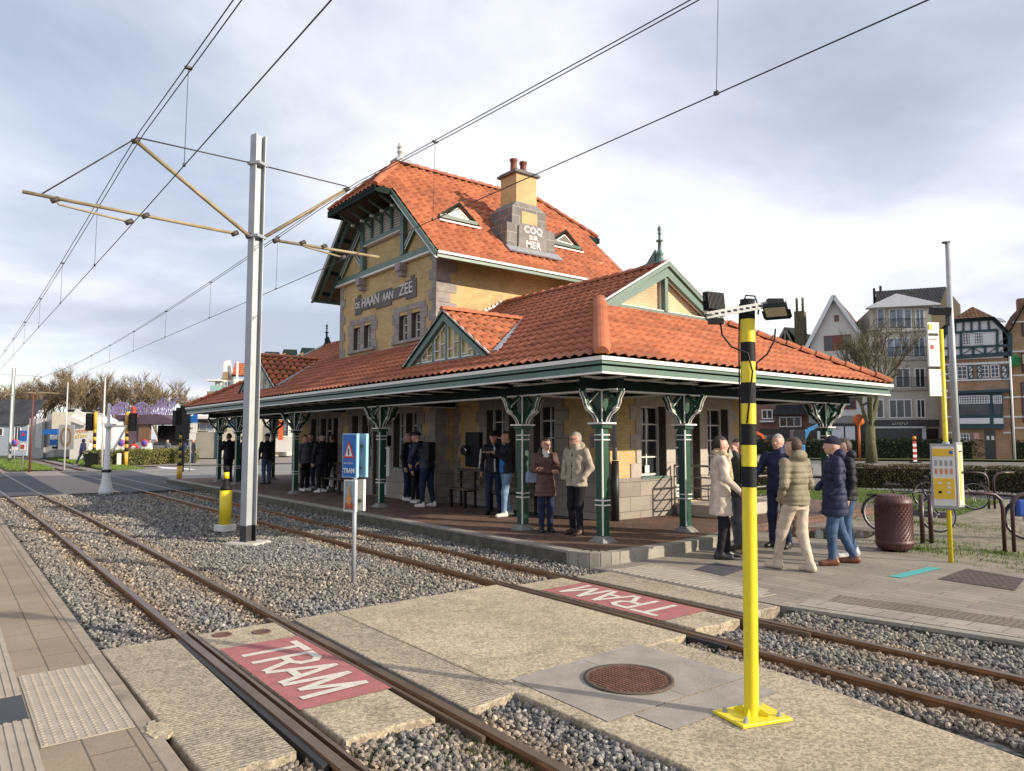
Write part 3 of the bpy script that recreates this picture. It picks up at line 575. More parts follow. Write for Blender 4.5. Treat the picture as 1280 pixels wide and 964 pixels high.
def ridge(name, a, b, mt, parent, r=.105, step=.34):
    a, b = Vector(a), Vector(b); L_ = (b-a).length; n = max(1, round(L_/step)); d = (b-a)/L_; sd = d.cross(Vector((0, 0, 1))).normalized(); up = sd.cross(d); mb = MB()
    for i in range(n):
        p = a+d*(L_*i/n-.02); q = a+d*(L_*(i+1)/n+.02); K = 8; vs = []
        for e, rr in ((p, r*.86), (q, r*1.14)): vs += [e + sd*(rr*math.cos(PI*k/K)) + up*(rr*math.sin(PI*k/K)+.0) for k in range(K+1)]
        mb.add(vs, [(k, k+1, K+2+k, K+1+k) for k in range(K)] + [tuple(range(K+1)), tuple(reversed(range(K+1, 2*K+2)))], 0, False)
    o = mb.build(name, mt, parent); o.data.uv_layers[0].data.foreach_set('uv', np.repeat(RNG.uniform(0, 99, len(o.data.polygons)//10+1), 10)[:len(o.data.polygons)].repeat([p.loop_total for p in o.data.polygons]).repeat(2).astype(np.float32)); return o
ST = empty('station_building', (-18.6, 12.1, .155), 'yellow brick tram station with orange tiled roofs, gabled tower and green columned canopy', 'station')
PAINT = mat('sage_green_paint', (.085, .155, .125), .42, .1, 3, .04, 80, dirt=.12); SOFFB = mat('brown_eaves_boards', (.16, .125, .095), .75, .25, 3, .2, 40)
LEAD = mat('lead_flashing', (.24, .25, .27), .6, .2, 6, .5, 30); PANE = glass('amber_dormer_glass', (.26, .21, .09), .12)
EX0, EX1, EY0, EY1, ZE, RY, MS = -30.25, -7.42, 7.54, 16.70, 3.0, 12.12, .546
X0, X1, Y0, Y1 = -26.6, -10.24, 10.47, 15.64; TX0, TX1, TY0, TY1 = -21.43, -15.70, 9.90, 16.15
GXR, GXL = -10.12, -27.55; YG0, YG1 = 10.24, 14.0; ZG = ZE+MS*2.7; ZR = ZE+MS*4.58
FT, FM, RT = Fr('F', TY0), Fr('F', Y0), Fr('R', X1); RTW = Fr('R', TX1)
# ---- walls
ops_front = [(-14.25, -13.52, 1.0, 2.62), (-13.36, -12.62, 1.0, 2.62), (-12.46, -11.74, 1.0, 2.62)]
ops_left = [(-24.95, -24.25, 1.0, 2.62), (-24.1, -23.2, .17, 2.62), (-23.05, -22.35, 1.0, 2.62)]
ops_tower = [(-17.86, -17.30, 1.0, 2.56), (-17.16, -16.60, 1.0, 2.56), (-19.05, -18.2, .17, 2.60), (-20.45, -19.90, 1.0, 2.60), (-19.78, -19.25, 1.0, 2.60)]
ops_up = [(-20.46, -20.0, 4.50, 5.20), (-19.76, -19.30, 4.50, 5.20), (-17.62, -17.16, 4.50, 5.20), (-16.94, -16.48, 4.50, 5.20)]
ops_right = [(11.53, 12.34, 1.0, 2.50), (12.64, 13.52, .45, 2.46), (13.80, 14.60, 1.0, 2.50)]
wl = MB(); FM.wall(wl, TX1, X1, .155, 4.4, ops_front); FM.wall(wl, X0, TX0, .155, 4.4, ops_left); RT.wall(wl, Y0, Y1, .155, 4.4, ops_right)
wl.box(X0, X1, Y1-.3, Y1, .155, 4.3); wl.box(X0, X0+.3, Y0+.01, Y1-.31, .155, 4.3)
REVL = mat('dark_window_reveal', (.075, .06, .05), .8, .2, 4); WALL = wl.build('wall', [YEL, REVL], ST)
wl = MB(); FT.wall(wl, TX0, TX1, .155, 6.62, ops_tower+ops_up); wl.box(TX1-.3, TX1, TY0+.005, TY1, .155, 7.15); wl.box(TX0, TX0+.3, TY0+.005, TY1, .155, 7.15); wl.box(TX0, TX1, TY1-.3, TY1, .155, 7.3)
XC, HW = -18.56, 3.75; ZT, SL = 9.95, .955; Z8 = ZT-SL*1.45
def tz(x): return ZT-SL*abs(x-XC)
FT.prism(wl, [(TX0, 6.62), (TX1, 6.62), (TX1, tz(TX1)-.1), (XC+1.35, Z8-.1), (XC-1.35, Z8-.1), (TX0, tz(TX0)-.1)], -.25, -.02)
wl.prism([(TX0, TY1-.02, 7.0), (TX1, TY1-.02, 7.0), (XC+1.4, TY1-.02, 8.4), (XC-1.4, TY1-.02, 8.4)], (0, -.2, 0))
TOW = wl.build('tower_wall', [YEL, REVL], ST)
# ---- stone dressings: plinth, quoins, window surrounds
def toothed(fr, mb, u0, u1, v0, v1, side, big=.42, small=.26, w=.02, h=.31, both=False, m=0):
    v = v0; k = 0
    while v < v1-.05:
        ww = big if k % 2 == 0 else small; vv = min(v+h, v1)
        if side < 0: fr.box(mb, u0, u0+ww, .0, w, v+.004, vv-.004, m)
        else: fr.box(mb, u1-ww, u1, .0, w, v+.004, vv-.004, m)
        v = vv; k += 1
def surround(fr, mb, u0, u1, v0, v1, ops, w=.022, tooth=.14, m=0):
    # solid block field round a group of openings, left out at the openings, toothed outline
    v = v0; k = 0; h = .30
    while v < v1-.04:
        vv = min(v+h, v1); e = tooth if k % 2 == 0 else 0; cuts = [(a, b) for a, b, c, d in ops if c < (v+vv)/2 < d and a < u1 and b > u0]; cuts.sort(); p = u0-e
        for a, b in cuts: fr.box(mb, p, a, 0, w, v+.003, vv-.003, m); p = b
        fr.box(mb, p, u1+e, 0, w, v+.003, vv-.003, m); v = vv; k += 1
def plinth(fr, mb, u0, u1, v1, ops, w=.035, v0=.155, m=0):
    cuts = sorted((a, b) for a, b, c, d in ops if c < v1-.05); p = u0
    for a, b in cuts: fr.box(mb, p, a, 0, w, v0, v1, m); p = b
    fr.box(mb, p, u1, 0, w, v0, v1, m)
sb = MB()
plinth(FM, sb, TX1+.04, X1, .98, ops_front); plinth(FM, sb, X0, TX0-.02, .98, ops_left); plinth(FT, sb, TX0, TX1, .98, ops_tower); plinth(RT, sb, Y0-.035, Y1, .98, ops_right); RTW.box(sb, TY0-.035, Y0, 0, .035, .155, .98)
surround(FM, sb, -14.55, -11.45, .98, 2.85, ops_front); surround(FM, sb, -25.2, -22.1, .98, 2.85, ops_left); surround(FT, sb, -18.1, -16.35, .98, 2.8, ops_tower[:2]); surround(FT, sb, -19.3, -18.1, .98, 2.85, ops_tower[2:3]); surround(FT, sb, -20.7, -19.32, .98, 2.85, ops_tower[3:])
toothed(FM, sb, X0, X1, .98, 2.85, 1); toothed(FM, sb, TX1+.005, X1, .98, 2.85, -1, .30, .2); toothed(FM, sb, X0, TX0, .98, 2.85, -1)
sb.build('stone_dressing', STONE, ST)
sb = MB(); surround(RT, sb, 11.38, 14.75, .98, 2.72, ops_right, tooth=.17); toothed(RT, sb, Y0-.022, Y1, .98, 2.72, -1, .2, .12); toothed(RT, sb, Y0, Y1, .98, 2.72, 1); sb.build('stone_dressing', LQUOIN, ST)
sb = MB()
surround(FT, sb, -20.72, -19.02, 4.40, 5.46, ops_up, tooth=.1, m=0); surround(FT, sb, -17.90, -16.22, 4.40, 5.46, ops_up, tooth=.1)
for o_ in ops_up: pass
FT.box(sb, TX0-.02, TX1+.02, 0, .05, 4.16, 4.34); FT.box(sb, TX0-.05, TX1+.05, 0, .10, 4.04, 4.15)
FT.box(sb, -20.75, -19.0, .022, .09, 4.41, 4.49); FT.box(sb, -17.93, -16.2, .022, .09, 4.41, 4.49)
toothed(FT, sb, TX0-.02, TX1, 4.34, 6.6, -1, .36, .22, h=.27); toothed(FT, sb, TX0, TX1+.02, 4.34, 6.6, 1, .36, .22, h=.27); toothed(FT, sb, TX0-.02, TX1, .98, 3.9, -1, .42, .28, h=.30); toothed(FT, sb, TX0, TX1+.02, .98, 3.9, 1, .42, .28, h=.30); toothed(RTW, sb, TY0, TY1, .98, 3.9, -1, .42, .3, h=.30)
toothed(RTW, sb, TY0, TY1, 4.0, 6.6, -1, .62, .42, h=.27)
sb.build('stone_dressing', QUOIN, ST)
lb = MB()
for i in range(9): yy = 10.9+i*.13; lb.box(TX1, TX1+.035, yy, yy+.15, 4.78+i*.071, 4.90+i*.071+.12)
lb.build('stepped_flashing', mat('white_lead', (.5, .5, .5), .6, .2, 10), ST)
# ---- windows and doors
def window(fr, o_, rows, cols, parent, gm=GLASS, fm=WHITE, name='window', depth=.24, door=False, sill=True):
    a, b, c, d = o_; mb = MB(); fw_ = .045
    w0, w1 = -depth, -depth+.05
    for q in ((a, a+fw_, c, d), (b-fw_, b, c, d), (a+fw_, b-fw_, d-fw_, d), (a+fw_, b-fw_, c, c+(.32 if door else fw_))): fr.box(mb, q[0], q[1], w0, w1, q[2], q[3], 0)
    c2 = c+(.32 if door else fw_)
    for i in range(1, cols): u = a+fw_+(b-a-2*fw_)*i/cols; fr.box(mb, u-.014, u+.014, w0+.01, w1-.006, c2, d-fw_)
    for i in range(1, rows): v = c2+(d-fw_-c2)*i/rows; fr.box(mb, a+fw_, b-fw_, w0+.012, w1-.008, v-.014, v+.014)
    f = mb.build(name, [fm], parent); mb = MB(); fr.box(mb, a, b, w0-.03, w0+.004, c, d); mb.build('pane', gm, f)
    if sill: mb = MB(); fr.box(mb, a-.02, b+.02, -depth, .05, c-.05, c); mb.build('sill', PAINT if fm is WHITE else QUOIN, f)
    return f
for o_ in ops_front + [ops_left[0], ops_left[2]] + ops_tower[:2] + ops_tower[3:] + [ops_right[0], ops_right[2]]: window(fr=(RT if o_ in ops_right else FT if o_ in ops_tower else FM), o_=o_, rows=4, cols=2, parent=ST)
window(FM, ops_left[1], 4, 2, ST, name='door', door=True, sill=False); window(FT, ops_tower[2], 4, 2, ST, name='door', door=True, sill=False); window(RT, ops_right[1], 4, 2, ST, name='door', door=True, sill=False)
for o_ in ops_up: window(FT, o_, 3, 2, ST, depth=.18, sill=False)
mb = MB(); RT.box(mb, 11.86, 12.0, -.19, -.175, 1.06, 1.22); RT.box(mb, 12.72, 12.86, -.19, -.175, .82, 1.25); RT.box(mb, 13.2, 13.4, -.19, -.175, .82, 1.25); mb.build('notice', WHITE, ST)
# ---- main roof
LZ = lambda y: ZE+MS*(y-EY0)
fr_low = [(EX0, EY0, ZE), (EX1, EY0, ZE), (GXR, YG0, ZG), (GXL, YG0, ZG)]; fr_up = [(GXL-.2, YG0, ZG), (GXR+.2, YG0, ZG), (GXR+.2, RY, ZR), (GXL-.2, RY, ZR)]
rf = tiles('roof', [fr_low, fr_up], (1, 0, 0), TILE_SHADE, ST); rf['label'] = 'long trackside roof slope of orange tiles coloured darker for shade'
rr_ = tiles('roof', [[(EX1, EY0, ZE), (EX1, EY1, ZE), (GXR, YG1, ZG), (GXR, YG0, ZG)]], (0, 1, 0), TILE, ST)
rl_ = tiles('roof', [[(EX0, EY0, ZE), (EX0, EY1, ZE), (GXL, YG1, ZG), (GXL, YG0, ZG)]], (0, 1, 0), TILE_SHADE, ST)
rb_ = tiles('roof', [[(EX0, EY1, ZE), (EX1, EY1, ZE), (GXR, YG1, ZG), (GXL, YG1, ZG)], [(GXL-.2, YG1, ZG), (GXR+.2, YG1, ZG), (GXR+.2, RY, ZR), (GXL-.2, RY, ZR)]], (1, 0, 0), TILE_SHADE, ST, tw=.45, tc_=.62)
dk = MB()
for P in (fr_low, fr_up, [(EX1, EY0, ZE), (EX1, EY1, ZE), (GXR, YG1, ZG), (GXR, YG0, ZG)], [(EX0, EY0, ZE), (EX0, EY1, ZE), (GXL, YG1, ZG), (GXL, YG0, ZG)], [(EX0, EY1, ZE), (EX1, EY1, ZE), (GXR, YG1, ZG), (GXL, YG1, ZG)], [(GXL, YG1, ZG), (GXR, YG1, ZG), (GXR, RY, ZR), (GXL, RY, ZR)]): dk.prism(P, (0, 0, -.03))
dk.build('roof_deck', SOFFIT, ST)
for a, b in (((EX1, EY0, ZE+.05), (GXR, YG0, ZG+.06)), ((EX0, EY0, ZE+.05), (GXL, YG0, ZG+.06)), ((EX1, EY1, ZE+.05), (GXR, YG1, ZG+.06))): ridge('hip_tiles', a, b, TILE, rf, .125)
ridge('ridge_tiles', (TX1, RY, ZR+.03), (GXR+.2, RY, ZR+.03), TILE_SHADE, rf); ridge('ridge_tiles', (GXL-.2, RY, ZR+.03), (TX0, RY, ZR+.03), TILE_SHADE, rf)
# ---- canopy edge: gutter, fascia, ceiling, rafters
def ring(o0, z0, z1, th, m, name):         # a box strip round all four eaves
    mb = MB(); a, b, c, d = EX0+o0, EX1-o0, EY0+o0, EY1-o0
    mb.box(a, b, c, c+th, z0, z1); mb.box(a, b, d-th, d, z0, z1); mb.box(a, a+th, c+th+.001, d-th-.001, z0, z1); mb.box(b-th, b, c+th+.001, d-th-.001, z0, z1); return mb.build(name, m, ST)
ring(-.06, 2.945, 3.005, .15, WHITE, 'gutter'); ring(-.03, 2.895, 2.942, .12, PAINT, 'gutter_board'); ring(.03, 2.868, 2.893, .05, DARKW, 'shadow_gap'); ring(0, 2.782, 2.866, .07, PAINT, 'fascia'); ring(-.012, 2.752, 2.780, .09, WHITE, 'white_moulding')
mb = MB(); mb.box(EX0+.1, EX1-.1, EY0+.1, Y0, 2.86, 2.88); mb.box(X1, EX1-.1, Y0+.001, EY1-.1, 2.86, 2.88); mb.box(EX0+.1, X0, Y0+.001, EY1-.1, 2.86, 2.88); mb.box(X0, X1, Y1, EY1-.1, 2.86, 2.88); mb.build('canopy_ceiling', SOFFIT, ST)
mb = MB()
def raf(p, q, w_=.07, h=.11, z=2.80, e=.016):
    mb.beam((p[0], p[1], z), (q[0], q[1], z), w_, h, 0); d = (Vector(q)-Vector(p)).normalized(); s = Vector((-d.y, d.x)) * (w_/2+.001)
    for k in (-1, 1): mb.beam((p[0]+s.x*k, p[1]+s.y*k, z-h/2+.002), (q[0]+s.x*k, q[1]+s.y*k, z-h/2+.002), e, e*1.3, 1)
for i in range(25): x = EX0+.7+i*.9; raf((x, EY0+.12), (x, Y0-.03))
for i in range(10): y = EY0+.6+i*.9; raf((EX1-.12, y), (X1+.03, y)); raf((EX0+.12, y), (X0-.03, y))
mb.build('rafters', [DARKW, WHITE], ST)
CYF, CXR, CXL = 8.34, -8.22, -28.6
mb = MB(); raf((CXL-.45, CYF), (CXR+.42, CYF), .15, .17, 2.655, .02); raf((CXR, CYF-.42), (CXR, EY1-.4), .15, .168, 2.654, .02); raf((CXL, CYF-.42), (CXL, EY1-.4), .15, .168, 2.654, .02)
for x in (-10.24, -15.67, -21.05, -26.45): raf((x, CYF), (x, Y0), .12, .14, 2.66, .02)
for y in (10.41, 15.3): raf((CXR, y), (X1, y), .12, .14, 2.66, .02)
mb.build('canopy_beams', [DARKW, WHITE], ST)
# ---- columns
def make_column():
    c = MB(); h = .074
    c.box(-h, h, -h, h, .20, 2.575, 0)
    for sx, sy in ((1, -1), (-1, 1)): c.box(sx*(h-.012), sx*(h+.012), sy*(h-.012), sy*(h+.012), .26, 2.0, 1); c.box(sx*(h-.012), sx*(h+.012), sy*(h-.012), sy*(h+.012), 2.07, 2.56, 1)
    for z in (.725, .80, 1.765, 1.845): c.box(-h-.018, h+.018, -h-.018, h+.018, z, z+.022, 1)
    c.box(-.165, .165, -.165, .165, 2.025, 2.055, 1); c.box(-.12, .12, -.12, .12, 1.96, 2.024, 0)
    c.add([(-.17,-.17,.155),(.17,-.17,.155),(.17,.17,.155),(-.17,.17,.155),(-.078,-.078,.25),(.078,-.078,.25),(.078,.078,.25),(-.078,.078,.25)], [(0,3,2,1),(4,5,6,7),(0,1,5,4),(1,2,6,5),(2,3,7,6),(3,0,4,7)], 2)
    col = c.build('column', [GREEN, WHITE, mat('rough_grey_footing', (.19, .185, .17), .9, .3, 10, .6, 30)], None, bevel=.006)
    for k in range(4):
        b = MB(); a = k*PI/2; d = Vector((math.cos(a), math.sin(a), 0)); s = Vector((-d.y, d.x, 0))
        pts = [(.085, 2.07), (.12, 2.15), (.20, 2.235), (.30, 2.29), (.345, 2.36), (.37, 2.45), (.44, 2.555)]
        for (r0, z0), (r1, z1) in zip(pts[:-1], pts[1:]):
            p = d*r0+Vector((0, 0, z0)); q = d*r1+Vector((0, 0, z1)); b.beam(p, q, .06, .075, 0, up=s); nrm = (q-p).normalized().cross(s).normalized(); nrm = nrm if nrm.z < 0 else -nrm
            for g in (-1, 1): b.beam(p+nrm*.038+s*(g*.028), q+nrm*.038+s*(g*.028), .014, .016, 1, up=s)
        p = d*.31+Vector((0, 0, 2.275)); b.cbox(p, (.075, .075, .05), a, 1, tilt=(-.6, 'Y'))
        b.beam(d*.09+Vector((0, 0, 2.56)), d*.34+Vector((0, 0, 2.36)), .045, .05, 0, up=s); b.beam(d*.10+Vector((0, 0, 2.535))+s*.026, d*.32+Vector((0, 0, 2.36))+s*.026, .012, .018, 1, up=s)
        b.beam(d*.09+Vector((0, 0, 2.20)), d*.27+Vector((0, 0, 2.45)), .03, .035, 0, up=s)
        br = b.build('bracket', [GREEN, WHITE], col)
        bb = MB()
    bm_ = MB()
    return col
cp = make_column(); first = True
for x, y in [(CXR, CYF), (-10.24, CYF), (-15.67, CYF), (-21.05, CYF), (-26.45, CYF), (CXL, CYF), (CXR, 10.41), (CXR, 15.3), (CXL, 10.41), (CXL, 15.3)]:
    c_ = cp if first else copy_tree(cp); first = False
    o0 = WORG[cp]; c_.parent = ST; c_.location = Vector((x, y, 0))+Vector((0, 0, o0.z))-WORG[ST]
# ---- front dormers, with glazed triangular gables
def dormer(xc, hw, zb, za, yf):
    d = MB(); fr = Fr('F', yf)
    s = (za-zb)/hw; n = Vector((0, 0, 0))
    for k in (-1, 1):
        fr.prism(d, [(xc+k*(hw+.08), zb-.10), (xc, za+.02), (xc, za-.17), (xc+k*(hw-.16), zb-.08)][::k], -.02, .10, 0)
        d.beam((xc+k*(hw+.09), yf-.11, zb-.03), (xc, yf-.11, za+.055), .02, .035, 1)
    fr.box(d, xc-hw+.12, xc+hw-.12, -.03, .05, zb-.08, zb-.005, 0)
    do = d.build('dormer', [PAINT, WHITE, LEAD], ST)
    us = [xc-hw*.66, xc-hw*.33, xc, xc+hw*.33, xc+hw*.66]; p = MB(); g = MB(); m_ = None
    edges = [xc-hw+.22]+us+[xc+hw-.22]; top = lambda u: za-.21-abs(u-xc)*s
    for a, b in zip(edges[:-1], edges[1:]):
        a2, b2 = a+.035, b-.035; za2, zb2 = max(top(a2), zb+.03), max(top(b2), zb+.03)
        fr.prism(g, [(a2, zb), (b2, zb), (b2, zb2), (a2, za2)], -.05, -.03)
        for (u0, v0), (u1, v1) in (((a2, zb+.015), (b2, zb+.015)), ((a2, zb), (a2, za2)), ((b2, zb), (b2, zb2)), ((a2, za2), (b2, zb2))):
            if abs(u0-u1)+abs(v0-v1) > .05: p.beam(fr.P(u0, .0, v0), fr.P(u1, .0, v1), .03, .03, 0)
        mu = (a2+b2)/2; zt = min(za2, zb2)
        if b2-a2 > .3: p.beam(fr.P(mu, 0, zb), fr.P(mu, 0, (za2+zb2)/2), .02, .02)
        for v, q0, q1 in ((zb+(zt-zb)*.45, a2, mu), (zb+(zt-zb)*.62+.05, mu, b2)):
            if v < zt and b2-a2 > .3: p.beam(fr.P(q0, 0, v), fr.P(q1, 0, v), .02, .02)
    for u in us: m_ = MB(); fr.box(m_, u-.03, u+.03, -.02, .03, zb, top(u)+.04); m_.build('mullion', PAINT, do)
    f = p.build('window', WHITE, ST); g.build('pane', PANE, f)
    yr = EY0+(za+.06-ZE)/MS; yb0 = EY0+(zb-.02-ZE)/MS
    for k in (-1, 1):
        pl = [(xc, yf-.13, za+.04), (xc+k*(hw+.13), yf-.13, zb-.09), (xc+k*(hw+.05), yb0+.1, zb-.02), (xc, yr+.02, za+.04)]
        tiles('dormer_roof', [pl], (0, 1, 0), TILE, do, lift=.0); q = MB(); q.prism([pl[0], pl[1], pl[3]], (0, 0, -.04)); q.build('dormer_deck', DARKW, do)
        q = MB(); q.beam((xc+k*(hw+.12), yb0-.1, zb+.02), (xc+k*.02, yr+.02, za+.09), .10, .04); q.build('valley_flashing', LEAD, do)
    ridge('dormer_ridge', (xc, yf-.13, za+.06), (xc, yr+.1, za+.06), TILE, do, .085, .3)
    q = MB(); q.cbox((xc, yf-.08, zb-.12), (2*hw+.3, .16, .03), 0, tilt=(.4, 'X')); q.build('sill_flashing', LEAD, do)
dormer(-12.58, 1.55, 3.44, 4.42, 8.2); dormer(-24.0, 1.62, 3.44, 4.50, 8.2)
# ---- gablets at both ends of the ridge, with finials
def gablet(xg, k):
    b = MB(); P = lambda x, y, z: (xg+k*x, y, z); hb = (YG1-YG0)/2
    b.prism([P(0, YG0+.1, ZG+.02), P(0, YG1-.1, ZG+.02), P(0, RY, ZR-.06)], (-k*.2, 0, 0)); g = b.build('gablet', brickmat('pale_gable_brick', (.62, .49, .28), (.54, .41, .22), (.45, .40, .3)), ST)
    b = MB()
    for s in (-1, 1):
        b.prism([P(.10, RY+s*(hb+.16), ZG-.05), P(.10, RY, ZR+.08), P(.10, RY, ZR-.22), P(.10, RY+s*(hb-.30), ZG-.03)], (k*.09, 0, 0), 0)
        b.prism([P(.19, RY+s*(hb+.18), ZG-.05), P(.19, RY, ZR+.10), P(.19, RY, ZR+.0), P(.19, RY+s*(hb+.02), ZG-.05)], (k*.05, 0, 0), 0)
        b.beam(P(.23, RY+s*(hb+.18), ZG-.0), P(.23, RY, ZR+.125), .03, .03, 1); b.beam(P(.09, RY+s*(hb-.42), ZG+.04), P(.09, RY, ZR-.235), .02, .022, 1)
    b.box(xg+k*.01, xg+k*.12, YG0-.05, YG1+.05, ZG-.045, ZG+.045, 0); b.box(xg+k*.0, xg+k*.13, YG0+.2, YG1-.2, ZG+.047, ZG+.065, 1); b.box(xg+k*.0, xg+k*.155, RY-.05, RY+.05, ZG+.05, ZR-.12, 0); b.box(xg+k*.01, xg+k*.05, RY-.075, RY-.052, ZG+.07, ZR-.25, 1)
    b.build('gable_timber', [PAINT, WHITE], g)
    FK = .8; b = MB(); b.lathe([(r_*.85, z_*FK) for r_, z_ in [(.13, 0), (.14, .06), (.10, .10), (.085, .26), (.11, .30), (.07, .34), (.05, .40), (.045, .62), (.09, .64), (.09, .67), (.035, .69), (.03, .84), (.06, .86), (.03, .88), (.035, .93), (.055, .98), (.04, 1.03), (.0, 1.09)]], P(-.02, RY, ZR+.08), 16)
    b.add([P(-.12, RY-.06, ZR+.08), P(-.12, RY+.06, ZR+.08), P(-.75, RY+.04, ZR+.06), P(-.75, RY-.04, ZR+.06), P(-.12, RY-.05, ZR+.42), P(-.12, RY+.05, ZR+.42), P(-.40, RY, ZR+.18)], [(0,1,5,4),(0,4,6,3),(1,2,6,5),(2,3,6),(4,5,6)])
    b.build('finial', PAINT if k > 0 else DARKW, g)
gablet(GXR, 1); gablet(GXL, -1)
# ---- tower roof
YV0, YV1, YJ0, YJ1, YA0, YA1 = 9.33, 16.72, 8.82, 17.2, 10.30, 15.78; ZEV = ZT-SL*HW
for k in (1, -1):
    X_ = lambda h: XC+k*h
    up_ = [(X_(0), YA0, ZT), (X_(1.45), YJ0, Z8), (X_(1.45), YJ1, Z8), (X_(0), YA1, ZT)]; lo_ = [(X_(1.45), YV0, Z8), (X_(HW), YV0, ZEV), (X_(HW), YV1, ZEV), (X_(1.45), YV1, Z8)]
    t_ = tiles('tower_roof', [lo_, up_], (0, 1, 0), TILE, ST, tw=.26, tc_=.36, amp=.046, stp=.022)
    b = MB(); b.prism(up_, (0, 0, -.05)); b.prism(lo_, (0, 0, -.05)); b.build('eaves_boards', SOFFB, t_)
    ridge('hip_tiles', (X_(1.45), YJ0, Z8+.05), (X_(0), YA0, ZT+.05), TILE, t_); ridge('hip_tiles', (X_(1.45), YJ1, Z8+.05), (X_(0), YA1, ZT+.05), TILE, t_)
    b = MB()          # gutter, bargeboards and eave beams
    b.box(X_(HW-.02), X_(HW+.10), YV0, YV1, ZEV-.03, ZEV+.03, 1); b.box(X_(HW-.05), X_(HW+.05), YV0, YV1, ZEV-.12, ZEV-.032, 0)
    for yv, s in ((YV0, -1), (YV1, 1)):
        b.prism([(X_(HW+.05), yv, ZEV+.02), (X_(1.42), yv, Z8+.06), (X_(1.42), yv, Z8-.14), (X_(HW-.02), yv, ZEV-.16)], (0, s*.05, 0), 0)
        b.beam((X_(HW+.05), yv+s*.03, ZEV-.15), (X_(1.45), yv+s*.03, Z8-.13), .07, .02, 1)
    for yy in np.arange(YV0+.5, YV1, .55): b.beam((X_(2.9), yy, tz(XC+2.9)-.09), (X_(HW-.05), yy, ZEV-.085), .06, .08, 0)
    for yy in (9.45, 9.82) if k < 0 else (9.45,): b.beam((X_(HW-.1), yy, ZEV-.04), (X_(1.4), yy, Z8-.16), .07, .10, 0); 
    for h_ in (2.0, 2.9, 3.5): b.beam((X_(h_), YV0+.02, tz(XC+h_)-.10), (X_(h_), TY0, tz(XC+h_)-.10), .10, .08, 2)
    b.build('roof_timber', [PAINT, WHITE, DARKW], t_)
jk = [[(XC-1.45, YJ0, Z8), (XC+1.45, YJ0, Z8), (XC, YA0, ZT)], [(XC-1.45, YJ1, Z8), (XC+1.45, YJ1, Z8), (XC, YA1, ZT)]]
for i, P in enumerate(jk):
    t_ = tiles('tower_hip', [P], (1, 0, 0), TILE, ST, tw=.235, tc_=.34); b = MB(); b.prism(P, (0, 0, -.05)); b.build('eaves_boards', SOFFB, t_)
    s = -1 if i == 0 else 1; y = P[0][1]; b = MB(); b.box(XC-1.5, XC+1.5, y-.04, y+.08, Z8-.05, Z8+.02, 0); b.box(XC-1.52, XC+1.52, y-.03, y+.06, Z8-.16, Z8-.052, 0)
    for k in (-1, 1): b.box(XC+k*1.43, XC+k*1.50, min(y, y-s*.5), max(y, y-s*.5), Z8-.16, Z8+.015, 0)
    b.build('eave_board', [DARKW, WHITE], t_)
TR_ = ridge('ridge_tiles', (XC, YA0, ZT+.03), (XC, YA1, ZT+.03), TILE_SHADE, ST, .12)
b = MB(); b.lathe([(.13, 0), (.13, .10), (.10, .12), (.10, .30), (.125, .31), (.125, .34), (.10, .35), (.10, .44), (.125, .45), (.125, .48), (.09, .50), (.09, .58), (.0, .60)], (XC, YA0+.12, ZT+.08), 18); b.build('roof_vent', WHITE, ST)
b = MB(); b.cbox((XC, YA0+.12, ZT+.09), (.42, .5, .10), 0); b.build('vent_flashing', LEAD, ST)
# ---- tower gable timberwork
b = MB(); F_ = FT
def tb(u0, v0, u1, v1, w_=.13, wh=True, m=0, ow=.0):
    a = F_.P(u0, .03+ow, v0); c = F_.P(u1, .03+ow, v1); b.beam(a, c, .10, w_, m, up=(0, 0, 1) if abs(u1-u0) > .02 else (1, 0, 0))
    if wh:
        a, c = Vector(a), Vector(c); d = (c-a).normalized(); n_ = Vector((-d.z, 0, d.x))*(w_/2+.004)
        b.beam(a+n_+Vector((0, -.05, 0)), c+n_+Vector((0, -.05, 0)), .022, .022, 1, up=(0, 1, 0)); b.beam(a-n_+Vector((0, -.05, 0)), c-n_+Vector((0, -.05, 0)), .022, .022, 1, up=(0, 1, 0))
XL_, XR_ = XC-1.22, XC+1.22
F_.box(b, TX0-.15, TX1+.15, 0, .12, 6.70, 6.86, 0); F_.box(b, TX0-.15, TX1+.15, 0, .14, 6.64, 6.695, 1)
for u in (XL_, XR_): F_.box(b, u-.09, u+.09, 0, .13, 6.87, 8.48, 0); F_.box(b, u-.115, u-.092, .0, .10, 6.88, 8.3, 1); F_.box(b, u-.13, u+.13, 0, .25, 6.42, 6.635, 2); F_.box(b, u-.10, u+.10, 0, .18, 6.28, 6.42, 2)
F_.box(b, XL_+.10, XR_-.10, 0, .11, 7.62, 7.76, 0); F_.box(b, XL_+.10, XR_-.10, .0, .13, 7.585, 7.615, 1); F_.box(b, XL_+.10, XR_-.10, 0, .11, 8.36, 8.46, 0)
for i in range(5): u = XL_+(XR_-XL_)*i/4; F_.box(b, u-.05, u+.05, .0, .14, 7.77, 8.36, 0) if 0 < i < 4 else None
for k in (-1, 1):
    tb(XC+k*1.30, 7.05, XC+k*2.02, 7.72, .10); tb(XC+k*2.75, 6.98, XC+k*1.40, 8.22, .12)
for i in range(5):      # curved struts up to the jerkin eave
    u = XL_+(XR_-XL_)*i/4
    for (w0, v0), (w1, v1) in (((.10, 8.05), (.40, 8.26)), ((.40, 8.26), (.85, 8.46))): b.beam(F_.P(u, w0, v0), F_.P(u, w1, v1), .05, .05, 0); 
    b.cbox(F_.P(u, .42, 8.22), (.08, .10, .06), 0, 1)
G_ = b.build('gable_timber', [PAINT, WHITE, QUOIN], ST)
b = MB()
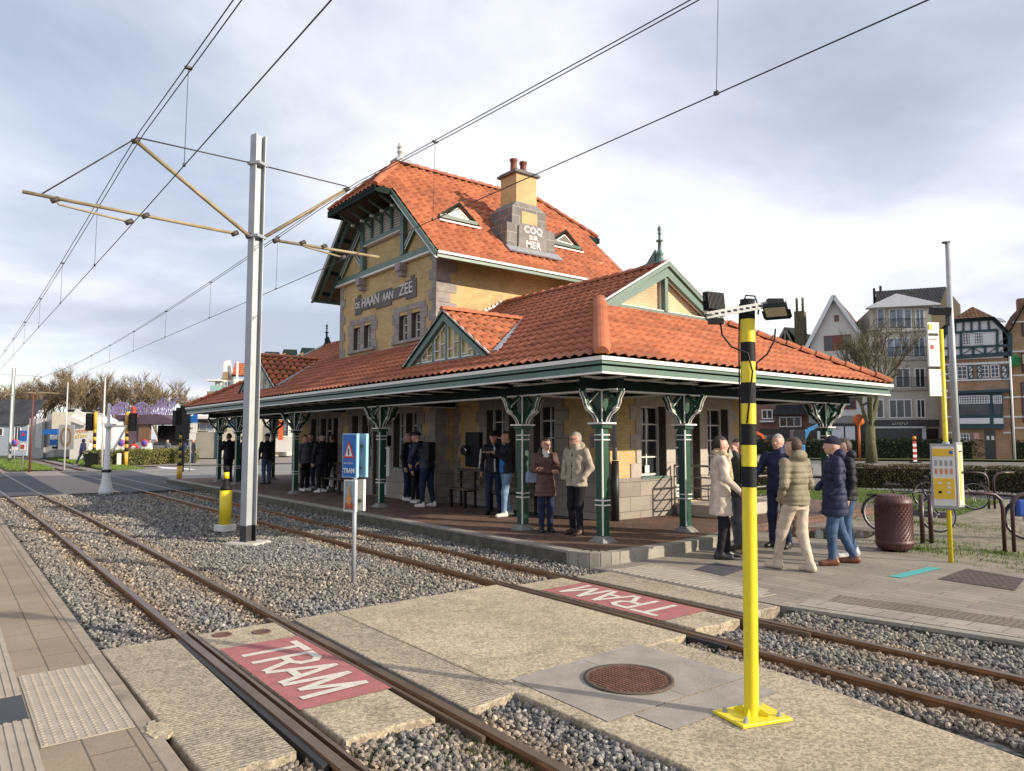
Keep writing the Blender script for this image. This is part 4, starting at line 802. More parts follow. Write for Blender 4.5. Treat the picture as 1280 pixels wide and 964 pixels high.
for i in range(4):
    u0 = XL_+(XR_-XL_)*i/4+.06; u1 = XL_+(XR_-XL_)*(i+1)/4-.06; n_ = 8
    for j in range(n_): v = 7.78+j*.073; b.cbox(F_.P((u0+u1)/2, .05, v+.035), (u1-u0-.01, .05, .045), 0, 0, tilt=(.35, 'X'))
b.build('louvres', mat('weathered_white_boards', (.50, .47, .43), .8, .15, 6), G_)
b = MB(); F_.box(b, XL_+.1, XR_-.1, -.01, .004, 7.77, 8.36); b.build('louvre_backing', DARKW, G_)
# ---- carved name stone on the tower
SG = MB(); xs = [-20.34, -19.98, -19.62, -18.95, -18.2, -17.55, -17.02, -16.70]
for (a, c, lo, hi) in ((-20.36, -19.92, 5.60, 6.12), (-19.92, -19.0, 5.68, 6.02), (-19.0, -18.05, 5.60, 6.10), (-18.05, -17.25, 5.72, 6.04), (-17.25, -16.68, 5.62, 6.14), (-16.98, -16.80, 6.14, 6.25), (-20.2, -20.0, 6.12, 6.20)): FT.box(SG, a, c-.003, 0, .035, lo, hi)
sg = SG.build('name_stone', DSTONE, ST, bevel=.012); LET = mat('pale_stone_letters', (.62, .60, .57), .85, .12, 6)
for s_, u, v, z_, k in (('DE', -20.13, 5.86, .26, .95), ('HAAN', -19.30, 5.88, .42, .95), ('AAN', -18.22, 5.86, .32, .95), ('ZEE', -17.20, 5.90, .44, 1.0)): text(s_, z_, frame_M(FT.P(u, .045, v), (1, 0, 0), (0, 0, 1)), LET, sg, ext=.012, bold=.004, sx=k)
# ---- chimney
cf = -15.50; b = MB(); b.box(cf-1.3, cf, 12.06, 13.84, 6.6, 7.82); CH = b.build('chimney', brickmat('dark_chimney_stone', (.21, .195, .185), (.165, .155, .145), (.36, .33, .30), .42, .27, .010, bump=.3, stain=.2), ST)
b = MB(); b.box(cf-1.2, cf-.10, 12.32, 13.58, 7.83, 8.34); b.prism([(cf-.10, 12.32, 8.34), (cf-.10, 13.58, 8.34), (cf-.22, 13.34, 8.56), (cf-.22, 12.56, 8.56)], (-.9, 0, 0)); b.build('stack', CH.data.materials[0], CH)
b = MB(); b.box(cf-.95, cf-.22, 12.57, 13.33, 8.56, 9.40); b.box(cf-.3, cf-.085, 12.66, 13.24, 7.86, 8.26); b.build('yellow_brick_shaft', YEL, CH)
b = MB(); b.box(cf-1.03, cf-.14, 12.48, 13.42, 9.40, 9.475); b.box(cf-.98, cf-.19, 12.53, 13.37, 9.476, 9.52); b.build('cap', DSTONE, CH, bevel=.01)
for yy in (12.76, 13.12): b = MB(); b.lathe([(.13, 0), (.13, .06), (.10, .08), (.095, .34), (.12, .36), (.12, .42), (.09, .43), (.085, .2)], (cf-.58, yy, 9.52), 16); b.build('chimney_pot', mat('brown_clay_pot', (.17, .05, .03), .6, .25, 8), CH)
b = MB(); b.box(cf-.02, cf+.045, 12.42, 13.50, 6.98, 7.78); b.box(cf-.02, cf+.05, 12.56, 13.38, 7.75, 7.84); tb_ = b.build('name_stone', DSTONE, CH, bevel=.015) if False else None
sg2 = MB(); sg2.prism([(cf+.001, 12.44, 7.10), (cf+.001, 12.50, 7.02), (cf+.001, 13.42, 7.02), (cf+.001, 13.48, 7.10), (cf+.001, 13.46, 7.78), (cf+.001, 13.34, 7.86), (cf+.001, 12.58, 7.86), (cf+.001, 12.46, 7.78)], (.05, 0, 0)); s2 = sg2.build('chimney_name_stone', mat('mid_grey_stone', (.21, .195, .185), .88, .2, 5, .3, 60), ST); LET2 = mat('white_letters', (.74, .72, .68), .8, .08, 6)
for s_, v, z_ in (('COQ', 7.69, .28), ('SUR', 7.48, .17), ('MER', 7.27, .28)): text(s_, z_, frame_M((cf+.056, 12.97, v), (0, 1, 0), (0, 0, 1)), LET2, s2, ext=.008, bold=.004, spacing=1.08)
b = MB(); b.cbox((cf+.15, 12.95, 7.04), (.28, 1.95, .04), 0, tilt=(.75, 'Y')); b.beam((cf+.02, 11.98, 7.0), (cf-1.0, 11.98, 8.0), .16, .04); b.build('lead_flashing', LEAD, CH)
# ---- triangular roof lights on the sunny slope
def rooflight(yc, h0, w_=1.15, hh=.42):
    x0 = XC+h0+.03; z0 = tz(XC+h0)+.055; b = MB(); dx = hh/SL
    for k in (-1, 1):
        pl = [(x0+.10, yc, z0+hh+.06), (x0+.10, yc+k*(w_/2+.12), z0-.06), (x0-dx-.15, yc, z0+hh+.06)]; b.prism(pl, (0, 0, -.035), 0)
    RLT = b.build('roof_light', TILE, ST); b = MB()
    b.prism([(x0+.02, yc-w_/2, z0-.02), (x0+.02, yc+w_/2, z0-.02), (x0+.02, yc, z0+hh)], (-.05, 0, 0), 0)
    for p, q in (((-w_/2, .10), (w_/2, .10)), ((-w_/2+.06, .08), (0, hh-.06)), ((w_/2-.06, .08), (0, hh-.06))): b.beam((x0+.03, yc+p[0]*.72, z0+p[1]+.02), (x0+.03, yc+q[0]*.72, z0+q[1]-.01), .03, .028, 1)
    for k in (-1, 1): b.beam((x0+.10, yc+k*(w_/2+.10), z0-.04), (x0+.10, yc, z0+hh+.055), .03, .05, 0)
    b.box(x0+.02, x0+.12, yc-w_/2-.05, yc+w_/2+.05, z0-.03, z0+.06, 2); b.box(x0+.03, x0+.19, yc-w_/2-.1, yc+w_/2+.1, z0-.14, z0-.10, 1); b.build('frame', [DARKW, WHITE, GREEN], RLT)
    b = MB(); b.prism([(x0+.022, yc-w_/3.2, z0+.11), (x0+.022, yc+w_/3.2, z0+.11), (x0+.022, yc, z0+hh-.10)], (.006, 0, 0)); b.build('pane', mat('sky_lit_glass', (.16, .15, .13), .15, .2, 3), RLT)
rooflight(10.85, 2.35); rooflight(14.75, 2.42)
# ---- drainpipe at the corner, hanging lamp, small bits
b = MB(); b.tube([(X1+.13, 10.62, .16), (X1+.13, 10.62, 1.35)], .075, 12, 0); b.tube([(X1+.12, 10.62, 1.36), (X1+.12, 10.62, 2.86)], .05, 12, 1); dp = b.build('drainpipe', [mat('black_iron', (.015, .015, .017), .5, .2, 8), mat('zinc_pipe', (.26, .28, .30), .45, .2, 6, metal=.4)], ST)
b = MB(); b.tube([(TX1+.16, 14.1, 6.25), (TX1+.45, 14.0, 6.1), (TX1+.2, 14.2, 5.75)], .05, 10); b.build('drainpipe', dp.data.materials[1], ST)
b = MB(); b.prism([(X1+.02, 12.55, .155), (X1+1.15, 12.55, .155), (X1+1.15, 15.2, .155), (X1+.02, 15.2, .155)], (0, 0, .25)); b.build('door_step', LQUOIN, ST, bevel=.015)
mb = MB(); 
for y in (12.5, 13.4, 14.4, 15.2): mb.tube([(X1+1.2, y, .16), (X1+1.2, y, 1.22)], .022, 8)
for z in (.52, .75, .98, 1.22): mb.tube([(X1+1.2, 12.5, z), (X1+1.2, 15.2, z)], .017 if z < 1.2 else .024, 8); mb.tube([(X1+.1, 12.5, z), (X1+1.2, 12.5, z)], .017 if z < 1.2 else .024, 8)
mb.tube([(X1+.1, 12.5, .16), (X1+.1, 12.5, 1.22)], .022, 8)
tag(mb.build('railing', mat('galvanised_steel', (.30, .285, .25), .5, .15, 8, metal=.5)), 'grey steel railing round the doorstep of the station', 'railing')
# ============================================================ PEOPLE
def cloth(name, c, rough=.85): return mat(name, c, max(rough, .6), .25, 9, .4, 90, spec=.22)
SKIN = mat('skin', (.52, .30, .22), .55, .08, 12); LIP = mat('lip_skin', (.36, .13, .11), .5, .1, 10)
JEANS = cloth('blue_jeans', (.055, .095, .17)); LJEANS = cloth('light_jeans', (.17, .26, .38)); DJEANS = cloth('dark_jeans', (.018, .025, .055)); BLACKT = cloth('black_trousers', (.014, .014, .018)); GREYT = cloth('grey_trousers', (.10, .10, .115)); CREAMT = cloth('cream_trousers', (.50, .42, .33))
BLACKC = cloth('black_jacket', (.014, .015, .020), .6); NAVYC = cloth('navy_coat', (.020, .024, .058), .55); NAVYL = cloth('deep_blue_jacket', (.02, .035, .12), .5); BROWNC = cloth('brown_puffer', (.105, .062, .052), .45); BEIGEC = cloth('beige_jacket', (.36, .315, .25)); OLIVEB = cloth('olive_beige_puffer', (.21, .185, .125), .55); CREAMC = cloth('cream_coat', (.56, .47, .39)); DGREENC = cloth('dark_green_puffer', (.035, .045, .038), .5); BLUEV = cloth('bright_blue_vest', (.02, .16, .46), .5); GREYC = cloth('grey_jacket', (.14, .15, .16)); WHITEC = cloth('white_jacket', (.6, .58, .55)); REDC = cloth('red_jacket', (.5, .05, .05))
BLKS = mat('black_shoes', (.015, .015, .015), .4, .2, 10); BRNS = mat('brown_leather_shoes', (.14, .05, .025), .45, .2, 10); WHTS = mat('white_trainers', (.62, .60, .56), .6, .1, 10); CRMS = mat('cream_trainers', (.50, .43, .33), .7, .1, 10); DBRNS = mat('dark_brown_shoes', (.05, .028, .02), .5, .2, 10)
HBLK = mat('black_hair', (.015, .011, .009), .6, .4, 40, .5, 120); HBRN = mat('brown_hair', (.05, .026, .014), .6, .35, 40, .5, 120); HGRY = mat('grey_hair', (.30, .29, .27), .7, .3, 40, .5, 120); EYEM = mat('eye', (.05, .035, .03), .25, .1, 5); FUR = mat('fur_trim', (.07, .05, .04), .95, .5, 60, 1., 150); SCARF = mat('mustard_check_scarf', (.42, .34, .21), .9, .45, 22, .6, 80); WOOL = mat('white_knit', (.6, .58, .54), .95, .1, 30, .6, 90)
def smin(a, b, k): h = np.clip(.5+.5*(b-a)/k, 0, 1); return b*(1-h)+a*h-k*h*(1-h)
def s_cap(P, a, b, ra, rb):
    a = np.array(a); b = np.array(b); ab = b-a; t = np.clip(((P-a)@ab)/max(ab@ab, 1e-9), 0, 1); return np.linalg.norm(P-a-t[..., None]*ab, axis=-1)-(ra+(rb-ra)*t)
def s_ell(P, c, r):
    r = np.array(r); q = (P-np.array(c))/r; k = np.linalg.norm(q, axis=-1); return (k-1)*r.min()*np.where(k > 1, 1.0, 1.0)
def s_loft(P, S_, pw=2.4):
    z = P[..., 2]; zs = [s[0] for s in S_]; cx = np.interp(z, zs, [s[1] for s in S_]); cy = np.interp(z, zs, [s[2] for s in S_]); rx = np.interp(z, zs, [s[3] for s in S_]); ry = np.interp(z, zs, [s[4] for s in S_])
    q = (np.abs((P[..., 0]-cx)/rx)**pw+np.abs((P[..., 1]-cy)/ry)**pw)**(1/pw); d = (q-1)*np.minimum(rx, ry); e = np.maximum(zs[0]-z, z-zs[-1]); return np.maximum(d, e)
def nets(F, o, h):          # surface nets on a scalar grid
    s = F < 0; nx, ny, nz = F.shape; occ = np.zeros((nx-1, ny-1, nz-1), int)
    acc = np.zeros((nx-1, ny-1, nz-1, 3)); cnt = np.zeros((nx-1, ny-1, nz-1))
    for ax in range(3):
        for u in (0, 1):
            for v in (0, 1):
                sl0 = [None]*3; oth = [k for k in range(3) if k != ax]; off = [0, 0, 0]; off[oth[0]] = u; off[oth[1]] = v
                a = tuple(slice(off[k], off[k]+F.shape[k]-1) for k in range(3)); off2 = list(off); off2[ax] += 1; b = tuple(slice(off2[k], off2[k]+F.shape[k]-1) for k in range(3))
                fa, fb = F[a], F[b]; m = (fa < 0) != (fb < 0); t = np.where(m, fa/np.where(m, fa-fb, 1), 0); cnt += m
                for k in range(3): acc[..., k] += m*(off[k]+(t if k == ax else 0))
    act = cnt > 0; idx = -np.ones(act.shape, int); idx[act] = np.arange(act.sum()); ii = np.argwhere(act); V = (ii+acc[act]/cnt[act][:, None])*h+np.array(o); Q = []
    for ax in range(3):
        a = [slice(1, n-1) for n in F.shape]; a[ax] = slice(0, F.shape[ax]-1); b = list(a); b[ax] = slice(1, F.shape[ax]); sa, sb = s[tuple(a)], s[tuple(b)]
        for flip in (False, True):
            m = (sa & ~sb) if not flip else (~sa & sb); g = np.argwhere(m)
            if not len(g): continue
            for k in range(3):
                if k != ax: g[:, k] += 1
            u, v = [(1, 2), (2, 0), (0, 1)][ax]; q = []
            for du, dv in ((0, 0), (-1, 0), (-1, -1), (0, -1)):
                c = g.copy(); c[:, u] += du; c[:, v] += dv; q.append(idx[c[:, 0], c[:, 1], c[:, 2]])
            q = np.stack(q, 1); Q.append(q[:, ::-1] if flip else q)
    return V, np.concatenate(Q)
def rotz(P, a, c): x, y = P[..., 0]-c[0], P[..., 1]-c[1]; ca, sa = math.cos(-a), math.sin(-a); return np.stack([x*ca-y*sa+c[0], x*sa+y*ca+c[1], P[..., 2]], -1)
HEADC = np.array((.02, 0, 1.612))
def hand(w, d, side, curl=.5, nrm=(0, 0, -1)):
    w = np.array(w, float); d = np.array(d, float); d /= np.linalg.norm(d); nrm = np.array(nrm, float); nrm -= d*(nrm@d); nrm /= np.linalg.norm(nrm); s = np.cross(d, nrm)*side; out_ = [('cap', w, w+d*.045, .024, .028)]
    out_ += [('cap', w+d*.03+s*k, w+d*.085+s*k, .015, .013) for k in (-.026, 0, .024)]
    for i, (k, ln) in enumerate(((-.034, .036), (-.012, .042), (.011, .040), (.033, .032))):
        a = w+d*.09+s*k; b = a+(d*math.cos(curl)+nrm*math.sin(curl))*ln; c = b+(d*math.cos(curl*2)+nrm*math.sin(curl*2))*ln*.85; out_ += [('cap', a, b, .0105, .0095), ('cap', b, c, .0095, .0085)]
    a = w+d*.03-s*.032; b = a+(d*.7-s*.7)*.035+nrm*.01; c = b+(d*.95-s*.1)*.03+nrm*.012; return out_+[('cap', a, b, .014, .012), ('cap', b, c, .012, .010)]
def person(label, loc, deg, h=1.75, top=BLACKC, legs=BLACKT, shoes=BLKS, hair=HBRN, style='short', coat=.86, puff=0, arms=(None, None), hands=(True, True), feet=((0, .10), (0, -.10)), knees=None, lean=0., headyaw=0., nod=0., glasses=False, collar=None, extras=(), res=.011, stocky=1., hood=False, fem=False, group=None, cat='person', strap=None, curl=(.5, .5), hdir=(None, None)):
    k = h/1.75; lx = lambda z: lean*max(0, z-.95)
    groups = {'skin': [], 'top': [], 'legs': [], 'shoes': [], 'col': []}
    hip = .93; st = stocky
    for i, (fx, fy) in enumerate(feet):
        s = 1 if i == 0 else -1; ak = np.array((fx, fy, .085)); hp = np.array((0, s*.09*st, .90)); kn = (ak+hp)/2+np.array((.035, 0, -.0)) if not (knees and knees[i]) else np.array(knees[i])
        groups['legs'] += [('cap', hp, kn, .092*st, .066*st), ('cap', kn, ak+(0, 0, .02), .066*st, .052)]
        groups['shoes'] += [('foot', (fx, fy, s))]
    groups['legs'] += [('loft', [(.80, 0, 0, .09*st, .15*st), (.93, 0, 0, .115*st, .17*st), (1.04, 0, 0, .105*st, .15*st)])]
    sh = .185*st*(.9 if fem else 1); fl = .035 if coat < .7 else .012
    sec = [(coat, lx(coat)*.5, 0, (.125+fl)*st, (.175+fl)*st), (.95, lx(.95), 0, .135*st, .18*st), (1.10, lx(1.1), 0, .122*st, .160*st*(.94 if fem else 1)), (1.30, lx(1.3), 0, .135*st, .182*st), (1.40, lx(1.4)-.005, 0, .105*st, .17*st), (1.455, lx(1.46)-.01, 0, .07, .10), (1.50, lx(1.5)+.0, 0, .062, .066)]
    groups['top'] += [('loft', sec)]
    for i in (0, 1):
        s = 1 if i == 0 else -1; S0 = np.array((lx(1.41), s*sh, 1.405)); A = arms[i] or ((.0, s*(sh+.075), 1.13), (.06, s*(sh+.07), .89))
        E_, W_ = np.array(A[0], float), np.array(A[1], float); groups['top'] += [('cap', S0, E_, .068*st, .055), ('cap', E_, W_, .056, .044)]
        if hands[i]:
            d = (W_-E_)/np.linalg.norm(W_-E_) if hdir[i] is None else np.array(hdir[i], float); groups['skin'] += hand(W_+d*.02, d, s, curl[i], (-d[2]*.2+.15, -s*1., -.1) if abs(d[2]) > .6 else (0, 0, -1) if hdir[i] is None else (.3, -s*.8, -.3))
    hc = HEADC+np.array((lx(1.6)+nod*.10, 0, -nod*.05)); hx, hz = hc[0], hc[2]
    groups['skin'] += [('cap', (lx(1.45), 0, 1.44), (hx-.02, 0, hz-.06), .062, .056)]
    groups['head'] = [('ell', (hx-.005, 0, hz+.015), (.103, .083, .112)), ('ell', (hx+.025, 0, hz-.055), (.066, .060, .066)), ('ell', (hx+.05, 0, hz-.085), (.03, .03, .025)), ('cap', (hx+.085, 0, hz+.02), (hx+.108, 0, hz-.018), .010, .016), ('cap', (hx+.078, -.03, hz+.032), (hx+.078, .03, hz+.032), .014, .014), ('ell', (hx+.075, 0, hz-.052), (.016, .026, .011)), ('ell', (hx-.005, .078, hz), (.022, .010, .030)), ('ell', (hx-.005, -.078, hz), (.022, .010, .030)), ('cap', (hx+.05, -.04, hz-.015), (hx+.05, .04, hz-.015), .022, .022)]
    if collar: groups['col'] += [('loft', [(1.43, lx(1.45)+.01, 0, .085, .10), (1.50, lx(1.5)+.012, 0, .078, .080), (1.545, lx(1.5)+.016, 0, .074, .074)])]
    for g, p in extras: groups.setdefault(g, []).append(p)
    h_ = res; lo = np.array((-.50, -.62, -.02)); hi = np.array((.55, .62, 1.86)); 
    pts = [q for g in groups.values() for p in g for q in ((p[1], p[2]) if p[0] == 'cap' else ())]; A_ = np.array([np.array(p, float) for p in pts]); lo = np.minimum(A_.min(0)-.17, (-.24, -.28, -.02)); hi = np.maximum(A_.max(0)+.17, (.24, .28, 1.80)); lo[2] = -.02; hi[2] = 1.80
    n = np.ceil((hi-lo)/h_).astype(int)+1; ax = [lo[i]+h_*np.arange(n[i]) for i in range(3)]; FD = {}
    for g, prims in groups.items():
        if not prims: continue
        F = np.full(n, 1.0)
        for p in prims:
            ps = ()
            if p[0] == 'cap': b0 = np.minimum(p[1], p[2])-max(p[3], p[4])-.06; b1 = np.maximum(p[1], p[2])+max(p[3], p[4])+.06
            elif p[0] == 'ell': m_ = max(p[2]); b0 = np.array(p[1])-m_-.06; b1 = np.array(p[1])+m_+.06
            elif p[0] == 'foot': fx, fy, s = p[1]; b0 = np.array((fx-.2, fy-.13, -.03)); b1 = np.array((fx+.3, fy+.13, .2))
            else: b0 = np.array((-.4, -.4, p[1][0][0]-.05)); b1 = np.array((.7, .4, p[1][-1][0]+.05))
            if g == 'head': b0 = b0-.08; b1 = b1+.08; b0[2] += .06
            i0 = np.clip(np.floor((b0-lo)/h_).astype(int), 0, n-1); i1 = np.clip(np.ceil((b1-lo)/h_).astype(int)+1, 1, n)
            P = np.stack(np.meshgrid(*[ax[i][i0[i]:i1[i]] for i in range(3)], indexing='ij'), -1); sl = tuple(slice(i0[i], i1[i]) for i in range(3))
            Pq = rotz(P, headyaw, (hx-.03, 0)) if g == 'head' else P
            if p[0] == 'cap': d = s_cap(Pq, *p[1:5])
            elif p[0] == 'ell': d = s_ell(Pq, p[1], p[2])
            elif p[0] == 'foot':
                fx, fy, s = p[1]; ank = .04 if fy*0 == 0 else 0
                d = smin(s_cap(P, (fx-.045, fy, .045), (fx+.15, fy+s*.02, .030), .046, .042), s_cap(P, (fx-.02, fy, .10), (fx+.03, fy, .055), .048, .045), .03); d = np.maximum(d, .002-P[..., 2])
            else: d = s_loft(P, p[1])
            kk = {'top': .045, 'legs': .04, 'skin': .006, 'head': .022, 'shoes': .02}.get(g, .02); F[sl] = smin(F[sl], d, kk)
        if g == 'top' and puff:
            z = ax[2]; q = puff if isinstance(puff, float) else .085; F = F+(.013*(1-np.abs(np.sin(PI*z/q))**.4))[None, None, :]
        if g == 'top':
            P = np.stack(np.meshgrid(*ax, indexing='ij'), -1)
            F = F+.0035*np.sin(P[..., 2]*34+P[..., 1]*21+np.sin(P[..., 0]*30)*1.5)
            if hood: F = smin(F, s_ell(P, (lx(1.5)-.075, 0, 1.50), (.085, .12, .085)), .03)
        if g == 'legs':
            P = np.stack(np.meshgrid(*ax, indexing='ij'), -1); F = F+.0022*np.sin(P[..., 2]*48+P[..., 0]*40+2*np.sin(P[..., 1]*30)); F = F+np.clip((P[..., 2]-coat-.01)*1.2, 0, .05)
        FD[g] = F
    GL = list(FD); A_ = np.stack([FD[g] for g in GL]); T = A_.min(0); V, Q = nets(T, lo, h_)
    C = V[Q].mean(1); gi = np.clip(np.round((C-lo)/h_).astype(int), 0, n-1); M_ = A_[:, gi[:, 0], gi[:, 1], gi[:, 2]].argmin(0)
    mm = {'skin': SKIN, 'head': SKIN, 'top': top, 'legs': legs, 'shoes': shoes, 'col': collar, 'white': WOOL, 'scarf': SCARF, 'blue': BLUEV, 'fur': FUR, 'wstripe': WHITEC, 'pack': BLACKC}
    me = npmesh('person', V*k, Q, [mm[g] for g in GL], M_, True); o = bpy.data.objects.new('person', me); COL.objects.link(o); o.location = loc; o.rotation_euler = (0, 0, R(deg)); tag(o, label, cat, group); WORG[o] = Vector((0, 0, 0))
    def sub(nm, V2, Q2, mt):
        m2 = npmesh(nm, V2*k, Q2, mt, None, True); c = bpy.data.objects.new(nm, m2); COL.objects.link(c); c.parent = o; return c
    if style != 'bald':
        hr = max(.007, res*.6) if res < .015 else .014; l2 = np.array((hx-.19, -.15, hz-.16)); h2 = np.array((hx+.17, .15, hz+.20)); n2 = np.ceil((h2-l2)/hr).astype(int)+1; P = np.stack(np.meshgrid(*[l2[i]+hr*np.arange(n2[i]) for i in range(3)], indexing='ij'), -1); Pq = rotz(P, headyaw, (hx-.03, 0)); X, Y, Z = Pq[..., 0]-hx, Pq[..., 1], Pq[..., 2]-hz
        if style in ('beanie', 'cap'):
            d = s_ell(Pq, (hx-.012, 0, hz+.035), (.118, .098, .116)); d = np.maximum(d, (.030+X*.12 if style == 'beanie' else .045)-Z)
            if style == 'cap': d = smin(d, np.maximum(s_ell(Pq, (hx+.09, 0, hz+.05), (.085, .065, .020)), .03-Z), .01)
        elif style == 'hood':
            d = s_ell(Pq, (hx-.03, 0, hz+.0), (.125, .105, .135)); d = np.maximum(d, X-.03)
        else:
            e = {'short': (.113, .092, .122), 'bob': (.124, .102, .126), 'thin': (.109, .088, .116)}[style]; d = s_ell(Pq, (hx-.012, 0, hz+.020), e)
            cut = np.maximum(Z-.075+np.maximum(-X+.0, 0)*.9, -.02-X) if style != 'bob' else np.maximum(Z-.085+np.maximum(-X+.03, 0)*1.4, -.0-X)
            d = np.maximum(d, -np.minimum(cut*0+np.where((X > -.02) & (Z < .072+np.clip(.03-X, 0, .05)*.3), -1., 1.), np.where((Z < -.045), -1., 1.) if style != 'bob' else 1.)*.02)
            d = d+.0022*np.sin(Z*160+Y*90)*np.cos(X*140)
        try: V2, Q2 = nets(d, l2, hr); sub({'beanie': 'woollen_hat', 'cap': 'cap', 'hood': 'hood'}.get(style, 'hair'), V2, Q2, hair)
        except Exception: pass
    if res < .012:
        ca, sa = math.cos(headyaw), math.sin(headyaw); hp = lambda x, y, z: (((x+.03)*ca-y*sa+hx-.03)*k, ((x+.03)*sa+y*ca)*k, (z+hz)*k)
        for s in (-1, 1):
            mb = MB(); c = hp(.083, s*.030, .008); mb.lathe([(.0, -.007), (.008, -.004), (.011, 0), (.008, .004), (0, .007)], c, 8); e_ = mb.build('eye', EYEM, o)
        mb = MB(); mb.tube([hp(.083, -.02, -.051), hp(.0905, 0, -.052), hp(.083, .02, -.051)], .0045, 6); mb.build('lips', LIP, o)
        if glasses:
            mb = MB()
            for s in (-1, 1): mb.tube([hp(.108, s*.032+.024*math.cos(t), .006+.018*math.sin(t)) for t in np.linspace(0, 2*PI, 14)[:-1]], .003, 5, closed=True); mb.tube([hp(.106, s*.056, .010), hp(.05, s*.082, .012), hp(.0, s*.084, .008)], .003, 5)
            mb.tube([hp(.110, -.008, .01), hp(.110, .008, .01)], .003, 5); mb.build('glasses', HBLK, o)
    return o
CAMD = lambda x, y: math.degrees(math.atan2(-y, -x))       # heading that looks at the camera
P1 = G(902, 698); P2 = (-6.96, 10.18, 0); PFZ = .157
# -- the group talking on the right pavement
person('man in a long cream coat and checked scarf facing the group beside the striped pole', (*P1[:2], 0), 48, 1.84, CREAMC, BLACKT, BLKS, HBLK, coat=.62, collar=None, arms=(((-.02, .25, 1.14), (.08, .26, .92)), ((.02, -.26, 1.15), (.20, -.22, .98))), feet=((.10, .09), (-.04, -.10)), extras=[('scarf', ('cap', (-.02, .075, 1.50), (.03, -.075, 1.50), .05, .05)), ('scarf', ('cap', (.05, -.06, 1.50), (.06, .06, 1.49), .045, .045)), ('scarf', ('cap', (-.06, -.03, 1.51), (-.06, .03, 1.51), .045, .045)), ('scarf', ('cap', (.10, -.05, 1.46), (.135, -.06, 1.14), .04, .045))])
person('man in dark green puffer half hidden by the striped pole, hand at his head', (-6.80, 9.98, 0), 235, 1.80, DGREENC, GREYT, DBRNS, HBRN, puff=.09, coat=.85, arms=(((.06, .34, 1.22), (.12, .15, 1.52)), ((.0, -.27, 1.15), (.13, -.20, 1.0))), hdir=((-.1, -.35, .6), None), hands=(True, False), feet=((0, .14), (0, -.15)))
person('grey-haired man in a navy jacket leaning an arm on the rail behind the beige jacket', (-6.72, 10.98, 0), CAMD(-6.5, 10.7)-25, 1.88, NAVYC, DJEANS, BLKS, HGRY, 'thin', coat=.86, arms=(((.04, .28, 1.16), (.16, .22, .96)), ((.06, -.30, 1.18), (.20, -.34, 1.04))), collar=NAVYC, feet=((0, .12), (.02, -.12)), stocky=1.06)
person('dark-haired man seen from behind in an olive beige puffer and cream trousers', (-5.40, 9.22, 0), 172, 1.82, OLIVEB, CREAMT, CRMS, HBRN, puff=.075, coat=.86, hood=True, headyaw=.25, arms=(((-.03, .26, 1.13), (.08, .22, .93)), ((-.02, -.26, 1.13), (.10, -.24, .93))), hands=(False, False), feet=((.26, .08), (-.13, -.08)), knees=((.16, .09, .50), (-.01, -.09, .48)), stocky=1.08)
person('man in a navy woollen hat and long quilted navy coat with jeans and brown shoes', (-5.34, 10.15, 0), 222, 1.83, NAVYC, JEANS, BRNS, mat('navy_knit', (.012, .014, .030), .95, .3, 60, .8, 120), 'beanie', puff=.095, coat=.66, hood=True, arms=(((.02, .27, 1.14), (.13, .20, .98)), ((.04, -.26, 1.15), (.17, -.20, 1.02))), hands=(False, False), feet=((.08, .12), (-.26, -.13)), knees=((.08, .11, .49), (-.08, -.12, .48)), stocky=1.1, headyaw=.12)
person('man in a black jacket and jeans standing behind the navy quilted coat', (-5.55, 10.90, 0), 225, 1.80, BLACKC, JEANS, WHTS, HBRN, 'short', puff=.1, coat=.84, hood=True, arms=((None), ((-.08, -.30, 1.14), (.04, -.27, .95))), hands=(True, False), feet=((.02, .11), (-.12, -.12)), stocky=1.05)
# -- on the platform by the columns
person('woman in a long brown puffer coat with folded arms between two columns', (-9.74, 8.45, PFZ), CAMD(-9.7, 8.4)+12, 1.66, BROWNC, DJEANS, BLKS, HBRN, 'bob', puff=.088, coat=.66, fem=True, glasses=True, headyaw=.25, arms=(((.05, .24, 1.16), (.19, -.06, 1.17)), ((.05, -.24, 1.15), (.21, .04, 1.12))), hdir=((.0, -1, .1), (.0, 1, .05)), extras=[('white', ('loft', [(1.38, .07, 0, .045, .055), (1.48, .03, 0, .062, .062), (1.53, .02, 0, .056, .056)])), ('fur', ('cap', (-.05, .09, 1.47), (.06, .10, 1.42), .05, .035)), ('fur', ('cap', (-.05, -.09, 1.47), (.06, -.10, 1.42), .05, .035)), ('fur', ('cap', (-.10, .06, 1.50), (-.10, -.06, 1.50), .06, .06))], feet=((0, .08), (.02, -.08)))
person('older man with glasses and grey hair in a beige zip jacket and black trousers', (-9.12, 8.62, PFZ), CAMD(-9.1, 8.6)-38, 1.76, BEIGEC, BLACKT, DBRNS, HGRY, 'thin', coat=.82, glasses=True, hood=True, collar=BEIGEC, headyaw=-.35, arms=(((-.04, .28, 1.14), (.10, .22, .95)), ((-.04, -.28, 1.14), (.10, -.22, .95))), hands=(False, False), feet=((.04, .10), (-.03, -.11)), extras=[('fur', ('cap', (.125, 0, 1.40), (.145, 0, .90), .008, .008))], stocky=1.05)
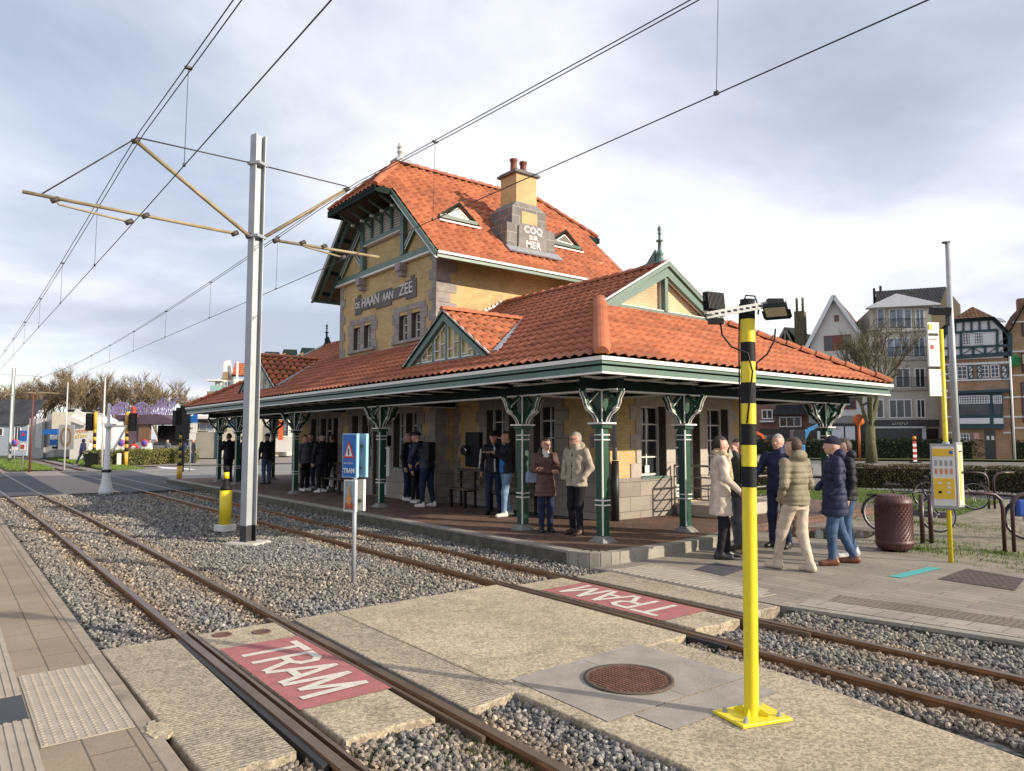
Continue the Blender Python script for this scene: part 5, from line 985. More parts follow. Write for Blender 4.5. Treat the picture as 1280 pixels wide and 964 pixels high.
person('man in a dark cap and black tracksuit top with white stripes by the wall bench', (-12.60, 9.45, PFZ), CAMD(-12.6, 9.4)-12, 1.80, BLACKC, DJEANS, BLKS, HBLK, 'cap', coat=.86, arms=(((.0, .30, 1.18), (.14, .36, 1.25)), ((0, -.27, 1.14), (.08, -.25, .92))), hands=(True, True), extras=[('wstripe', ('cap', (.10, .03, 1.42), (.145, .055, .92), .016, .016)), ('wstripe', ('cap', (.10, -.26, 1.36), (.06, -.30, .98), .018, .018)), ('wstripe', ('cap', (.02, .25, 1.33), (.05, .345, 1.22), .022, .02))], feet=((0, .13), (0, -.12)))
person('man in light jeans with a blue vest under a black jacket by a column', (-12.10, 9.42, PFZ), CAMD(-12.2, 9.6)-70, 1.80, BLACKC, LJEANS, WHTS, HBRN, 'thin', coat=.88, arms=(((.12, .26, 1.18), (.30, .2, 1.28)), ((.08, -.28, 1.18), (.3, -.22, 1.28))), extras=[('blue', ('loft', [(.90, .045, 0, .11, .14), (1.2, .04, 0, .105, .13)]))], feet=((.10, .10), (-.10, -.1)), stocky=1.05)
g3 = 'people talking under the canopy'
q = G(509, 626, PFZ); person('bald man in a dark jacket at the left of the trio outside the tower windows', (q[0], q[1], PFZ), 30, 1.80, BLACKC, DJEANS, WHTS, HBRN, 'bald', coat=.86, res=.014)
q = G(519, 629, PFZ); person('person in dark blue padded jacket with pale furry hood, middle of the trio', (q[0], q[1], PFZ), 20, 1.68, NAVYL, BLACKT, WHTS, HBLK, 'bob', puff=.09, coat=.85, fem=True, hood=True, res=.014, extras=[('white', ('cap', (-.10, .05, 1.50), (-.10, -.05, 1.5), .06, .06))])
q = G(534, 634, PFZ); person('man bending forward in a dark blue jacket with his back to the platform bench', (q[0], q[1], PFZ), 205, 1.84, mat('midnight_jacket', (.012, .016, .034), .6, .2, 9, .3, 80), DJEANS, WHTS, HBLK, 'cap', coat=.88, lean=.38, nod=.6, stocky=1.12, res=.012, arms=(((.22, .28, 1.18), (.30, .22, 1.0)), ((.16, -.28, 1.15), (.32, -.18, 1.02))), feet=((.05, .13), (-.08, -.13)))
for px, py, dg, hh, tp, lg, st_, hr_, lab in ((380, 614, 20, 1.76, GREYC, BLACKT, 'thin', HBRN, 'man in dark grey jacket, leftmost of the four people by the double door'), (388, 612, -60, 1.82, BLACKC, DJEANS, 'short', HBLK, 'tall man facing the tracks second from left among the four by the double door'), (402, 616, 190, 1.82, BLACKC, BLACKT, 'cap', HBLK, 'man in black with a cap, third of the four by the double door'), (415, 613, 200, 1.78, BLACKC, BLACKT, 'short', HBRN, 'man in black striding at the right of the four by the double door')):
    q = G(px, py, PFZ); person(lab, (q[0], q[1], PFZ), dg, hh, tp, lg, WHTS, hr_, st_, coat=.86, res=.015, stocky=1.08, feet=((.1, .12), (-.12, -.12)) if px == 415 else ((0, .1), (0, -.1)))
q = G(333, 605, PFZ); person('man in jeans and dark jacket standing alone near the left end of the canopy', (q[0], q[1], PFZ), 190, 1.82, BLACKC, JEANS, BLKS, HBLK, 'cap', coat=.86, res=.015, stocky=1.08, arms=(None, ((.10, -.26, 1.14), (.18, -.22, .95))))
q = G(285, 602, PFZ); person('man in dark clothes raising a hand beside the second canopy column', (q[0], q[1], PFZ), 200, 1.84, BLACKC, BLACKT, BLKS, HBRN, 'short', coat=.8, res=.016, arms=(((.16, .22, 1.16), (.30, .14, 1.36)), None), stocky=1.1)
q = G(303, 601, PFZ); person('person in a dark maroon jacket behind the tall mast under the canopy', (q[0], q[1], PFZ), 120, 1.76, mat('maroon_jacket', (.05, .018, .022), .7, .2, 9), DJEANS, BLKS, HBRN, 'short', coat=.84, res=.016)
# -- walkers and fairgoers far left
q = G(103, 582); person('walker in a dark navy hooded coat striding left beside the tracks', (q[0], q[1], 0), 232, 1.78, NAVYC, JEANS, WHTS, NAVYC, 'hood', coat=.78, res=.018, feet=((.34, .08), (-.30, -.08)), knees=((.2, .09, .5), (-.08, -.09, .48)))
q = G(113, 581); person('walker in a pale grey jacket and light jeans just behind the dark hooded walker', (q[0], q[1], 0), 50, 1.72, WHITEC, LJEANS, WHTS, HGRY, 'short', coat=.86, res=.018, feet=((.3, .08), (-.28, -.08)), knees=((.2, .09, .5), (-.08, -.09, .48)))
for px, py, tp, lg, hh, lab in ((186, 577, WHITEC, GREYT, 1.7, 'person in a white coat at the fair barrier'), (195, 575, BLACKC, BLACKT, 1.75, 'bald man in black at the fair counter'), (209, 577, GREYC, REDC, 1.72, 'child-like figure in grey beside a bright red bag at the fair'), (228, 578, NAVYL, DJEANS, 1.75, 'person in a bright blue top by the parking sign'), (240, 579, BLACKC, DJEANS, 1.78, 'person in black behind the parking sign')):
    q = G(px, py); person(lab, (q[0], q[1], 0), random.choice((40, 200, -60)), hh, tp, lg, BLKS, HBRN, 'bald' if px == 195 else 'short', coat=.86, res=.022)
# bag of the woman
mb = MB(); mb.cbox((0, 0, 0), (.26, .10, .20), 0, 0); hb = mb.build('shoulder_bag', mat('pale_blue_bag', (.20, .25, .33), .5, .2, 8), None, bevel=.03); place(hb, (-9.98, 8.36, 1.00), R(50)); tag(hb, 'small blue grey shoulder bag at the hip of the woman in brown', 'bag')
mb = MB(); mb.cbox((0, 0, .22), (.20, .32, .46), 0, 0); mb.cbox((.11, 0, .16), (.06, .24, .24), 0, 0); q = G(534, 634, PFZ); bp = mb.build('backpack', mat('black_backpack', (.012, .012, .016), .7, .2, 8), None, bevel=.04); place(bp, (q[0]+.02, q[1]+.0, 1.25), R(205)); tag(bp, 'black backpack on the bending man in dark blue', 'backpack')
# ============================================================ OVERHEAD LINE
GALV = mat('galvanised_mast', (.34, .365, .385), .5, .12, 2, .1, 40, metal=.25, dirt=.15, dirtc=(.25, .25, .24)); MASTB = mat('black_mast_foot', (.02, .02, .024), .55, .2, 6)
ARM = mat('yellowed_insulated_arm', (.27, .22, .13), .55, .2, 6); CAST = mat('dark_cast_fitting', (.05, .042, .035), .6, .2, 10); WIRE = mat('overhead_wire', (.035, .035, .04), .5, .1, 10, metal=.3)
mx_, my_, MH = -12.87, 4.28, 7.30
def catmast(x, y, H_, label, foot=True):
    t = empty('overhead_line_mast', (x, y, -.1), label, 'mast', 'steel masts of the overhead tram line'); a = R(105); d = Vector((math.cos(a), math.sin(a), 0)); s = Vector((-d.y, d.x, 0)); mb = MB()
    for z0, z1, m in ((.28, H_, 0), (-.1, .28, 1)):
        o = Vector((x, y, 0))
        for k in (-1, 1):        # two flanges, facing the camera side and away
            p = o+d*(k*.093); mb.prism([(p+s*.092+d*.008+Vector((0, 0, z0))), (p-s*.092+d*.008+Vector((0, 0, z0))), (p-s*.092-d*.008+Vector((0, 0, z0))), (p+s*.092-d*.008+Vector((0, 0, z0)))], (0, 0, z1-z0), m)
        mb.prism([o+d*.084+s*.005+Vector((0, 0, z0)), o-d*.084+s*.005+Vector((0, 0, z0)), o-d*.084-s*.005+Vector((0, 0, z0)), o+d*.084-s*.005+Vector((0, 0, z0))], (0, 0, z1-z0), m)
    mb.build('mast', [GALV, MASTB], t)
    if foot: mb = MB(); mb.cbox((x, y, -.05), (.62, .5, .11), .6, 0); mb.build('concrete_foot', mat('pale_foundation', (.42, .40, .36), .9, .2, 5, .5, 40), t, bevel=.03)
    return t
T_ = catmast(mx_, my_, MH, 'tall grey steel H beam mast with a black foot in the ballast between the tracks')
def cantilever(t, x, ym, sgn, yend, full):
    # sgn -1 towards the near track, +1 towards the station
    yt = 2.28 if sgn < 0 else 6.02; y0 = ym+sgn*.12; mb = MB(); zt = 6.68
    mb.tube([(x, y0, 5.42), (x, yt+sgn*.0, zt)], .035, 10, 0); mb.tube([(x, y0, 6.76), (x, yt, zt+.06)], .012, 6, 1); mb.tube([(x, y0+sgn*.25, 5.42), (x, yend, 5.50 if sgn < 0 else 5.44)], .028, 10, 0)
    if sgn < 0: mb.tube([(x, yend+.25, 5.52), (x, yt, zt+.04)], .012, 6, 1)
    ye = yend+.50 if sgn < 0 else yend-.55
    mb.tube([(x, (yend+.42) if sgn < 0 else y0+.75, 5.49), (x, (yend+.47) if sgn < 0 else y0+.78, 5.40), (x, yt-.05, 5.31)], .018, 8, 0)
    for p in ((x, yt, zt), (x, y0, 5.42), (x, y0+sgn*.25, 5.42), (x, (yend+.42) if sgn < 0 else y0+.75, 5.46), (x, yt-.05, 5.31), (x, (yend+y0)/2, 5.46)): mb.tube([Vector(p)-Vector((.0, .05, .03)), Vector(p)+Vector((.0, .05, .03))], .042, 8, 1)
    mb.build('cantilever', [ARM, CAST], t)
cantilever(T_, mx_, my_, -1, .78, True); cantilever(T_, mx_, my_, 1, 6.75, True)
mb = MB(); mb.cbox((mx_, my_, 5.42), (.26, .26, .05), R(35), 0); mb.cbox((mx_, my_, 6.76), (.26, .26, .05), R(35), 0); mb.build('clamp', GALV, T_)
T2 = catmast(-68.4, 4.2, 7.3, 'distant grey steel mast at the left edge beyond the road crossing'); cantilever(T2, -68.4, 4.2, 1, 7.3, False); cantilever(T2, -68.4, 4.2, -1, 1.2, False)
for nm, y in (('near', 2.28), ('far', 6.02)):
    t = empty('overhead_line', (mx_, y, 5.3), 'double carrier wire and contact wire above the '+('track nearest the camera' if nm == 'near' else 'track beside the platform'), 'overhead wire', 'overhead wires')
    zc = lambda x: 5.29+max(0, -x-12.87)*.0045; sup = [-124, -68.4, -12.87, 42]
    def zm(x):
        for a, b in zip(sup[:-1], sup[1:]):
            if a <= x <= b: k = (x-a)/(b-a); return 6.68+(0.25*(a < -60)*0)-.95*4*k*(1-k)*.55
        return 6.6
    mb = MB(); mb.tube([(x, y, zc(x)) for x in np.linspace(-124, 20, 40)], .0075, 5); mb.build('contact_wire', WIRE, t)
    mb = MB()
    for o_ in (-.035, .035): mb.tube([(x, y+o_, zm(x)) for x in np.linspace(-124, 20, 90)], .0075, 5)
    mb.build('carrier_wire', WIRE, t)
    mb = MB()
    for x in [v for a in sup[:-1] for v in [a+3.2+i*5.4 for i in range(10)]]:
        if x < 12: mb.tube([(x, y, zc(x)), (x+.05, y, zm(x))], .004, 4); mb.cbox((x, y, zc(x)+.01), (.05, .03, .04)); mb.cbox((x+.05, y, zm(x)), (.05, .09, .03))
    mb.build('droppers', WIRE, t)['kind'] = 'stuff'
# thin lamp posts and poles far left
PIPE = mat('pale_lamp_post', (.5, .5, .5), .5, .1, 4)
for px, base, top_, r_, m_, lab in ((80, 588, 478, .05, PIPE, 'thin pale post right of the distant tram mast'), (37, 588, 492, .06, mat('rust_red_post', (.14, .04, .03), .7, .2, 5), 'thin rust red pole among the fair trailers'), (127, 585, 472, .07, PIPE, 'slim pale lamp post behind the white stalls'),):
    x, y, _ = G(px, base); d = math.hypot(x, y); p = (x, y); H_ = 1.8+(548-top_)/900*(Vector((x, y, 0)).dot(Vector(_fh)))
    mb = MB(); mb.tube([(x, y, -.1), (x, y, H_)], [r_, r_*.6], 8); tag(mb.build('lamp_post', m_), lab, 'post', 'thin posts by the fair')
# ============================================================ STREET FURNITURE
YELP = mat('yellow_pole_paint', (.74, .60, .02), .42, .08, 3, .12, 60, dirt=.45, dirtc=(.45, .34, .06)); BLKP = mat('black_band', (.012, .012, .014), .6, .25, 6, spec=.2); BLKM = mat('black_metal', (.010, .010, .012), .5, .2, 8, spec=.25)
pxy = (-2.80, 4.18); t = empty('striped_pole', (*pxy, .01), 'tall yellow pole with black bands carrying two floodlights in the foreground', 'pole'); ln = .010
def pp(z): return (pxy[0]-.012*z*.62*-1*.0+ .008*z, pxy[1]+.012*z, z)
mb = MB(); zs = [.012, 1.48, 1.615, 1.755, 1.895, 2.03, 2.17, 2.31, 2.44, 2.595, 2.73]; 
for i, (a, b) in enumerate(zip(zs[:-1], zs[1:])): mb.tube([pp(a), pp(b)], .046 if i == 0 else .0485, 20, 0 if i % 2 == 0 else 1, cap=(i == 9))
for a in range(4): d = R(20+90*a); mb.beam((pxy[0]+.045*math.cos(d), pxy[1]+.045*math.sin(d), .045), (pxy[0]+.10*math.cos(d), pxy[1]+.10*math.sin(d), .02), .008, .06, 0)
mb.build('pole', [YELP, BLKP], t)
mb = MB(); mb.prism([(-3.0, 4.04, .026), (-2.72, 3.97, .026), (-2.60, 4.33, .026), (-2.89, 4.42, .026)], (0, 0, -.02)); bp_ = mb.build('base_plate', YELP, t, bevel=.004)
for bx, by in ((-2.93, 4.08), (-2.74, 4.03), (-2.67, 4.29), (-2.86, 4.36)): mb = MB(); mb.lathe([(.019, 0), (.019, .012), (.012, .013), (.012, .03)], (bx, by, .026), 6, sharp=True); mb.build('bolt', GALV, t)
tz_ = 2.66; ad = Vector(_r)*.88+Vector((-.2, .05, 0)); ad.z = 0; ad.normalize(); ad = Vector(_r); c_ = Vector(pp(tz_))+Vector((.02, -.06, 0)); A_ = c_-ad*.255+Vector((0, 0, -.045)); B_ = c_+ad*.20+Vector((0, 0, .035))
mb = MB(); mb.beam(A_, B_, .012, .045, 0)
dd = (B_-A_).normalized(); nrm_ = Vector((_fh[0], _fh[1], 0))
for i in range(11): q = A_+dd*(.025+i*.042); mb.cbox(q-nrm_*.0065, (.022, .003, .012), math.atan2(ad.y, ad.x), 1)
mb.build('slotted_bracket', [mat('white_slotted_steel', (.7, .69, .66), .5, .1, 6), BLKM], t)
def flood(c, rz, tl, name):
    m_ = MB(); m_.cbox((0, 0, .09), (.19, .035, .16), 0, 0)
    for i in range(13): m_.cbox((-.086+i*.0143, .03, .09), (.004, .03, .15), 0, 0)
    m_.cbox((0, -.0185, .09), (.165, .002, .135), 0, 1)
    for s in (-1, 1): m_.beam((s*.10, 0, .09), (s*.10, 0, -.03), .006, .03, 0)
    m_.beam((-.103, 0, -.03), (.103, 0, -.03), .03, .006, 0)
    m_.v = [(a_*.78, b_*.78, c_*.78) for a_, b_, c_ in m_.v]; f = m_.build('floodlight', [BLKM, mat('floodlight_glass', (.45, .42, .33), .25, .1, 8)], t); f.location = Vector(c)-WORG[t]; f.rotation_euler = (tl, 0, rz); return f
ra = math.atan2(_r[1], _r[0]); flood(A_+ad*.06+Vector((0, 0, -.0)), ra+PI+.45, .12, 'f'); flood(B_+ad*.02+Vector((0, 0, -.09)), ra-.5, 1.15, 'f')
mb = MB(); mb.cbox(B_+Vector((0, 0, .0)), (.10, .05, .06), ra, 0); mb.beam(B_+ad*.05, B_+ad*.06+Vector((0, 0, -.09)), .03, .012, 0); mb.cbox(A_+ad*.06+Vector((0, 0, -.04)), (.09, .06, .035), ra, 0); mb.build('lamp_mount', BLKM, t)
mb = MB(); P_ = Vector(pp(2.73)); fr_ = -nrm_
mb.tube([P_-ad*.02, P_+Vector((0, 0, .03))-ad*.01, P_+Vector((0, 0, .025))+ad*.05, P_+ad*.075+Vector((0, 0, -.05)), P_+ad*.07+Vector((0, 0, -.10))], .006, 6)
q0 = A_+ad*.09+Vector((0, 0, -.05)); mb.tube([q0, q0+Vector((0, 0, -.08))+ad*.01, q0+ad*.07+Vector((0, 0, -.16)), Vector(pp(2.36))+fr_*.058-ad*.02, Vector(pp(2.24))+fr_*.06+ad*.01, Vector(pp(2.05))+fr_*.058-ad*.01, Vector(pp(1.9))+fr_*.056-ad*.03], .006, 6)
q0 = B_+Vector((0, 0, -.17))+ad*.0; mb.tube([q0, q0+Vector((0, 0, -.08))-ad*.01, q0-ad*.06+Vector((0, 0, -.17)), Vector(pp(2.30))+ad*.055, Vector(pp(2.26))+fr_*.04+ad*.045], .006, 6)
mb.tube([Vector(pp(2.70))-ad*.053, Vector(pp(2.4))-ad*.06, Vector(pp(1.5))-ad*.058], .005, 6); mb.build('cable', BLKM, t)
# yellow and black bollard lamp
x, y = -14.84, 4.48; t = empty('marker_bollard', (x, y, 0), 'yellow bollard with a black neck and white foot beside the tall mast', 'bollard', 'yellow and black bollards')
mb = MB(); mb.lathe([(.115, .09), (.115, .775)], (x, y, 0), 24, 0); mb.lathe([(.118, .775), (.118, .81), (.085, .87), (.055, .92), (.05, 1.0)], (x, y, 0), 24, 1); mb.lathe([(.052, .94), (.052, .96), (.05, .97), (.052, .985)], (x, y, 0), 20, 1); mb.lathe([(.052, 1.0), (.052, 1.13)], (x, y, 0), 20, 0); mb.lathe([(.054, 1.13), (.054, 1.24), (.02, 1.255)], (x, y, 0), 20, 1)
mb.build('bollard_body', [YELP, BLKP], t); mb = MB(); mb.cbox((x, y, .035), (.30, .30, .13), .3); mb.build('foot', mat('white_foot', (.6, .59, .56), .8, .1, 5, .3, 60), t, bevel=.01)
# warning sign in the ballast
x, y = -8.58, 4.20; t = empty('tram_warning_sign', (x, y, -.08), 'double sided blue warning sign with red triangle and TRAM above a small advert frame', 'sign'); mb = MB(); mb.tube([(x, y, -.1), (x, y, 1.3)], .028, 12); mb.build('post', GALV, t)
th = math.atan2(_r[1], _r[0])+R(-62)+PI*0; fx = Vector((math.cos(R(108)), math.sin(R(108)), 0))   # sign faces -x-ish with its edge towards the sun
BLU = mat('sign_blue', (.01, .11, .40), .4, .06, 5); LBLU = mat('light_blue_frame', (.26, .48, .66), .45, .06, 5); SRED = mat('sign_red', (.55, .03, .02), .45, .06, 5)
nv = Vector((-_fh[0], -_fh[1], 0)); nv.rotate(Matrix.Rotation(R(-32), 3, 'Z')); nv.normalize(); uv_ = Vector((-nv.y, nv.x, 0))     # face normal, to the right
def panel(c, w_, h_, off, mats, parent, name, th_=.05, rim=.012):
    m_ = MB(); c = Vector(c)+nv*off
    def q(u, v, w): return c+uv_*u+Vector((0, 0, v))+nv*w
    def bx(u0, u1, v0, v1, w0, w1, m): m_.add([q(u0, v0, w0), q(u1, v0, w0), q(u1, v1, w0), q(u0, v1, w0), q(u0, v0, w1), q(u1, v0, w1), q(u1, v1, w1), q(u0, v1, w1)], [(0,3,2,1),(4,5,6,7),(0,1,5,4),(1,2,6,5),(2,3,7,6),(3,0,4,7)], m)
    bx(-w_/2, w_/2, 0, h_, -th_/2, th_/2, 0); s_ = 1 if off > 0 else -1; bx(-w_/2+rim, w_/2-rim, rim, h_-rim, s_*th_/2, s_*(th_/2+.004), 1)
    return m_.build(name, mats, parent, bevel=.006), q
for s_ in (1, -1):
    o_, q = panel((x, y, 1.30), .25, .56, s_*.085, [LBLU, BLU], t, 'blue_panel', .045)
    if s_ > 0:
        W_ = .030
        m_ = MB(); m_.prism([q(-.095, .25, W_), q(.095, .25, W_), q(0, .47, W_)], nv*.002); m_.build('triangle', SRED, t); m_ = MB(); m_.prism([q(-.062, .272, W_+.004), q(.062, .272, W_+.004), q(0, .422, W_+.004)], nv*.002); m_.build('triangle_field', WHITE, t)
        m_ = MB(); m_.prism([q(-.008, .285, W_+.008), q(.008, .285, W_+.008), q(.010, .37, W_+.008), q(-.010, .37, W_+.008)], nv*.002); m_.build('tram_pictogram', BLKM, t)
        M0 = frame_M(q(0, .19, W_), uv_, (0, 0, 1)); strokes(8, .034, M0, WHITE, t); text('TRAM', .085, frame_M(q(0, .085, W_), uv_, (0, 0, 1)), WHITE, t, ext=.002, bold=.002, sx=.85)
    o_, q2 = panel((x, y, .87), .20, .40, s_*.075, [WHITE, mat('advert_sky', (.22, .30, .34), .5, .3, 8)], t, 'advert_frame', .04, .016)
    if s_ > 0:
        m_ = MB(); m_.prism([q2(-.07, .03, .026), q2(.07, .03, .026), q2(.07, .11, .026), q2(-.07, .11, .026)], nv*.002); m_.build('advert_base', mat('advert_red', (.32, .06, .03), .5, .3, 20), t)
        m_ = MB(); m_.prism([q2(-.028, .09, .030), q2(.028, .09, .030), q2(.045, .17, .030), q2(.018, .24, .030), q2(.012, .33, .030), q2(-.012, .33, .030), q2(-.018, .24, .030), q2(-.045, .17, .030)], nv*.002); m_.build('advert_motif', mat('advert_amber', (.55, .26, .06), .5, .3, 15), t)
m_ = MB(); m_.cbox((x, y, 1.7), (.16, .10, .04), math.atan2(uv_.y, uv_.x)); m_.cbox((x, y, 1.42), (.14, .09, .03), math.atan2(uv_.y, uv_.x)); m_.cbox((x, y, 1.0), (.14, .09, .03), math.atan2(uv_.y, uv_.x)); m_.tube([(x, y, 1.25), (x, y, 1.84)], .022, 10); m_.build('bracket', BLKM, t)
# white post with a flared foot
x, y = -27.26, 4.35; t = empty('white_crane_post', (x, y, 0), 'white cast post with a flared foot and triangular arm between the tracks', 'post'); WH2 = mat('white_enamel', (.62, .62, .62), .5, .06, 3, dirt=.2)
mb = MB(); mb.lathe([(.23, -.05), (.22, .05), (.15, .35), (.12, .60), (.12, .68)], (x, y, 0), 24, 0); mb.lathe([(.14, .68), (.15, .72), (.14, .76)], (x, y, 0), 24, 1); mb.lathe([(.14, .76), (.11, .82), (.095, .86), (.075, 2.15)], (x, y, 0), 24, 0); mb.lathe([(.12, 2.15), (.12, 2.25), (.05, 2.3), (.05, 2.95), (.0, 2.98)], (x, y, 0), 16, 0); mb.build('post_body', [WH2, BLKM], t)
mb = MB(); d = Vector(_r); p = Vector((x, y, 0)); mb.beam(p+Vector((0, 0, 2.2))-d*.12, p+d*.62+Vector((0, 0, 2.2)), .05, .07); mb.beam(p+d*.60+Vector((0, 0, 2.18)), p+d*.16+Vector((0, 0, 1.35)), .04, .06); mb.build('arm', WH2, t)
# bollards at the platform end
def banded(x, y, label, H_=1.95, z0=0):
    t = empty('marker_bollard', (x, y, z0), label, 'bollard', 'yellow and black bollards'); mb = MB(); OCH = mat('ochre_sleeve', (.55, .32, .04), .5, .1, 5)
    mb.lathe([(.11, 0), (.11, .62)], (x, y, z0), 20, 0); mb.lathe([(.12, .62), (.09, .70), (.05, .75)], (x, y, z0), 20, 1); z = .75; k = 0
    while z < H_: mb.lathe([(.052, z), (.052, z+.17)], (x, y, z0), 16, k % 2); z += .17; k += 1
    mb.build('bollard_body', [OCH, BLKP], t)
x, y, _ = G(224, 600); banded(x, y, 'slim ochre bollard with black bands at the far end of the platform')
# signal lights at the crossing
for px, pyb, lab in ((157, 581.5, 'yellow banded traffic light post with a black head standing in the hedge'), (117, 581.5, 'traffic light post with black heads behind the pale walker')):
    x, y, _ = G(px, pyb); t = empty('traffic_light', (x, y, 0), lab, 'traffic light', 'traffic lights at the crossing'); mb = MB(); z = 0; k = 0
    mb.tube([(x, y, 0), (x, y, .9)], .13, 10, 0)
    while z < 1.5: mb.tube([(x, y, .9+z), (x, y, 1.15+z)], .11, 10, 1-k % 2); z += .25; k += 1
    mb.tube([(x, y, .9+z), (x, y, 3.6)], .12, 10, 0); mb.build('post', [mat('ochre_sleeve', (.5, .3, .05)), BLKP], t); mb = MB(); p = Vector((x, y, 0))+Vector(_r)*(.36 if px > 130 else -.36); mb.cbox((p.x, p.y, 2.9), (.32, .42, 1.1), YAW-PI/2); mb.cbox((p.x, p.y, 2.9), (.6, .05, 1.2), YAW-PI/2)
    for i in range(3): q = Vector((p.x, p.y, 2.58+.32*i))-Vector(_fh)*.22; mb.lathe([(.10, 0), (.13, .06)], q, 10)
    mb.build('signal_head', BLKM, t)
# black signal cabinet head and parking sign beside the canopy
x, y, _ = G(228, 590); t = empty('signal_post', (x, y, 0), 'tall dark signal post with a bulky black head left of the canopy', 'signal'); mb = MB(); mb.tube([(x, y, 0), (x, y, 3.2)], .07, 8); 
for px_, z_, w_, h_ in ((0, 2.6, .75, 1.7), (-.3, 2.9, .5, .8), (.15, 3.4, .6, .35)): p = Vector((x, y, z_))+Vector(_r)*px_; mb.cbox(p, (w_, .35, h_), YAW-PI/2)
mb.build('signal_head', BLKM, t)
x, y, _ = G(237, 590); t = empty('parking_sign', (x, y, 0), 'blue parking sign P over white plates on a grey post by the canopy end', 'sign'); mb = MB(); mb.tube([(x, y, 0), (x, y, 3.3)], .04, 8); mb.build('post', GALV, t); a = YAW-PI/2; n_ = -Vector(_fh)*.06
mb = MB(); mb.cbox(Vector((x, y, 3.0))+n_, (.72, .03, .72), a); s_ = mb.build('blue_plate', BLU, t); text('P', .62, frame_M(Vector((x, y, 3.0))+n_*1.35, _r, (0, 0, 1)), WHITE, t, ext=.003, bold=.01)
mb = MB(); mb.cbox(Vector((x, y, 2.35))+n_, (.72, .03, .50), a); mb.cbox(Vector((x+.1, y, 1.9))+n_*.9, (.5, .03, .35), a); mb.build('white_plate', WHITE, t); strokes(4, .14, frame_M(Vector((x, y, 2.36))+n_*1.35, _r, (0, 0, 1)), BLKM, t)
mb = MB(); mb.add([Vector((x, y, 3.42))+Vector(_r)*(.12*math.cos(k*PI/5)*(1 if k % 2 == 0 else .45))+Vector((0, 0, .16*math.sin(k*PI/5)*(1 if k % 2 == 0 else .45)))+n_ for k in range(10)], [tuple(range(10))]); mb.build('orange_star', mat('orange_star', (.7, .25, .02)), t)
# small crossing sign at the left
x, y, _ = G(28, 586); t = empty('tram_warning_sign', (x, y, 0), 'small blue warning sign with a triangle on a thin post beyond the crossing', 'sign'); mb = MB(); mb.tube([(x, y, 0), (x, y, 2.2)], .035, 8); mb.build('post', GALV, t)
mb = MB(); mb.cbox(Vector((x, y, 1.95))+n_, (.42, .03, .62), a); mb.build('blue_plate', BLU, t); mb = MB(); mb.prism([Vector((x, y, 0))+n_*1.4+Vector(_r)*u+Vector((0, 0, v)) for u, v in ((-.14, 1.95), (.14, 1.95), (0, 2.18))], n_*.05); mb.build('triangle', SRED, t)
mb = MB(); mb.cbox(Vector((x, y, 1.3))+n_, (.30, .03, .40), a); mb.build('advert_frame', WHITE, t); mb = MB(); mb.cbox(Vector((x, y, 1.3))+n_*1.4, (.22, .02, .26), a); mb.build('advert', mat('advert_red', (.32, .06, .03)), t)
# wall telephone / defibrillator box, benches, fuse box
t = empty('wall_box', (-14.70, Y0-.15, 1.2), 'round fronted black display box on the brick wall left of the windows', 'wall box'); mb = MB(); FM.box(mb, -15.02, -14.40, 0, .12, 1.10, 1.95); mb.build('case', BLKM, t, bevel=.02); mb = MB(); fr_c = FM.P(-14.95, .14, 1.5); mb.lathe([(.001, 0), (.13, .0), (.13, .08), (.10, .10)], (0, 0, 0), 16); o_ = mb.build('round_mirror', mat('mirror_disc', (.35, .36, .37), .1, .1, 3, metal=.9), t); o_.rotation_euler = (PI/2, 0, 0); o_.location = Vector(fr_c)-WORG[t]
WOODB = mat('weathered_bench_wood', (.10, .075, .055), .8, .25, 5, .3, 30)
def bench(xa, xb, yb, label):
    t = empty('bench', ((xa+xb)/2, yb, PFZ_), label, 'bench', 'benches against the station wall'); mb = MB()
    for k in range(3): mb.box(xa, xb, yb-.30+k*.11, yb-.21+k*.11, PFZ_+.42, PFZ_+.455)
    mb.build('seat', WOODB, t); mb = MB()
    for k in range(3): mb.box(xa, xb, yb+.04+k*.02, yb+.07+k*.02, PFZ_+.55+k*.13, PFZ_+.65+k*.13)
    mb.build('backrest', WOODB, t)
    for u in (xa+.2, xb-.2): mb = MB(); mb.box(u-.03, u+.03, yb-.28, yb-.22, PFZ_, PFZ_+.42); mb.box(u-.03, u+.03, yb+.02, yb+.06, PFZ_, PFZ_+.85); mb.box(u-.03, u+.03, yb-.28, yb+.04, PFZ_+.38, PFZ_+.418); mb.build('leg', BLKM, t)
PFZ_ = .157; bench(-14.9, -13.9, 9.98, 'dark bench under the wall box'); bench(-13.3, -11.7, 10.0, 'slatted bench below the canopy windows behind the standing woman'); bench(-21.0, -19.6, 9.45, 'bench behind the four people by the double door')
mb = MB(); FM.box(mb, -18.42+.0, -18.2, -.60, -.5, 0, 0); mb = MB(); FT.box(mb, -18.10, -17.95, .03, .09, .75, 1.55); tag(mb.build('notice_board', WHITE), 'tall narrow white notice board beside the tower door', 'notice')
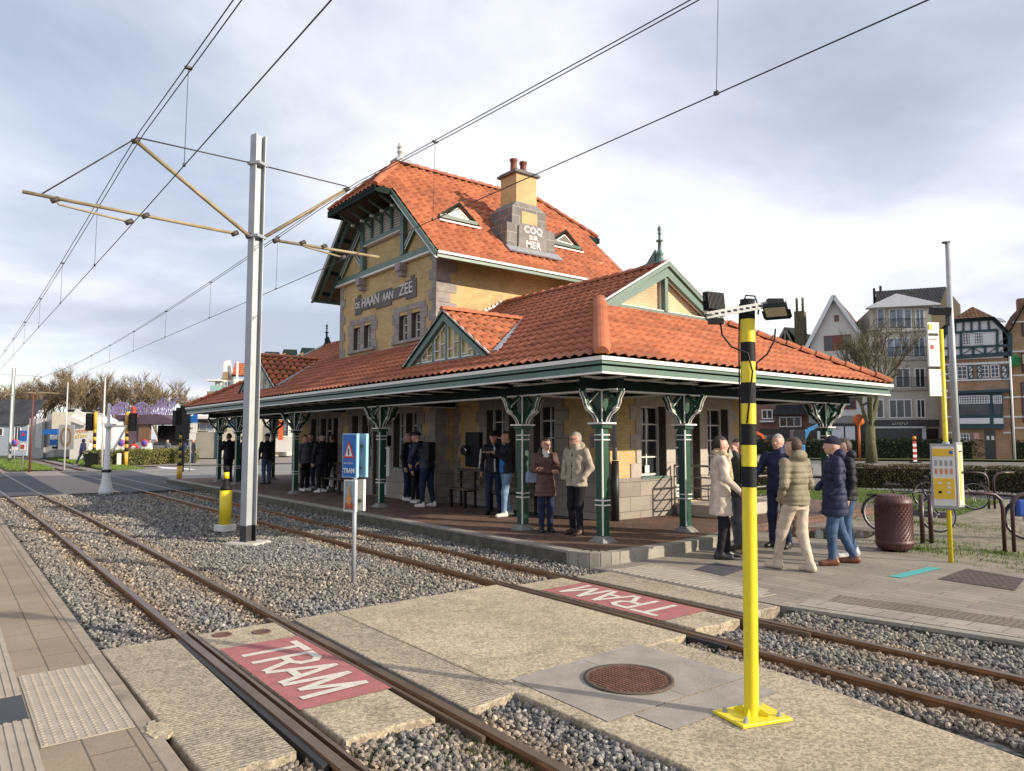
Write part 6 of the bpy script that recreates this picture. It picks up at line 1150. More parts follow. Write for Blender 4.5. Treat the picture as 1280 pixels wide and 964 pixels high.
# ---- ribbed brown waste bin
x, y = -5.41, 12.13; t = empty('waste_bin', (x, y, 0), 'maroon ribbed cast iron waste bin behind the group', 'waste bin'); MAR = mat('maroon_cast_iron', (.085, .032, .035), .5, .18, 8, .2, 60)
mb = MB(); n = 40; prof = [(.235, .03), (.27, .09), (.285, .13), (.285, .16), (.272, .17), (.268, .74), (.285, .755), (.285, .78), (.26, .84), (.20, .885), (.10, .90), (.0, .905)]; mb.lathe(prof, (x, y, 0), n)
for i in range(26):
    a = 2*PI*i/26; 
    for j in range(13): z = .20+j*.041; aa = a+(j % 2)*PI/26; mb.cbox((x+.272*math.cos(aa), y+.272*math.sin(aa), z), (.012, .038, .026), aa, 0, tilt=(.785, 'X'))
    mb.beam((x+.275*math.cos(a), y+.275*math.sin(a), .785), (x+.215*math.cos(a), y+.215*math.sin(a), .885), .03, .014); mb.beam((x+.284*math.cos(a), y+.284*math.sin(a), .135), (x+.242*math.cos(a), y+.242*math.sin(a), .04), .03, .014)
mb.build('bin_body', MAR, t); mb = MB(); mb.lathe([(.19, 0), (.19, .05)], (x, y, 0), 20); mb.build('foot', BLKM, t)
# ---- stop sign and timetable
x, y = -4.39, 11.61; t = empty('tram_stop_sign', (x, y, 0), 'yellow tram stop pole with white route panels and a lit timetable case', 'stop sign'); mb = MB(); mb.tube([(x, y, 0), (x, y, 3.42)], .032, 14); mb.build('pole', YELP, t)
u_ = Vector(_r); u_.rotate(Matrix.Rotation(R(10), 3, 'Z')); n1 = Vector((u_.y, -u_.x, 0)); 
if n1.dot(-Vector(_fh)) < 0: n1 = -n1
c0 = Vector((x, y, 0))
def plate(u0, u1, v0, v1, w, th_, mats, name, par=t, U=None, NN=None, O=c0):
    U = U or u_; NN = NN or n1
    m_ = MB(); P = [O+U*a+Vector((0, 0, b)) + NN*w for a, b in ((u0, v0), (u1, v0), (u1, v1), (u0, v1))]; m_.prism(P, -NN*th_); return m_.build(name, mats, par, bevel=.004)
plate(-.23, -.035, 2.86, 3.52, .01, .03, WHITE, 'route_panel'); plate(-.235, .03, 2.42, 2.82, .012, .02, mat('blank_white_panel', (.80, .74, .68), .5, .05, 3), 'blank_panel')
plate(-.215, -.155, 3.41, 3.49, .018, .004, YELP, 'panel_mark'); plate(-.215, -.06, 3.32, 3.355, .018, .004, BLKM, 'panel_mark'); plate(-.19, -.14, 3.12, 3.18, .018, .004, mat('panel_red', (.5, .12, .12)), 'panel_mark'); strokes(8, .028, frame_M(c0+u_*-.135+Vector((0, 0, 3.27))+n1*.018, u_, (0, 0, 1)), BLKM, t)
GF = mat('grey_case_frame', (.30, .30, .30), .45, .1, 4, metal=.3); PAPER = mat('white_paper', (.62, .60, .56), .6, .05, 4); ORNG = mat('timetable_yellow', (.72, .45, .03), .6, .1, 6); CRP = mat('cream_panel', (.62, .55, .38), .6, .05, 4)
u_ = Vector(_r); u_.rotate(Matrix.Rotation(R(-24), 3, 'Z')); n1 = Vector((u_.y, -u_.x, 0)); n1 = n1 if n1.dot(-Vector(_fh)) > 0 else -n1
plate(-.215, .10, .78, 1.72, .10, .05, GF, 'case_frame', U=u_, NN=n1); plate(-.195, .085, .82, 1.68, .106, .004, PAPER, 'timetable_paper')
u2 = Vector(_r); u2.rotate(Matrix.Rotation(R(34), 3, 'Z')); n2 = Vector((u2.y, -u2.x, 0)); n2 = n2 if n2.dot(-Vector(_fh)) > 0 else -n2; c2 = c0+u_*.115+n1*.10
plate(0, .19, .80, 1.74, .0, .05, GF, 'case_frame', U=u2, NN=n2, O=c2); plate(.025, .17, .83, 1.70, .006, .004, CRP, 'route_map', U=u2, NN=n2, O=c2); plate(.06, .10, .90, 1.60, .010, .003, ORNG, 'route_line', U=u2, NN=n2, O=c2); plate(.10, .16, 1.28, 1.32, .010, .003, BLKM, 'route_line', U=u2, NN=n2, O=c2); plate(.05, .15, 1.60, 1.62, .010, .003, BLKM, 'route_line', U=u2, NN=n2, O=c2)
plate(-.19, .075, 1.54, 1.65, .111, .003, ORNG, 'timetable_heading'); plate(-.19, .075, .92, 1.22, .111, .003, ORNG, 'timetable_block')
m_ = MB(); m_.lathe([(.0, 0), (.026, 0), (.026, .003)], (0, 0, 0), 16); o_ = m_.build('blue_disc', BLU, t); o_.rotation_euler = (PI/2, 0, math.atan2(u_.y, u_.x)); o_.location = c0+u_*.045+n1*.117+Vector((0, 0, 1.595))-WORG[t]
for i in range(4):
    for j in range(2):
        plate(-.17+i*.065, -.17+i*.065+.035, 1.26+j*.12+.02, 1.26+j*.12+.10, .111, .002, mat('grey_print', (.30, .30, .28)) if j else mat('red_print', (.55, .22, .12)), 'timetable_print')
for i, (a_, b_) in enumerate(((-.13, 1.13), (-.02, 1.13), (-.13, 1.0), (-.02, 1.0), (-.02, 1.07))): plate(a_, a_+.04, b_, b_+.035, .116, .002, PAPER if i != 2 else BLKM, 'timetable_print')
mb = MB(); mb.tube([c0+Vector((0, 0, 1.75)), c0+Vector((0, 0, .76))], .05, 8); mb.cbox(c0+Vector((0, 0, 2.75)), (.10, .05, .02), ra); mb.cbox(c0+Vector((0, 0, 2.5)), (.10, .05, .02), ra); mb.build('clamp', GALV, t)
# ---- steel lamp post behind it
x, y, _ = G(1199, 634); t = empty('lamp_post', (x, y, 0), 'tall grey steel lamp post behind the yellow stop pole with a boxy speaker', 'lamp post'); mb = MB(); mb.tube([(x, y, 0), (x, y, 3.6), (x, y, 7.05)], [.095, .082, .055], 16); mb.build('post', GALV, t); mb = MB(); q = Vector((x, y, 7.06)); mb.beam(q-ad*.12, q+ad*.05, .10, .05); mb.build('lamp_head', BLKM, t)
mb = MB(); q = Vector((x, y, 5.2)); mb.cbox(q-ad*.28, (.46, .26, .20), ra, tilt=(.3, 'X')); mb.cbox(q-ad*.08+Vector((0, 0, -.2)), (.08, .08, .4), ra); mb.build('speaker', BLKM, t)
# ---- bicycles and their racks
def cyc(label, col, saddlebag=None):
    t = empty('bicycle', (0, 0, 0), label, 'bicycle', 'bicycles parked in the gravel yard'); FRM = mat('frame_'+col[0], col[1], .35, .1, 6, metal=.2); TY = mat('black_tyre', (.015, .015, .015), .8, .2, 20); SP = mat('steel_spokes', (.35, .35, .36), .4, .1, 6, metal=.7)
    for wx in (-.52, .54):
        m_ = MB(); m_.tube([(wx+.335*math.cos(a), 0, .345+.335*math.sin(a)) for a in np.linspace(0, 2*PI, 33)[:-1]], .018, 8, closed=True); wh = m_.build('tyre', TY, None)
        m_ = MB(); m_.tube([(wx+.31*math.cos(a), 0, .345+.31*math.sin(a)) for a in np.linspace(0, 2*PI, 33)[:-1]], .009, 6, closed=True)
        for a in np.linspace(0, 2*PI, 19)[:-1]: m_.tube([(wx, .02*(-1)**int(a*9), .345), (wx+.31*math.cos(a), 0, .345+.31*math.sin(a))], .0016, 3)
        m_.tube([(wx, -.04, .345), (wx, .04, .345)], .02, 8); rm = m_.build('rim', SP, None)
        w_ = empty('wheel', (wx, 0, .345)); w_.parent = t; w_.location = (wx, 0, .345)
        for o_ in (wh, rm): o_.parent = w_; o_.location = WORG[o_]-Vector((wx, 0, .345))
    m_ = MB(); B0, ST_, HD, RA, FA = Vector((-.08, 0, .30)), Vector((-.22, 0, .78)), Vector((.36, 0, .80)), Vector((-.52, 0, .345)), Vector((.54, 0, .345))
    for a, b, r_ in ((B0, ST_, .016), (B0, HD+Vector((.01, 0, -.12)), .019), (ST_-Vector((0, 0, .06)), HD, .015), (HD+Vector((-.02, 0, .08)), HD+Vector((.04, 0, -.15)), .020)): m_.tube([a, b], r_, 8)
    for s in (-.04, .04): o_ = Vector((0, s, 0)); m_.tube([RA+o_, ST_-Vector((0, 0, .06))], .009, 6); m_.tube([RA+o_, B0], .010, 6); m_.tube([FA+o_*1.2, HD+Vector((.04, 0, -.15))+o_*.8], .012, 6)
    m_.build('frame', FRM, t); m_ = MB(); m_.tube([HD+Vector((-.02, 0, .08)), HD+Vector((-.04, 0, .20))], .013, 6); m_.tube([HD+Vector((-.10, -.29, .22)), HD+Vector((.03, -.20, .22)), HD+Vector((.0, 0, .20)), HD+Vector((.03, .20, .22)), HD+Vector((-.10, .29, .22))], .012, 8)
    for s in (-1, 1): m_.tube([HD+Vector((-.12, s*.295, .22)), HD+Vector((-.02, s*.26, .22))], .018, 8, 0)
    m_.build('handlebar', BLKM, t); m_ = MB(); m_.tube([ST_, ST_+Vector((-.03, 0, .12))], .012, 6); m_.cbox(ST_+Vector((-.06, 0, .145)), (.20, .13, .05), 0); m_.cbox(ST_+Vector((.08, 0, .15)), (.12, .05, .035), 0); m_.build('saddle', BLKM, t, bevel=.012)
    m_ = MB(); m_.lathe([(.085, -.004), (.085, .004)], (0, 0, 0), 20); cr = m_.build('chainring', BLKM, t); cr.rotation_euler = (PI/2, 0, 0); cr.location = B0+Vector((0, -.05, 0)); m_ = MB(); m_.tube([B0+Vector((0, -.06, 0)), B0+Vector((.10, -.08, -.14)), B0+Vector((.10, -.16, -.14))], .010, 6); m_.tube([B0+Vector((0, .06, 0)), B0+Vector((-.10, .08, .14)), B0+Vector((-.10, .16, .14))], .010, 6); m_.build('crank', BLKM, t)
    m_ = MB(); m_.box(-.72, -.30, -.06, .06, .715, .73); m_.tube([(-.70, .05, .715), (-.52, .05, .345)], .006, 5); m_.tube([(-.70, -.05, .715), (-.52, -.05, .345)], .006, 5); m_.tube([(-.52+.365*math.cos(a), 0, .345+.365*math.sin(a)) for a in np.linspace(.2, PI, 12)], .012, 6); m_.build('carrier', BLKM, t)
    if saddlebag:
        for s in (-1, 1): m_ = MB(); m_.cbox((-.52, s*.13, .55), (.34, .13, .30)); sb_ = m_.build('pannier', saddlebag, t, bevel=.03)
    return t
b1 = cyc('dark bicycle leaning over behind the timetable case with its front wheel turned to the right', ('black', (.02, .02, .022))); b1.location = (-6.25, 14.75, 0); b1.rotation_euler = (R(-16), 0, R(48))
b2 = cyc('grey green bicycle standing upright in the rear rack left of the low hedge gap', ('grey', (.10, .12, .12))); b2.location = (-7.6, 20.3, 0); b2.rotation_euler = (R(3), 0, R(-145))
b3 = cyc('black bicycle with bright blue panniers at the right edge', ('dark', (.02, .02, .025)), mat('bright_blue_pannier', (.02, .08, .38), .5, .1, 6)); b3.location = (-4.1, 15.6, 0); b3.rotation_euler = (R(-5), 0, R(38))
MR = mat('maroon_rack_paint', (.05, .022, .024), .4, .15, 6)
for i, (px, pyb, z1, lab, flip) in enumerate(((1159, 679, .83, 'maroon double post bicycle rack left of the timetable', 0), (1240, 636, .92, 'maroon bicycle rack post pair in the second row behind the timetable', -1), (1262, 690, .92, 'maroon bent tube bicycle rack in front of the blue panniers', 1))):
    x, y, _ = G(px, pyb); t = empty('bicycle_rack', (x, y, 0), lab, 'bicycle rack', 'maroon bicycle racks'); U = Vector(_r)
    for s in (-1, 1):
        m_ = MB(); o_ = Vector((x, y, 0))+U*(s*.075); e = U*s
        if flip: m_.tube([o_, o_+Vector((0, 0, z1-.22)), o_+e*.03+Vector((0, 0, z1-.10)), o_+e*.12+Vector((0, 0, z1-.02)), o_+e*.25+Vector((0, 0, z1)), o_+e*.52+Vector((0, 0, z1))], .030, 12)
        else: m_.tube([o_, o_+Vector((0, 0, z1))], .038, 12)
        m_.build('tube', MR, t)
# ============================================================ VEGETATION
LEAFH = leafmat('hedge_leaves', [(0, (.012, .022, .008)), (.5, (.028, .045, .014)), (1, (.07, .085, .03))]); LEAFY = leafmat('olive_hedge_leaves', [(0, (.05, .06, .015)), (.5, (.13, .14, .035)), (1, (.22, .21, .07))]); LEAFB = leafmat('brown_hedge_leaves', [(0, (.03, .03, .015)), (.5, (.085, .075, .035)), (1, (.17, .14, .07))])
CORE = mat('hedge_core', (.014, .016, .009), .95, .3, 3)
def hedge(pts, w_, h_, z0, leaf, label, den=900, ls=.05, group=None):
    t = empty('hedge', (*pts[0], z0), label, 'hedge', group); V = []; mb = MB()
    for (a, b) in zip(pts[:-1], pts[1:]):
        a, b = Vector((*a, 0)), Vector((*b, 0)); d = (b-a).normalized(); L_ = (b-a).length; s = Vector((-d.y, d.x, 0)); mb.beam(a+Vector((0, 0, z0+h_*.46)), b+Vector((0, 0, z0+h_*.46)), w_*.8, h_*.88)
        n = int(L_*(w_+2*h_)*den); q = RNG.uniform(0, 1, n); per = RNG.uniform(0, w_+2*h_, n)
        off = np.where(per < h_, -w_/2, np.where(per < h_+w_, per-h_-w_/2, w_/2)); zz = np.where(per < h_, per, np.where(per < h_+w_, h_, 2*h_+w_-per)); jit = RNG.normal(0, ls*.9, (n, 3))
        bump_ = (np.sin(q*L_*2.1)+np.sin(q*L_*5.3+1))*ls*.6
        P = np.array(a)[None]+np.array(d)[None]*(q*L_)[:, None]+np.array(s)[None]*off[:, None]+jit; P[:, 2] = z0+zz+jit[:, 2]+bump_*(zz > h_*.8); e1 = RNG.normal(size=(n, 3)); e1 /= np.linalg.norm(e1, axis=1)[:, None]; e2 = RNG.normal(size=(n, 3)); e2 /= np.linalg.norm(e2, axis=1)[:, None]
        k = RNG.uniform(.5, 1.2, (n, 1))*ls; V.append(np.stack([P-e1*k, P+e2*k*.6, P+e1*k, P-e2*k*.6], 1).reshape(-1, 3))
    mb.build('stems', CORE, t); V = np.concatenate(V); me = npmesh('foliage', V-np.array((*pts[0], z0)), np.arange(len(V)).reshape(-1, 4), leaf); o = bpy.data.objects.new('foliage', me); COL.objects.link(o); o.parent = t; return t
def tree(loc, H_, spread, seed, bark, twig, label, group=None, trunk=.22, lev=5, wide=.5, tw=.02, ntw=5, upright=.45, name='bare_tree', fork=.28):
    rnd = random.Random(seed); t = empty(name, loc, label, 'tree', group); mb = MB(); tp = []
    def br(p, d, L_, r, lv):
        q = p; pts = [p]; n = 3
        for i in range(n): d = (d+Vector((rnd.gauss(0, .13), rnd.gauss(0, .13), rnd.gauss(.05*upright*2, .07)))).normalized(); q = q+d*(L_/n); pts.append(q)
        if lv > 1: mb.tube(pts, [r, r*.88, r*.76, r*.62], 6 if lv > 3 else 4, 0, cap=False)
        else: mb.tube([pts[0], pts[2], pts[3]], [r, r*.7, r*.4], 3, 0, cap=False)
        if lv == 0:
            return
        if lv <= 2:
            for _ in range(ntw):
                k = rnd.random(); o_ = pts[1]+(pts[-1]-pts[1])*k; e = (d+Vector((rnd.gauss(0, .5), rnd.gauss(0, .5), rnd.gauss(.2, .35)))).normalized(); tp.append((o_, o_+e*L_*rnd.uniform(.5, 1.1)))
        for _ in range(rnd.choice((2, 3, 3)) if lv > 1 else 3):
            e = (d+Vector((rnd.gauss(0, wide), rnd.gauss(0, wide), rnd.gauss(upright*.35, .22)))).normalized(); br(pts[rnd.choice((2, 3, 3))], e, L_*rnd.uniform(.62, .85), r*.60, lv-1)
    h0 = H_*fork; mb.tube([Vector((0, 0, -.1)), Vector((rnd.gauss(0, .05), 0, h0*.5)), Vector((0, rnd.gauss(0, .05), h0))], [trunk*1.25, trunk, trunk*.9], 10, 0)
    for i in range(spread):
        a = 2*PI*i/spread+rnd.uniform(-.4, .4); e = Vector((math.cos(a)*wide, math.sin(a)*wide, .6+upright)).normalized(); br(Vector((0, 0, h0*rnd.uniform(.85, 1))), e, H_*.26, trunk*.42, lev)
    mb.build('trunk', bark, None).parent = t; tr = [c for c in t.children][0]; tr.location = WORG[tr]
    if tp:
        A_ = np.array([np.array(a) for a, b in tp]); B_ = np.array([np.array(b) for a, b in tp]); n = len(A_); V = []
        for k in range(3):
            off = RNG.normal(0, .35, (n, 3))*np.linalg.norm(B_-A_, axis=1)[:, None]*.5; s = RNG.normal(size=(n, 3)); s /= np.linalg.norm(s, axis=1)[:, None]; s *= tw/2; b = B_+off*(k > 0); a = A_ if k == 0 else A_+(B_-A_)*RNG.uniform(.1, .6, (n, 1)); V.append(np.stack([a-s, a+s, b], 1).reshape(-1, 3))
        V = np.concatenate(V); me = npmesh('crown', V, np.arange(len(V)).reshape(-1, 3), twig); o = bpy.data.objects.new('crown', me); COL.objects.link(o); o.parent = t
    return t
BARK = mat('green_grey_bark', (.10, .095, .05), .95, .3, 4, .6, 20); TWIG = mat('grey_brown_twigs', (.105, .085, .055), .9, .2, 2); TWIGB = mat('warm_brown_twigs', (.20, .15, .09), .9, .3, .3); BARKD = mat('dark_bark', (.13, .105, .06), .95, .3, 2)
x, y, _ = G(1090, 577); tree((x, y, 0), 11.6, 6, 5, BARK, TWIG, 'bare pollarded tree in front of the grey apartment building', None, .36, 4, .46, .035, 5, .7, fork=.24)
GT = 'bare trees behind the fairground'
TL = ['leftmost bare tree behind the pale low house', 'second bare tree from the left, over the slate roof', 'bare tree directly behind the distant tram mast', 'bare tree over the silver containers', 'bare tree over the cream trailer', 'tallest bare tree, behind the white food stall', 'bare tree over the white tent', 'bare tree left of the red crown of the fair ride', 'rightmost bare tree, over the right half of the fair ride', 'rear bare tree filling the gap above the containers', 'rear bare tree filling the gap beside the tallest tree']
for i, (px, ptop, dist) in enumerate(((-70, 470, 88), (-25, 462, 92), (15, 462, 96), (48, 455, 90), (82, 448, 94), (110, 436, 90), (140, 455, 97), (168, 456, 92), (200, 458, 88), (45, 470, 104), (125, 468, 106))):
    d = ray(px, 548); d = d/d.dot(_fh)*dist; H_ = (548-ptop)/900*dist+1.8
    tree((float(d[0]), float(d[1]), -.1), H_*1.0, 5, 20+i, BARKD, TWIGB, TL[i], GT, .26, 4, .50, .07, 7, .62, fork=.13)
hedge([(-50.3, 8.3), (-46.2, 13.6), (-43.5, 19.5)] if False else [G(114, 582.5)[:2], G(238, 577)[:2]], 1.3, .92, -.02, LEAFY, 'long clipped olive green hedge in front of the fair', 420, .07)
H1 = [G(1030, 608)[:2], G(1115, 610)[:2], G(1228, 612)[:2]]; hedge(H1, .8, .80, -.02, LEAFB, 'low brownish hedge behind the lawn and the timetable', 1300, .035)
hedge([G(940, 612)[:2], G(1012, 612)[:2]], .7, .85, -.02, LEAFB, 'low brownish hedge seen between the men on the pavement', 1300, .035)
hedge([G(1246, 613)[:2], G(1340, 622)[:2]], .9, .80, -.02, LEAFB, 'low clipped hedge behind the blue panniers', 1300, .035)
fa, fb = G(870, 571.5), G(1360, 575); hedge([fa[:2], fb[:2]], 1.6, 1.62, -.02, LEAFH, 'tall dark green clipped hedge in front of the houses', 130, .09)
sheet('far_grass_verge', [(fa[0], fa[1]-4.5), (fb[0]-0, fb[1]-4.5), (fb[0], fb[1]+1), (fa[0], fa[1]+1)], .02, GRASSG)
# gabion of stones behind the men
t_g = empty('gabion', G(962, 596), 'wire basket wall of pale boulders beyond the railing', 'gabion'); V_ = []; mb = MB(); A_ = Vector(G(938, 597)); B_ = Vector(G(990, 597))
for i in range(120): p = A_+(B_-A_)*random.random()+Vector((0, 0, random.uniform(.05, .95))); mb.cbox(p, (random.uniform(.15, .28),)*3, random.uniform(0, 3), 0, tilt=(random.uniform(0, 2), 'X'))
mb.build('boulders', mat('pale_boulders', (.33, .31, .28), .9, .3, 3, .5, 20), t_g, bevel=.03); mb = MB()
for i in range(12): p = A_+(B_-A_)*i/11; mb.tube([p, p+Vector((0, 0, 1.02))], .006, 4)
for z in (.05, .35, .7, 1.02): mb.tube([A_+Vector((0, 0, z)), B_+Vector((0, 0, z))], .006, 4)
mb.build('wire_basket', GALV, t_g)
# ============================================================ TOWN HOUSES (each on its own facade plane)
class Facade:
    def __init__(s, name, P, label, cat='house'):
        s.P = P; s.t = empty(name, (0, 0, 0), label, cat); s.t.location = tuple(P.o); s.t.rotation_euler = (0, 0, P.rz); WORG[s.t] = Vector((0, 0, 0)); s.fr = Fr('F', 0)
    def r(s, x0, y0, x1, y1): xm, ym = (x0+x1)/2, (y0+y1)/2; return s.P.uv(x0, ym)[0], s.P.uv(x1, ym)[0], s.P.uv(xm, y1)[1], s.P.uv(xm, y0)[1]
    def box(s, name, m, x0, y0, x1, y1, w0, w1, v=None, par=None, bevel=0):
        a, b, c, d = s.r(x0, y0, x1, y1); c, d = (c, d) if v is None else v; mb = MB(); s.fr.box(mb, a, b, w0, w1, c, d); return mb.build(name, m, par or s.t, bevel)
    def prism(s, name, m, pts, w0, w1, par=None):
        mb = MB(); s.fr.prism(mb, [s.P.uv(*p) for p in pts], w0, w1); return mb.build(name, m, par or s.t)
    def win(s, x0, y0, x1, y1, fm, cols=1, rows=1, gm=None, w=.0, fw=.07, name='window'):
        a, b, c, d = s.r(x0, y0, x1, y1); mb = MB(); f = s.fr; w1 = w+.06
        f.box(mb, a, a+fw, w-.02, w1, c, d); f.box(mb, b-fw, b, w-.02, w1, c, d); f.box(mb, a+fw, b-fw, w-.02, w1, d-fw, d); f.box(mb, a+fw, b-fw, w-.02, w1, c, c+fw)
        for i in range(1, cols): u = a+(b-a)*i/cols; f.box(mb, u-fw*.4, u+fw*.4, w-.02, w1-.01, c+fw, d-fw)
        for i in range(1, rows): v = c+(d-c)*i/rows; f.box(mb, a+fw, b-fw, w-.02, w1-.012, v-fw*.3, v+fw*.3)
        o = mb.build(name, fm, s.t); mb = MB(); f.box(mb, a+.01, b-.01, w+.0, w+.022, c+.01, d-.01); mb.build('pane', gm or GLASS, o); return o
    def roofp(s, name, m, pts, par=None, tw=.3, tc=.4):      # pts: (u, w, v)
        P = [s.fr.P(*p) for p in pts]; V = [Vector(p) for p in P]; u = (1, 0, 0); n = (V[1]-V[0]).cross(V[2]-V[0]); 
        if abs(n.x) > abs(n.y): u = (0, 1, 0)
        o = tiles(name, [P], u, m, par or s.t, tw=tw, tc_=tc, amp=.02, lift=.02); mb = MB(); mb.prism(P, (0, 0, -.12)); mb.build('roof_deck', DARKW, o); return o
RENDW = mat('off_white_render', (.60, .58, .54), .9, .06, 1, .2, 60, dirt=.15, dirtc=(.3, .28, .25)); GREYR = mat('grey_pebble_facade', (.47, .44, .37), .92, .1, 1.2, .4, 60, dirt=.2, dirtc=(.17, .16, .14)); WFR = mat('white_window_frame', (.66, .67, .68), .5, .05, 3); REDF = mat('dark_red_frame', (.24, .025, .025), .5, .1, 3); TEAL = mat('dark_teal_timber', (.014, .052, .065), .5, .12, 3); INFW = mat('white_infill', (.66, .66, .66), .85, .05, 2)
OBR = brickmat('orange_brown_brick', (.44, .24, .12), (.34, .17, .085), (.40, .34, .28), stain=.3); RBR = brickmat('red_house_brick', (.26, .085, .05), (.20, .07, .045), (.3, .25, .22), stain=.3); TBR = brickmat('tan_house_brick', (.46, .30, .15), (.36, .22, .11), (.34, .29, .22), stain=.3)
SHOPD = mat('dark_shop_interior', (.02, .02, .024), .25, .4, .8, spec=.6)
# A: white gabled house with red windows
A = Facade('gabled_house', Plane(1048, 71, 122), 'white rendered house with a steep front gable and dark red window frames'); uv = A.P.uv
a0, a1 = uv(1014, 480)[0], uv(1083, 480)[0]; ve = uv(1048, 430)[1]; ua, va = uv(1042.5, 370)
mb = MB(); A.fr.wall(mb, a0, a1, 0, ve, []); mb.box(a0, a1, .02, 12, 0, ve); A.fr.prism(mb, [(a0, ve), (a1, ve), (ua, va-.1)], -.3, 0); mb.build('wall', RENDW, A.t)
for k, (ue, vee) in enumerate(((a0-.5, ve-.6), (a1+.5, ve-.6))): A.roofp('roof', OLDT, [(ua, .45, va), (ue, .45, vee), (ue, -12, vee), (ua, -12, va)]); mb = MB(); mb.beam(A.fr.P(ua, .5, va-.05), A.fr.P(ue, .5, vee-.05), .09, .36, 0); mb.build('bargeboard', WFR, A.t)
A.win(1043, 394, 1048.5, 402, REDF); A.win(1030, 419, 1064, 438, REDF, 3); A.box('shutter', mat('red_shutter', (.20, .05, .045)), 1041, 421, 1054, 436, .02, .08); A.win(1035, 456, 1075, 474, REDF, 3); A.win(1035, 494, 1070, 512, REDF, 3)
A.box('fascia_board', mat('grey_shop_fascia', (.25, .245, .24)), 1012, 520, 1084, 529, .0, .35); A.box('shop_front', SHOPD, 1014, 530, 1083, 556, -.02, .05, v=(0, uv(1048, 530)[1]))
for (x0, x1, c_, tx) in ((1022, 1030, WFR, ''), (1040, 1055, WFR, 'SOLDEN'), (1057, 1069, WFR, '')):
    o = A.box('poster', c_, x0, 533, x1, 552, .1, .14); a_, b_, c2_, d2_ = A.r(x0, 533, x1, 552)
    if tx: strokes(6, .20, frame_M(A.fr.P((a_+b_)/2, .15, d2_-.22), (1, 0, 0), (0, 0, 1)), SRED, A.t)
mb = MB(); mb.box(a0-2.0, a0-1.0, 3, 4.4, ve-3, va-.7); 
for k in (.2, .8): mb.tube([(a0-2.0+k, 3.6, va-.7), (a0-2.0+k, 3.6, va+.8)], .13, 8)
mb.build('chimney', mat('mossy_chimney_brick', (.10, .085, .045), .9, .3, 3), A.t)
# B: grey apartment building with french balconies
B = Facade('apartment_building', Plane(1125, 68, 107), 'grey four storey apartment building with white framed windows and a slate roof', 'apartment building'); uv = B.P.uv
b0, b1 = uv(1088, 480)[0], uv(1160, 480)[0]; vt = uv(1125, 412)[1]; v4 = uv(1125, 384)[1]
mb = MB(); mb.box(b0, b1+1.2, 0, 11, 0, vt); mb.box(b0+.25, b1+.6, 1.2*0+.4, 10, vt, v4); mb.build('wall', GREYR, B.t)
mb = MB(); B.fr.prism(mb, [(b0-.1, v4), (b1+1.2, v4), (b1+1.2, v4+.12), ((b0+b1)/2, v4+1.25), (b0-.1, v4+.12)], -.6, .45); mb.build('pediment', WFR, B.t)
ux2, vx2 = uv(1199, 356); ul_, vl_ = uv(1108, 369); B.roofp('roof', SLATE, [(ul_-.6, -.7, v4-.1), (b1+1.3, -.7, v4-.1), (ux2*1.06, -5.5, vx2+.9), (ul_*1.06, -5.5, vl_+.9)]); mb = MB(); B.fr.prism(mb, [(b1+.9, 0), (ux2*1.06+1.2, 0), (ux2*1.06+1.2, vx2-1.0), (ux2*1.06, vx2+.85), (b1+1.0, v4-.2)], -9, -5.55); mb.build('side_wall', mat('tan_cement_gable', (.30, .25, .18), .95, .12, 1, .2, 50), B.t)
for row, ops in (((385, 411), ((1097, 1107, 1), (1112, 1131, 2), (1131, 1141, 1), (1145, 1157, 2))), ((422, 447), ((1091, 1096, 1), (1108, 1137, 3), (1141, 1157, 2))), ((460, 485), ((1095, 1104, 1), (1119, 1138, 2), (1143, 1157, 2))), ((499, 523), ((1095, 1105, 1), (1111, 1140, 3), (1145, 1157, 2)))):
    for x0, x1, n in ops:
        B.win(x0, row[0], x1, row[1], WFR, n, gm=GLASSB if row[0] < 440 else GLASS, w=.0 if row[0] > 400 else -.38, fw=.11)
        if x1-x0 > 7 and row[0] < 480:
            a_, b_, c_, d_ = B.r(x0, row[0], x1, row[1]); mb = MB(); w_ = .14 if row[0] > 400 else -.15
            for z in (c_+.1, c_+.95): B.fr.box(mb, a_-.1, b_+.1, w_, w_+.03, z, z+.04)
            for k in range(int((b_-a_)/.14)+2): u = a_-.08+k*.14; B.fr.box(mb, u, u+.02, w_, w_+.02, c_+.1, c_+.98)
            mb.build('balcony_rail', BLKM, B.t)
for yy in (414, 449.5, 487): B.box('ledge', mat('pale_ledge', (.33, .315, .285)), 1087.5, yy, 1160, yy+1.6, .0, .12)
B.box('balcony_slab', mat('pale_ledge', (.33, .315, .285)), 1083, 412, 1102, 413.5, .0, .5); B.box('fascia_board', mat('dark_fascia', (.05, .05, .055)), 1091, 525, 1173, 533, .0, .3); a_, b_, c_, d_ = B.r(1112, 525, 1138, 533); strokes(7, .32, frame_M(B.fr.P((a_+b_)/2, .32, (c_+d_)/2), (1, 0, 0), (0, 0, 1)), mat('pale_sign_lettering', (.5, .55, .4)), B.t)
B.box('awning_edge', WFR, 1091, 533.4, 1152, 535.4, .0, .5); B.box('shop_front', SHOPD, 1091, 536, 1173, 556, -.02, .06, v=(0, uv(1125, 536)[1])); B.box('pillar', WFR, 1152, 527, 1157, 556, .0, .2, v=(0, uv(1155, 527)[1]))
mb = MB()
for k, h_ in ((.3, .9), (.9, 1.1)): mb.tube([(b0+1.2+k, 5, v4+1.2), (b0+1.2+k, 5, v4+2.0+h_)], .12, 8)
mb.build('chimney_pot', BLKM, B.t)
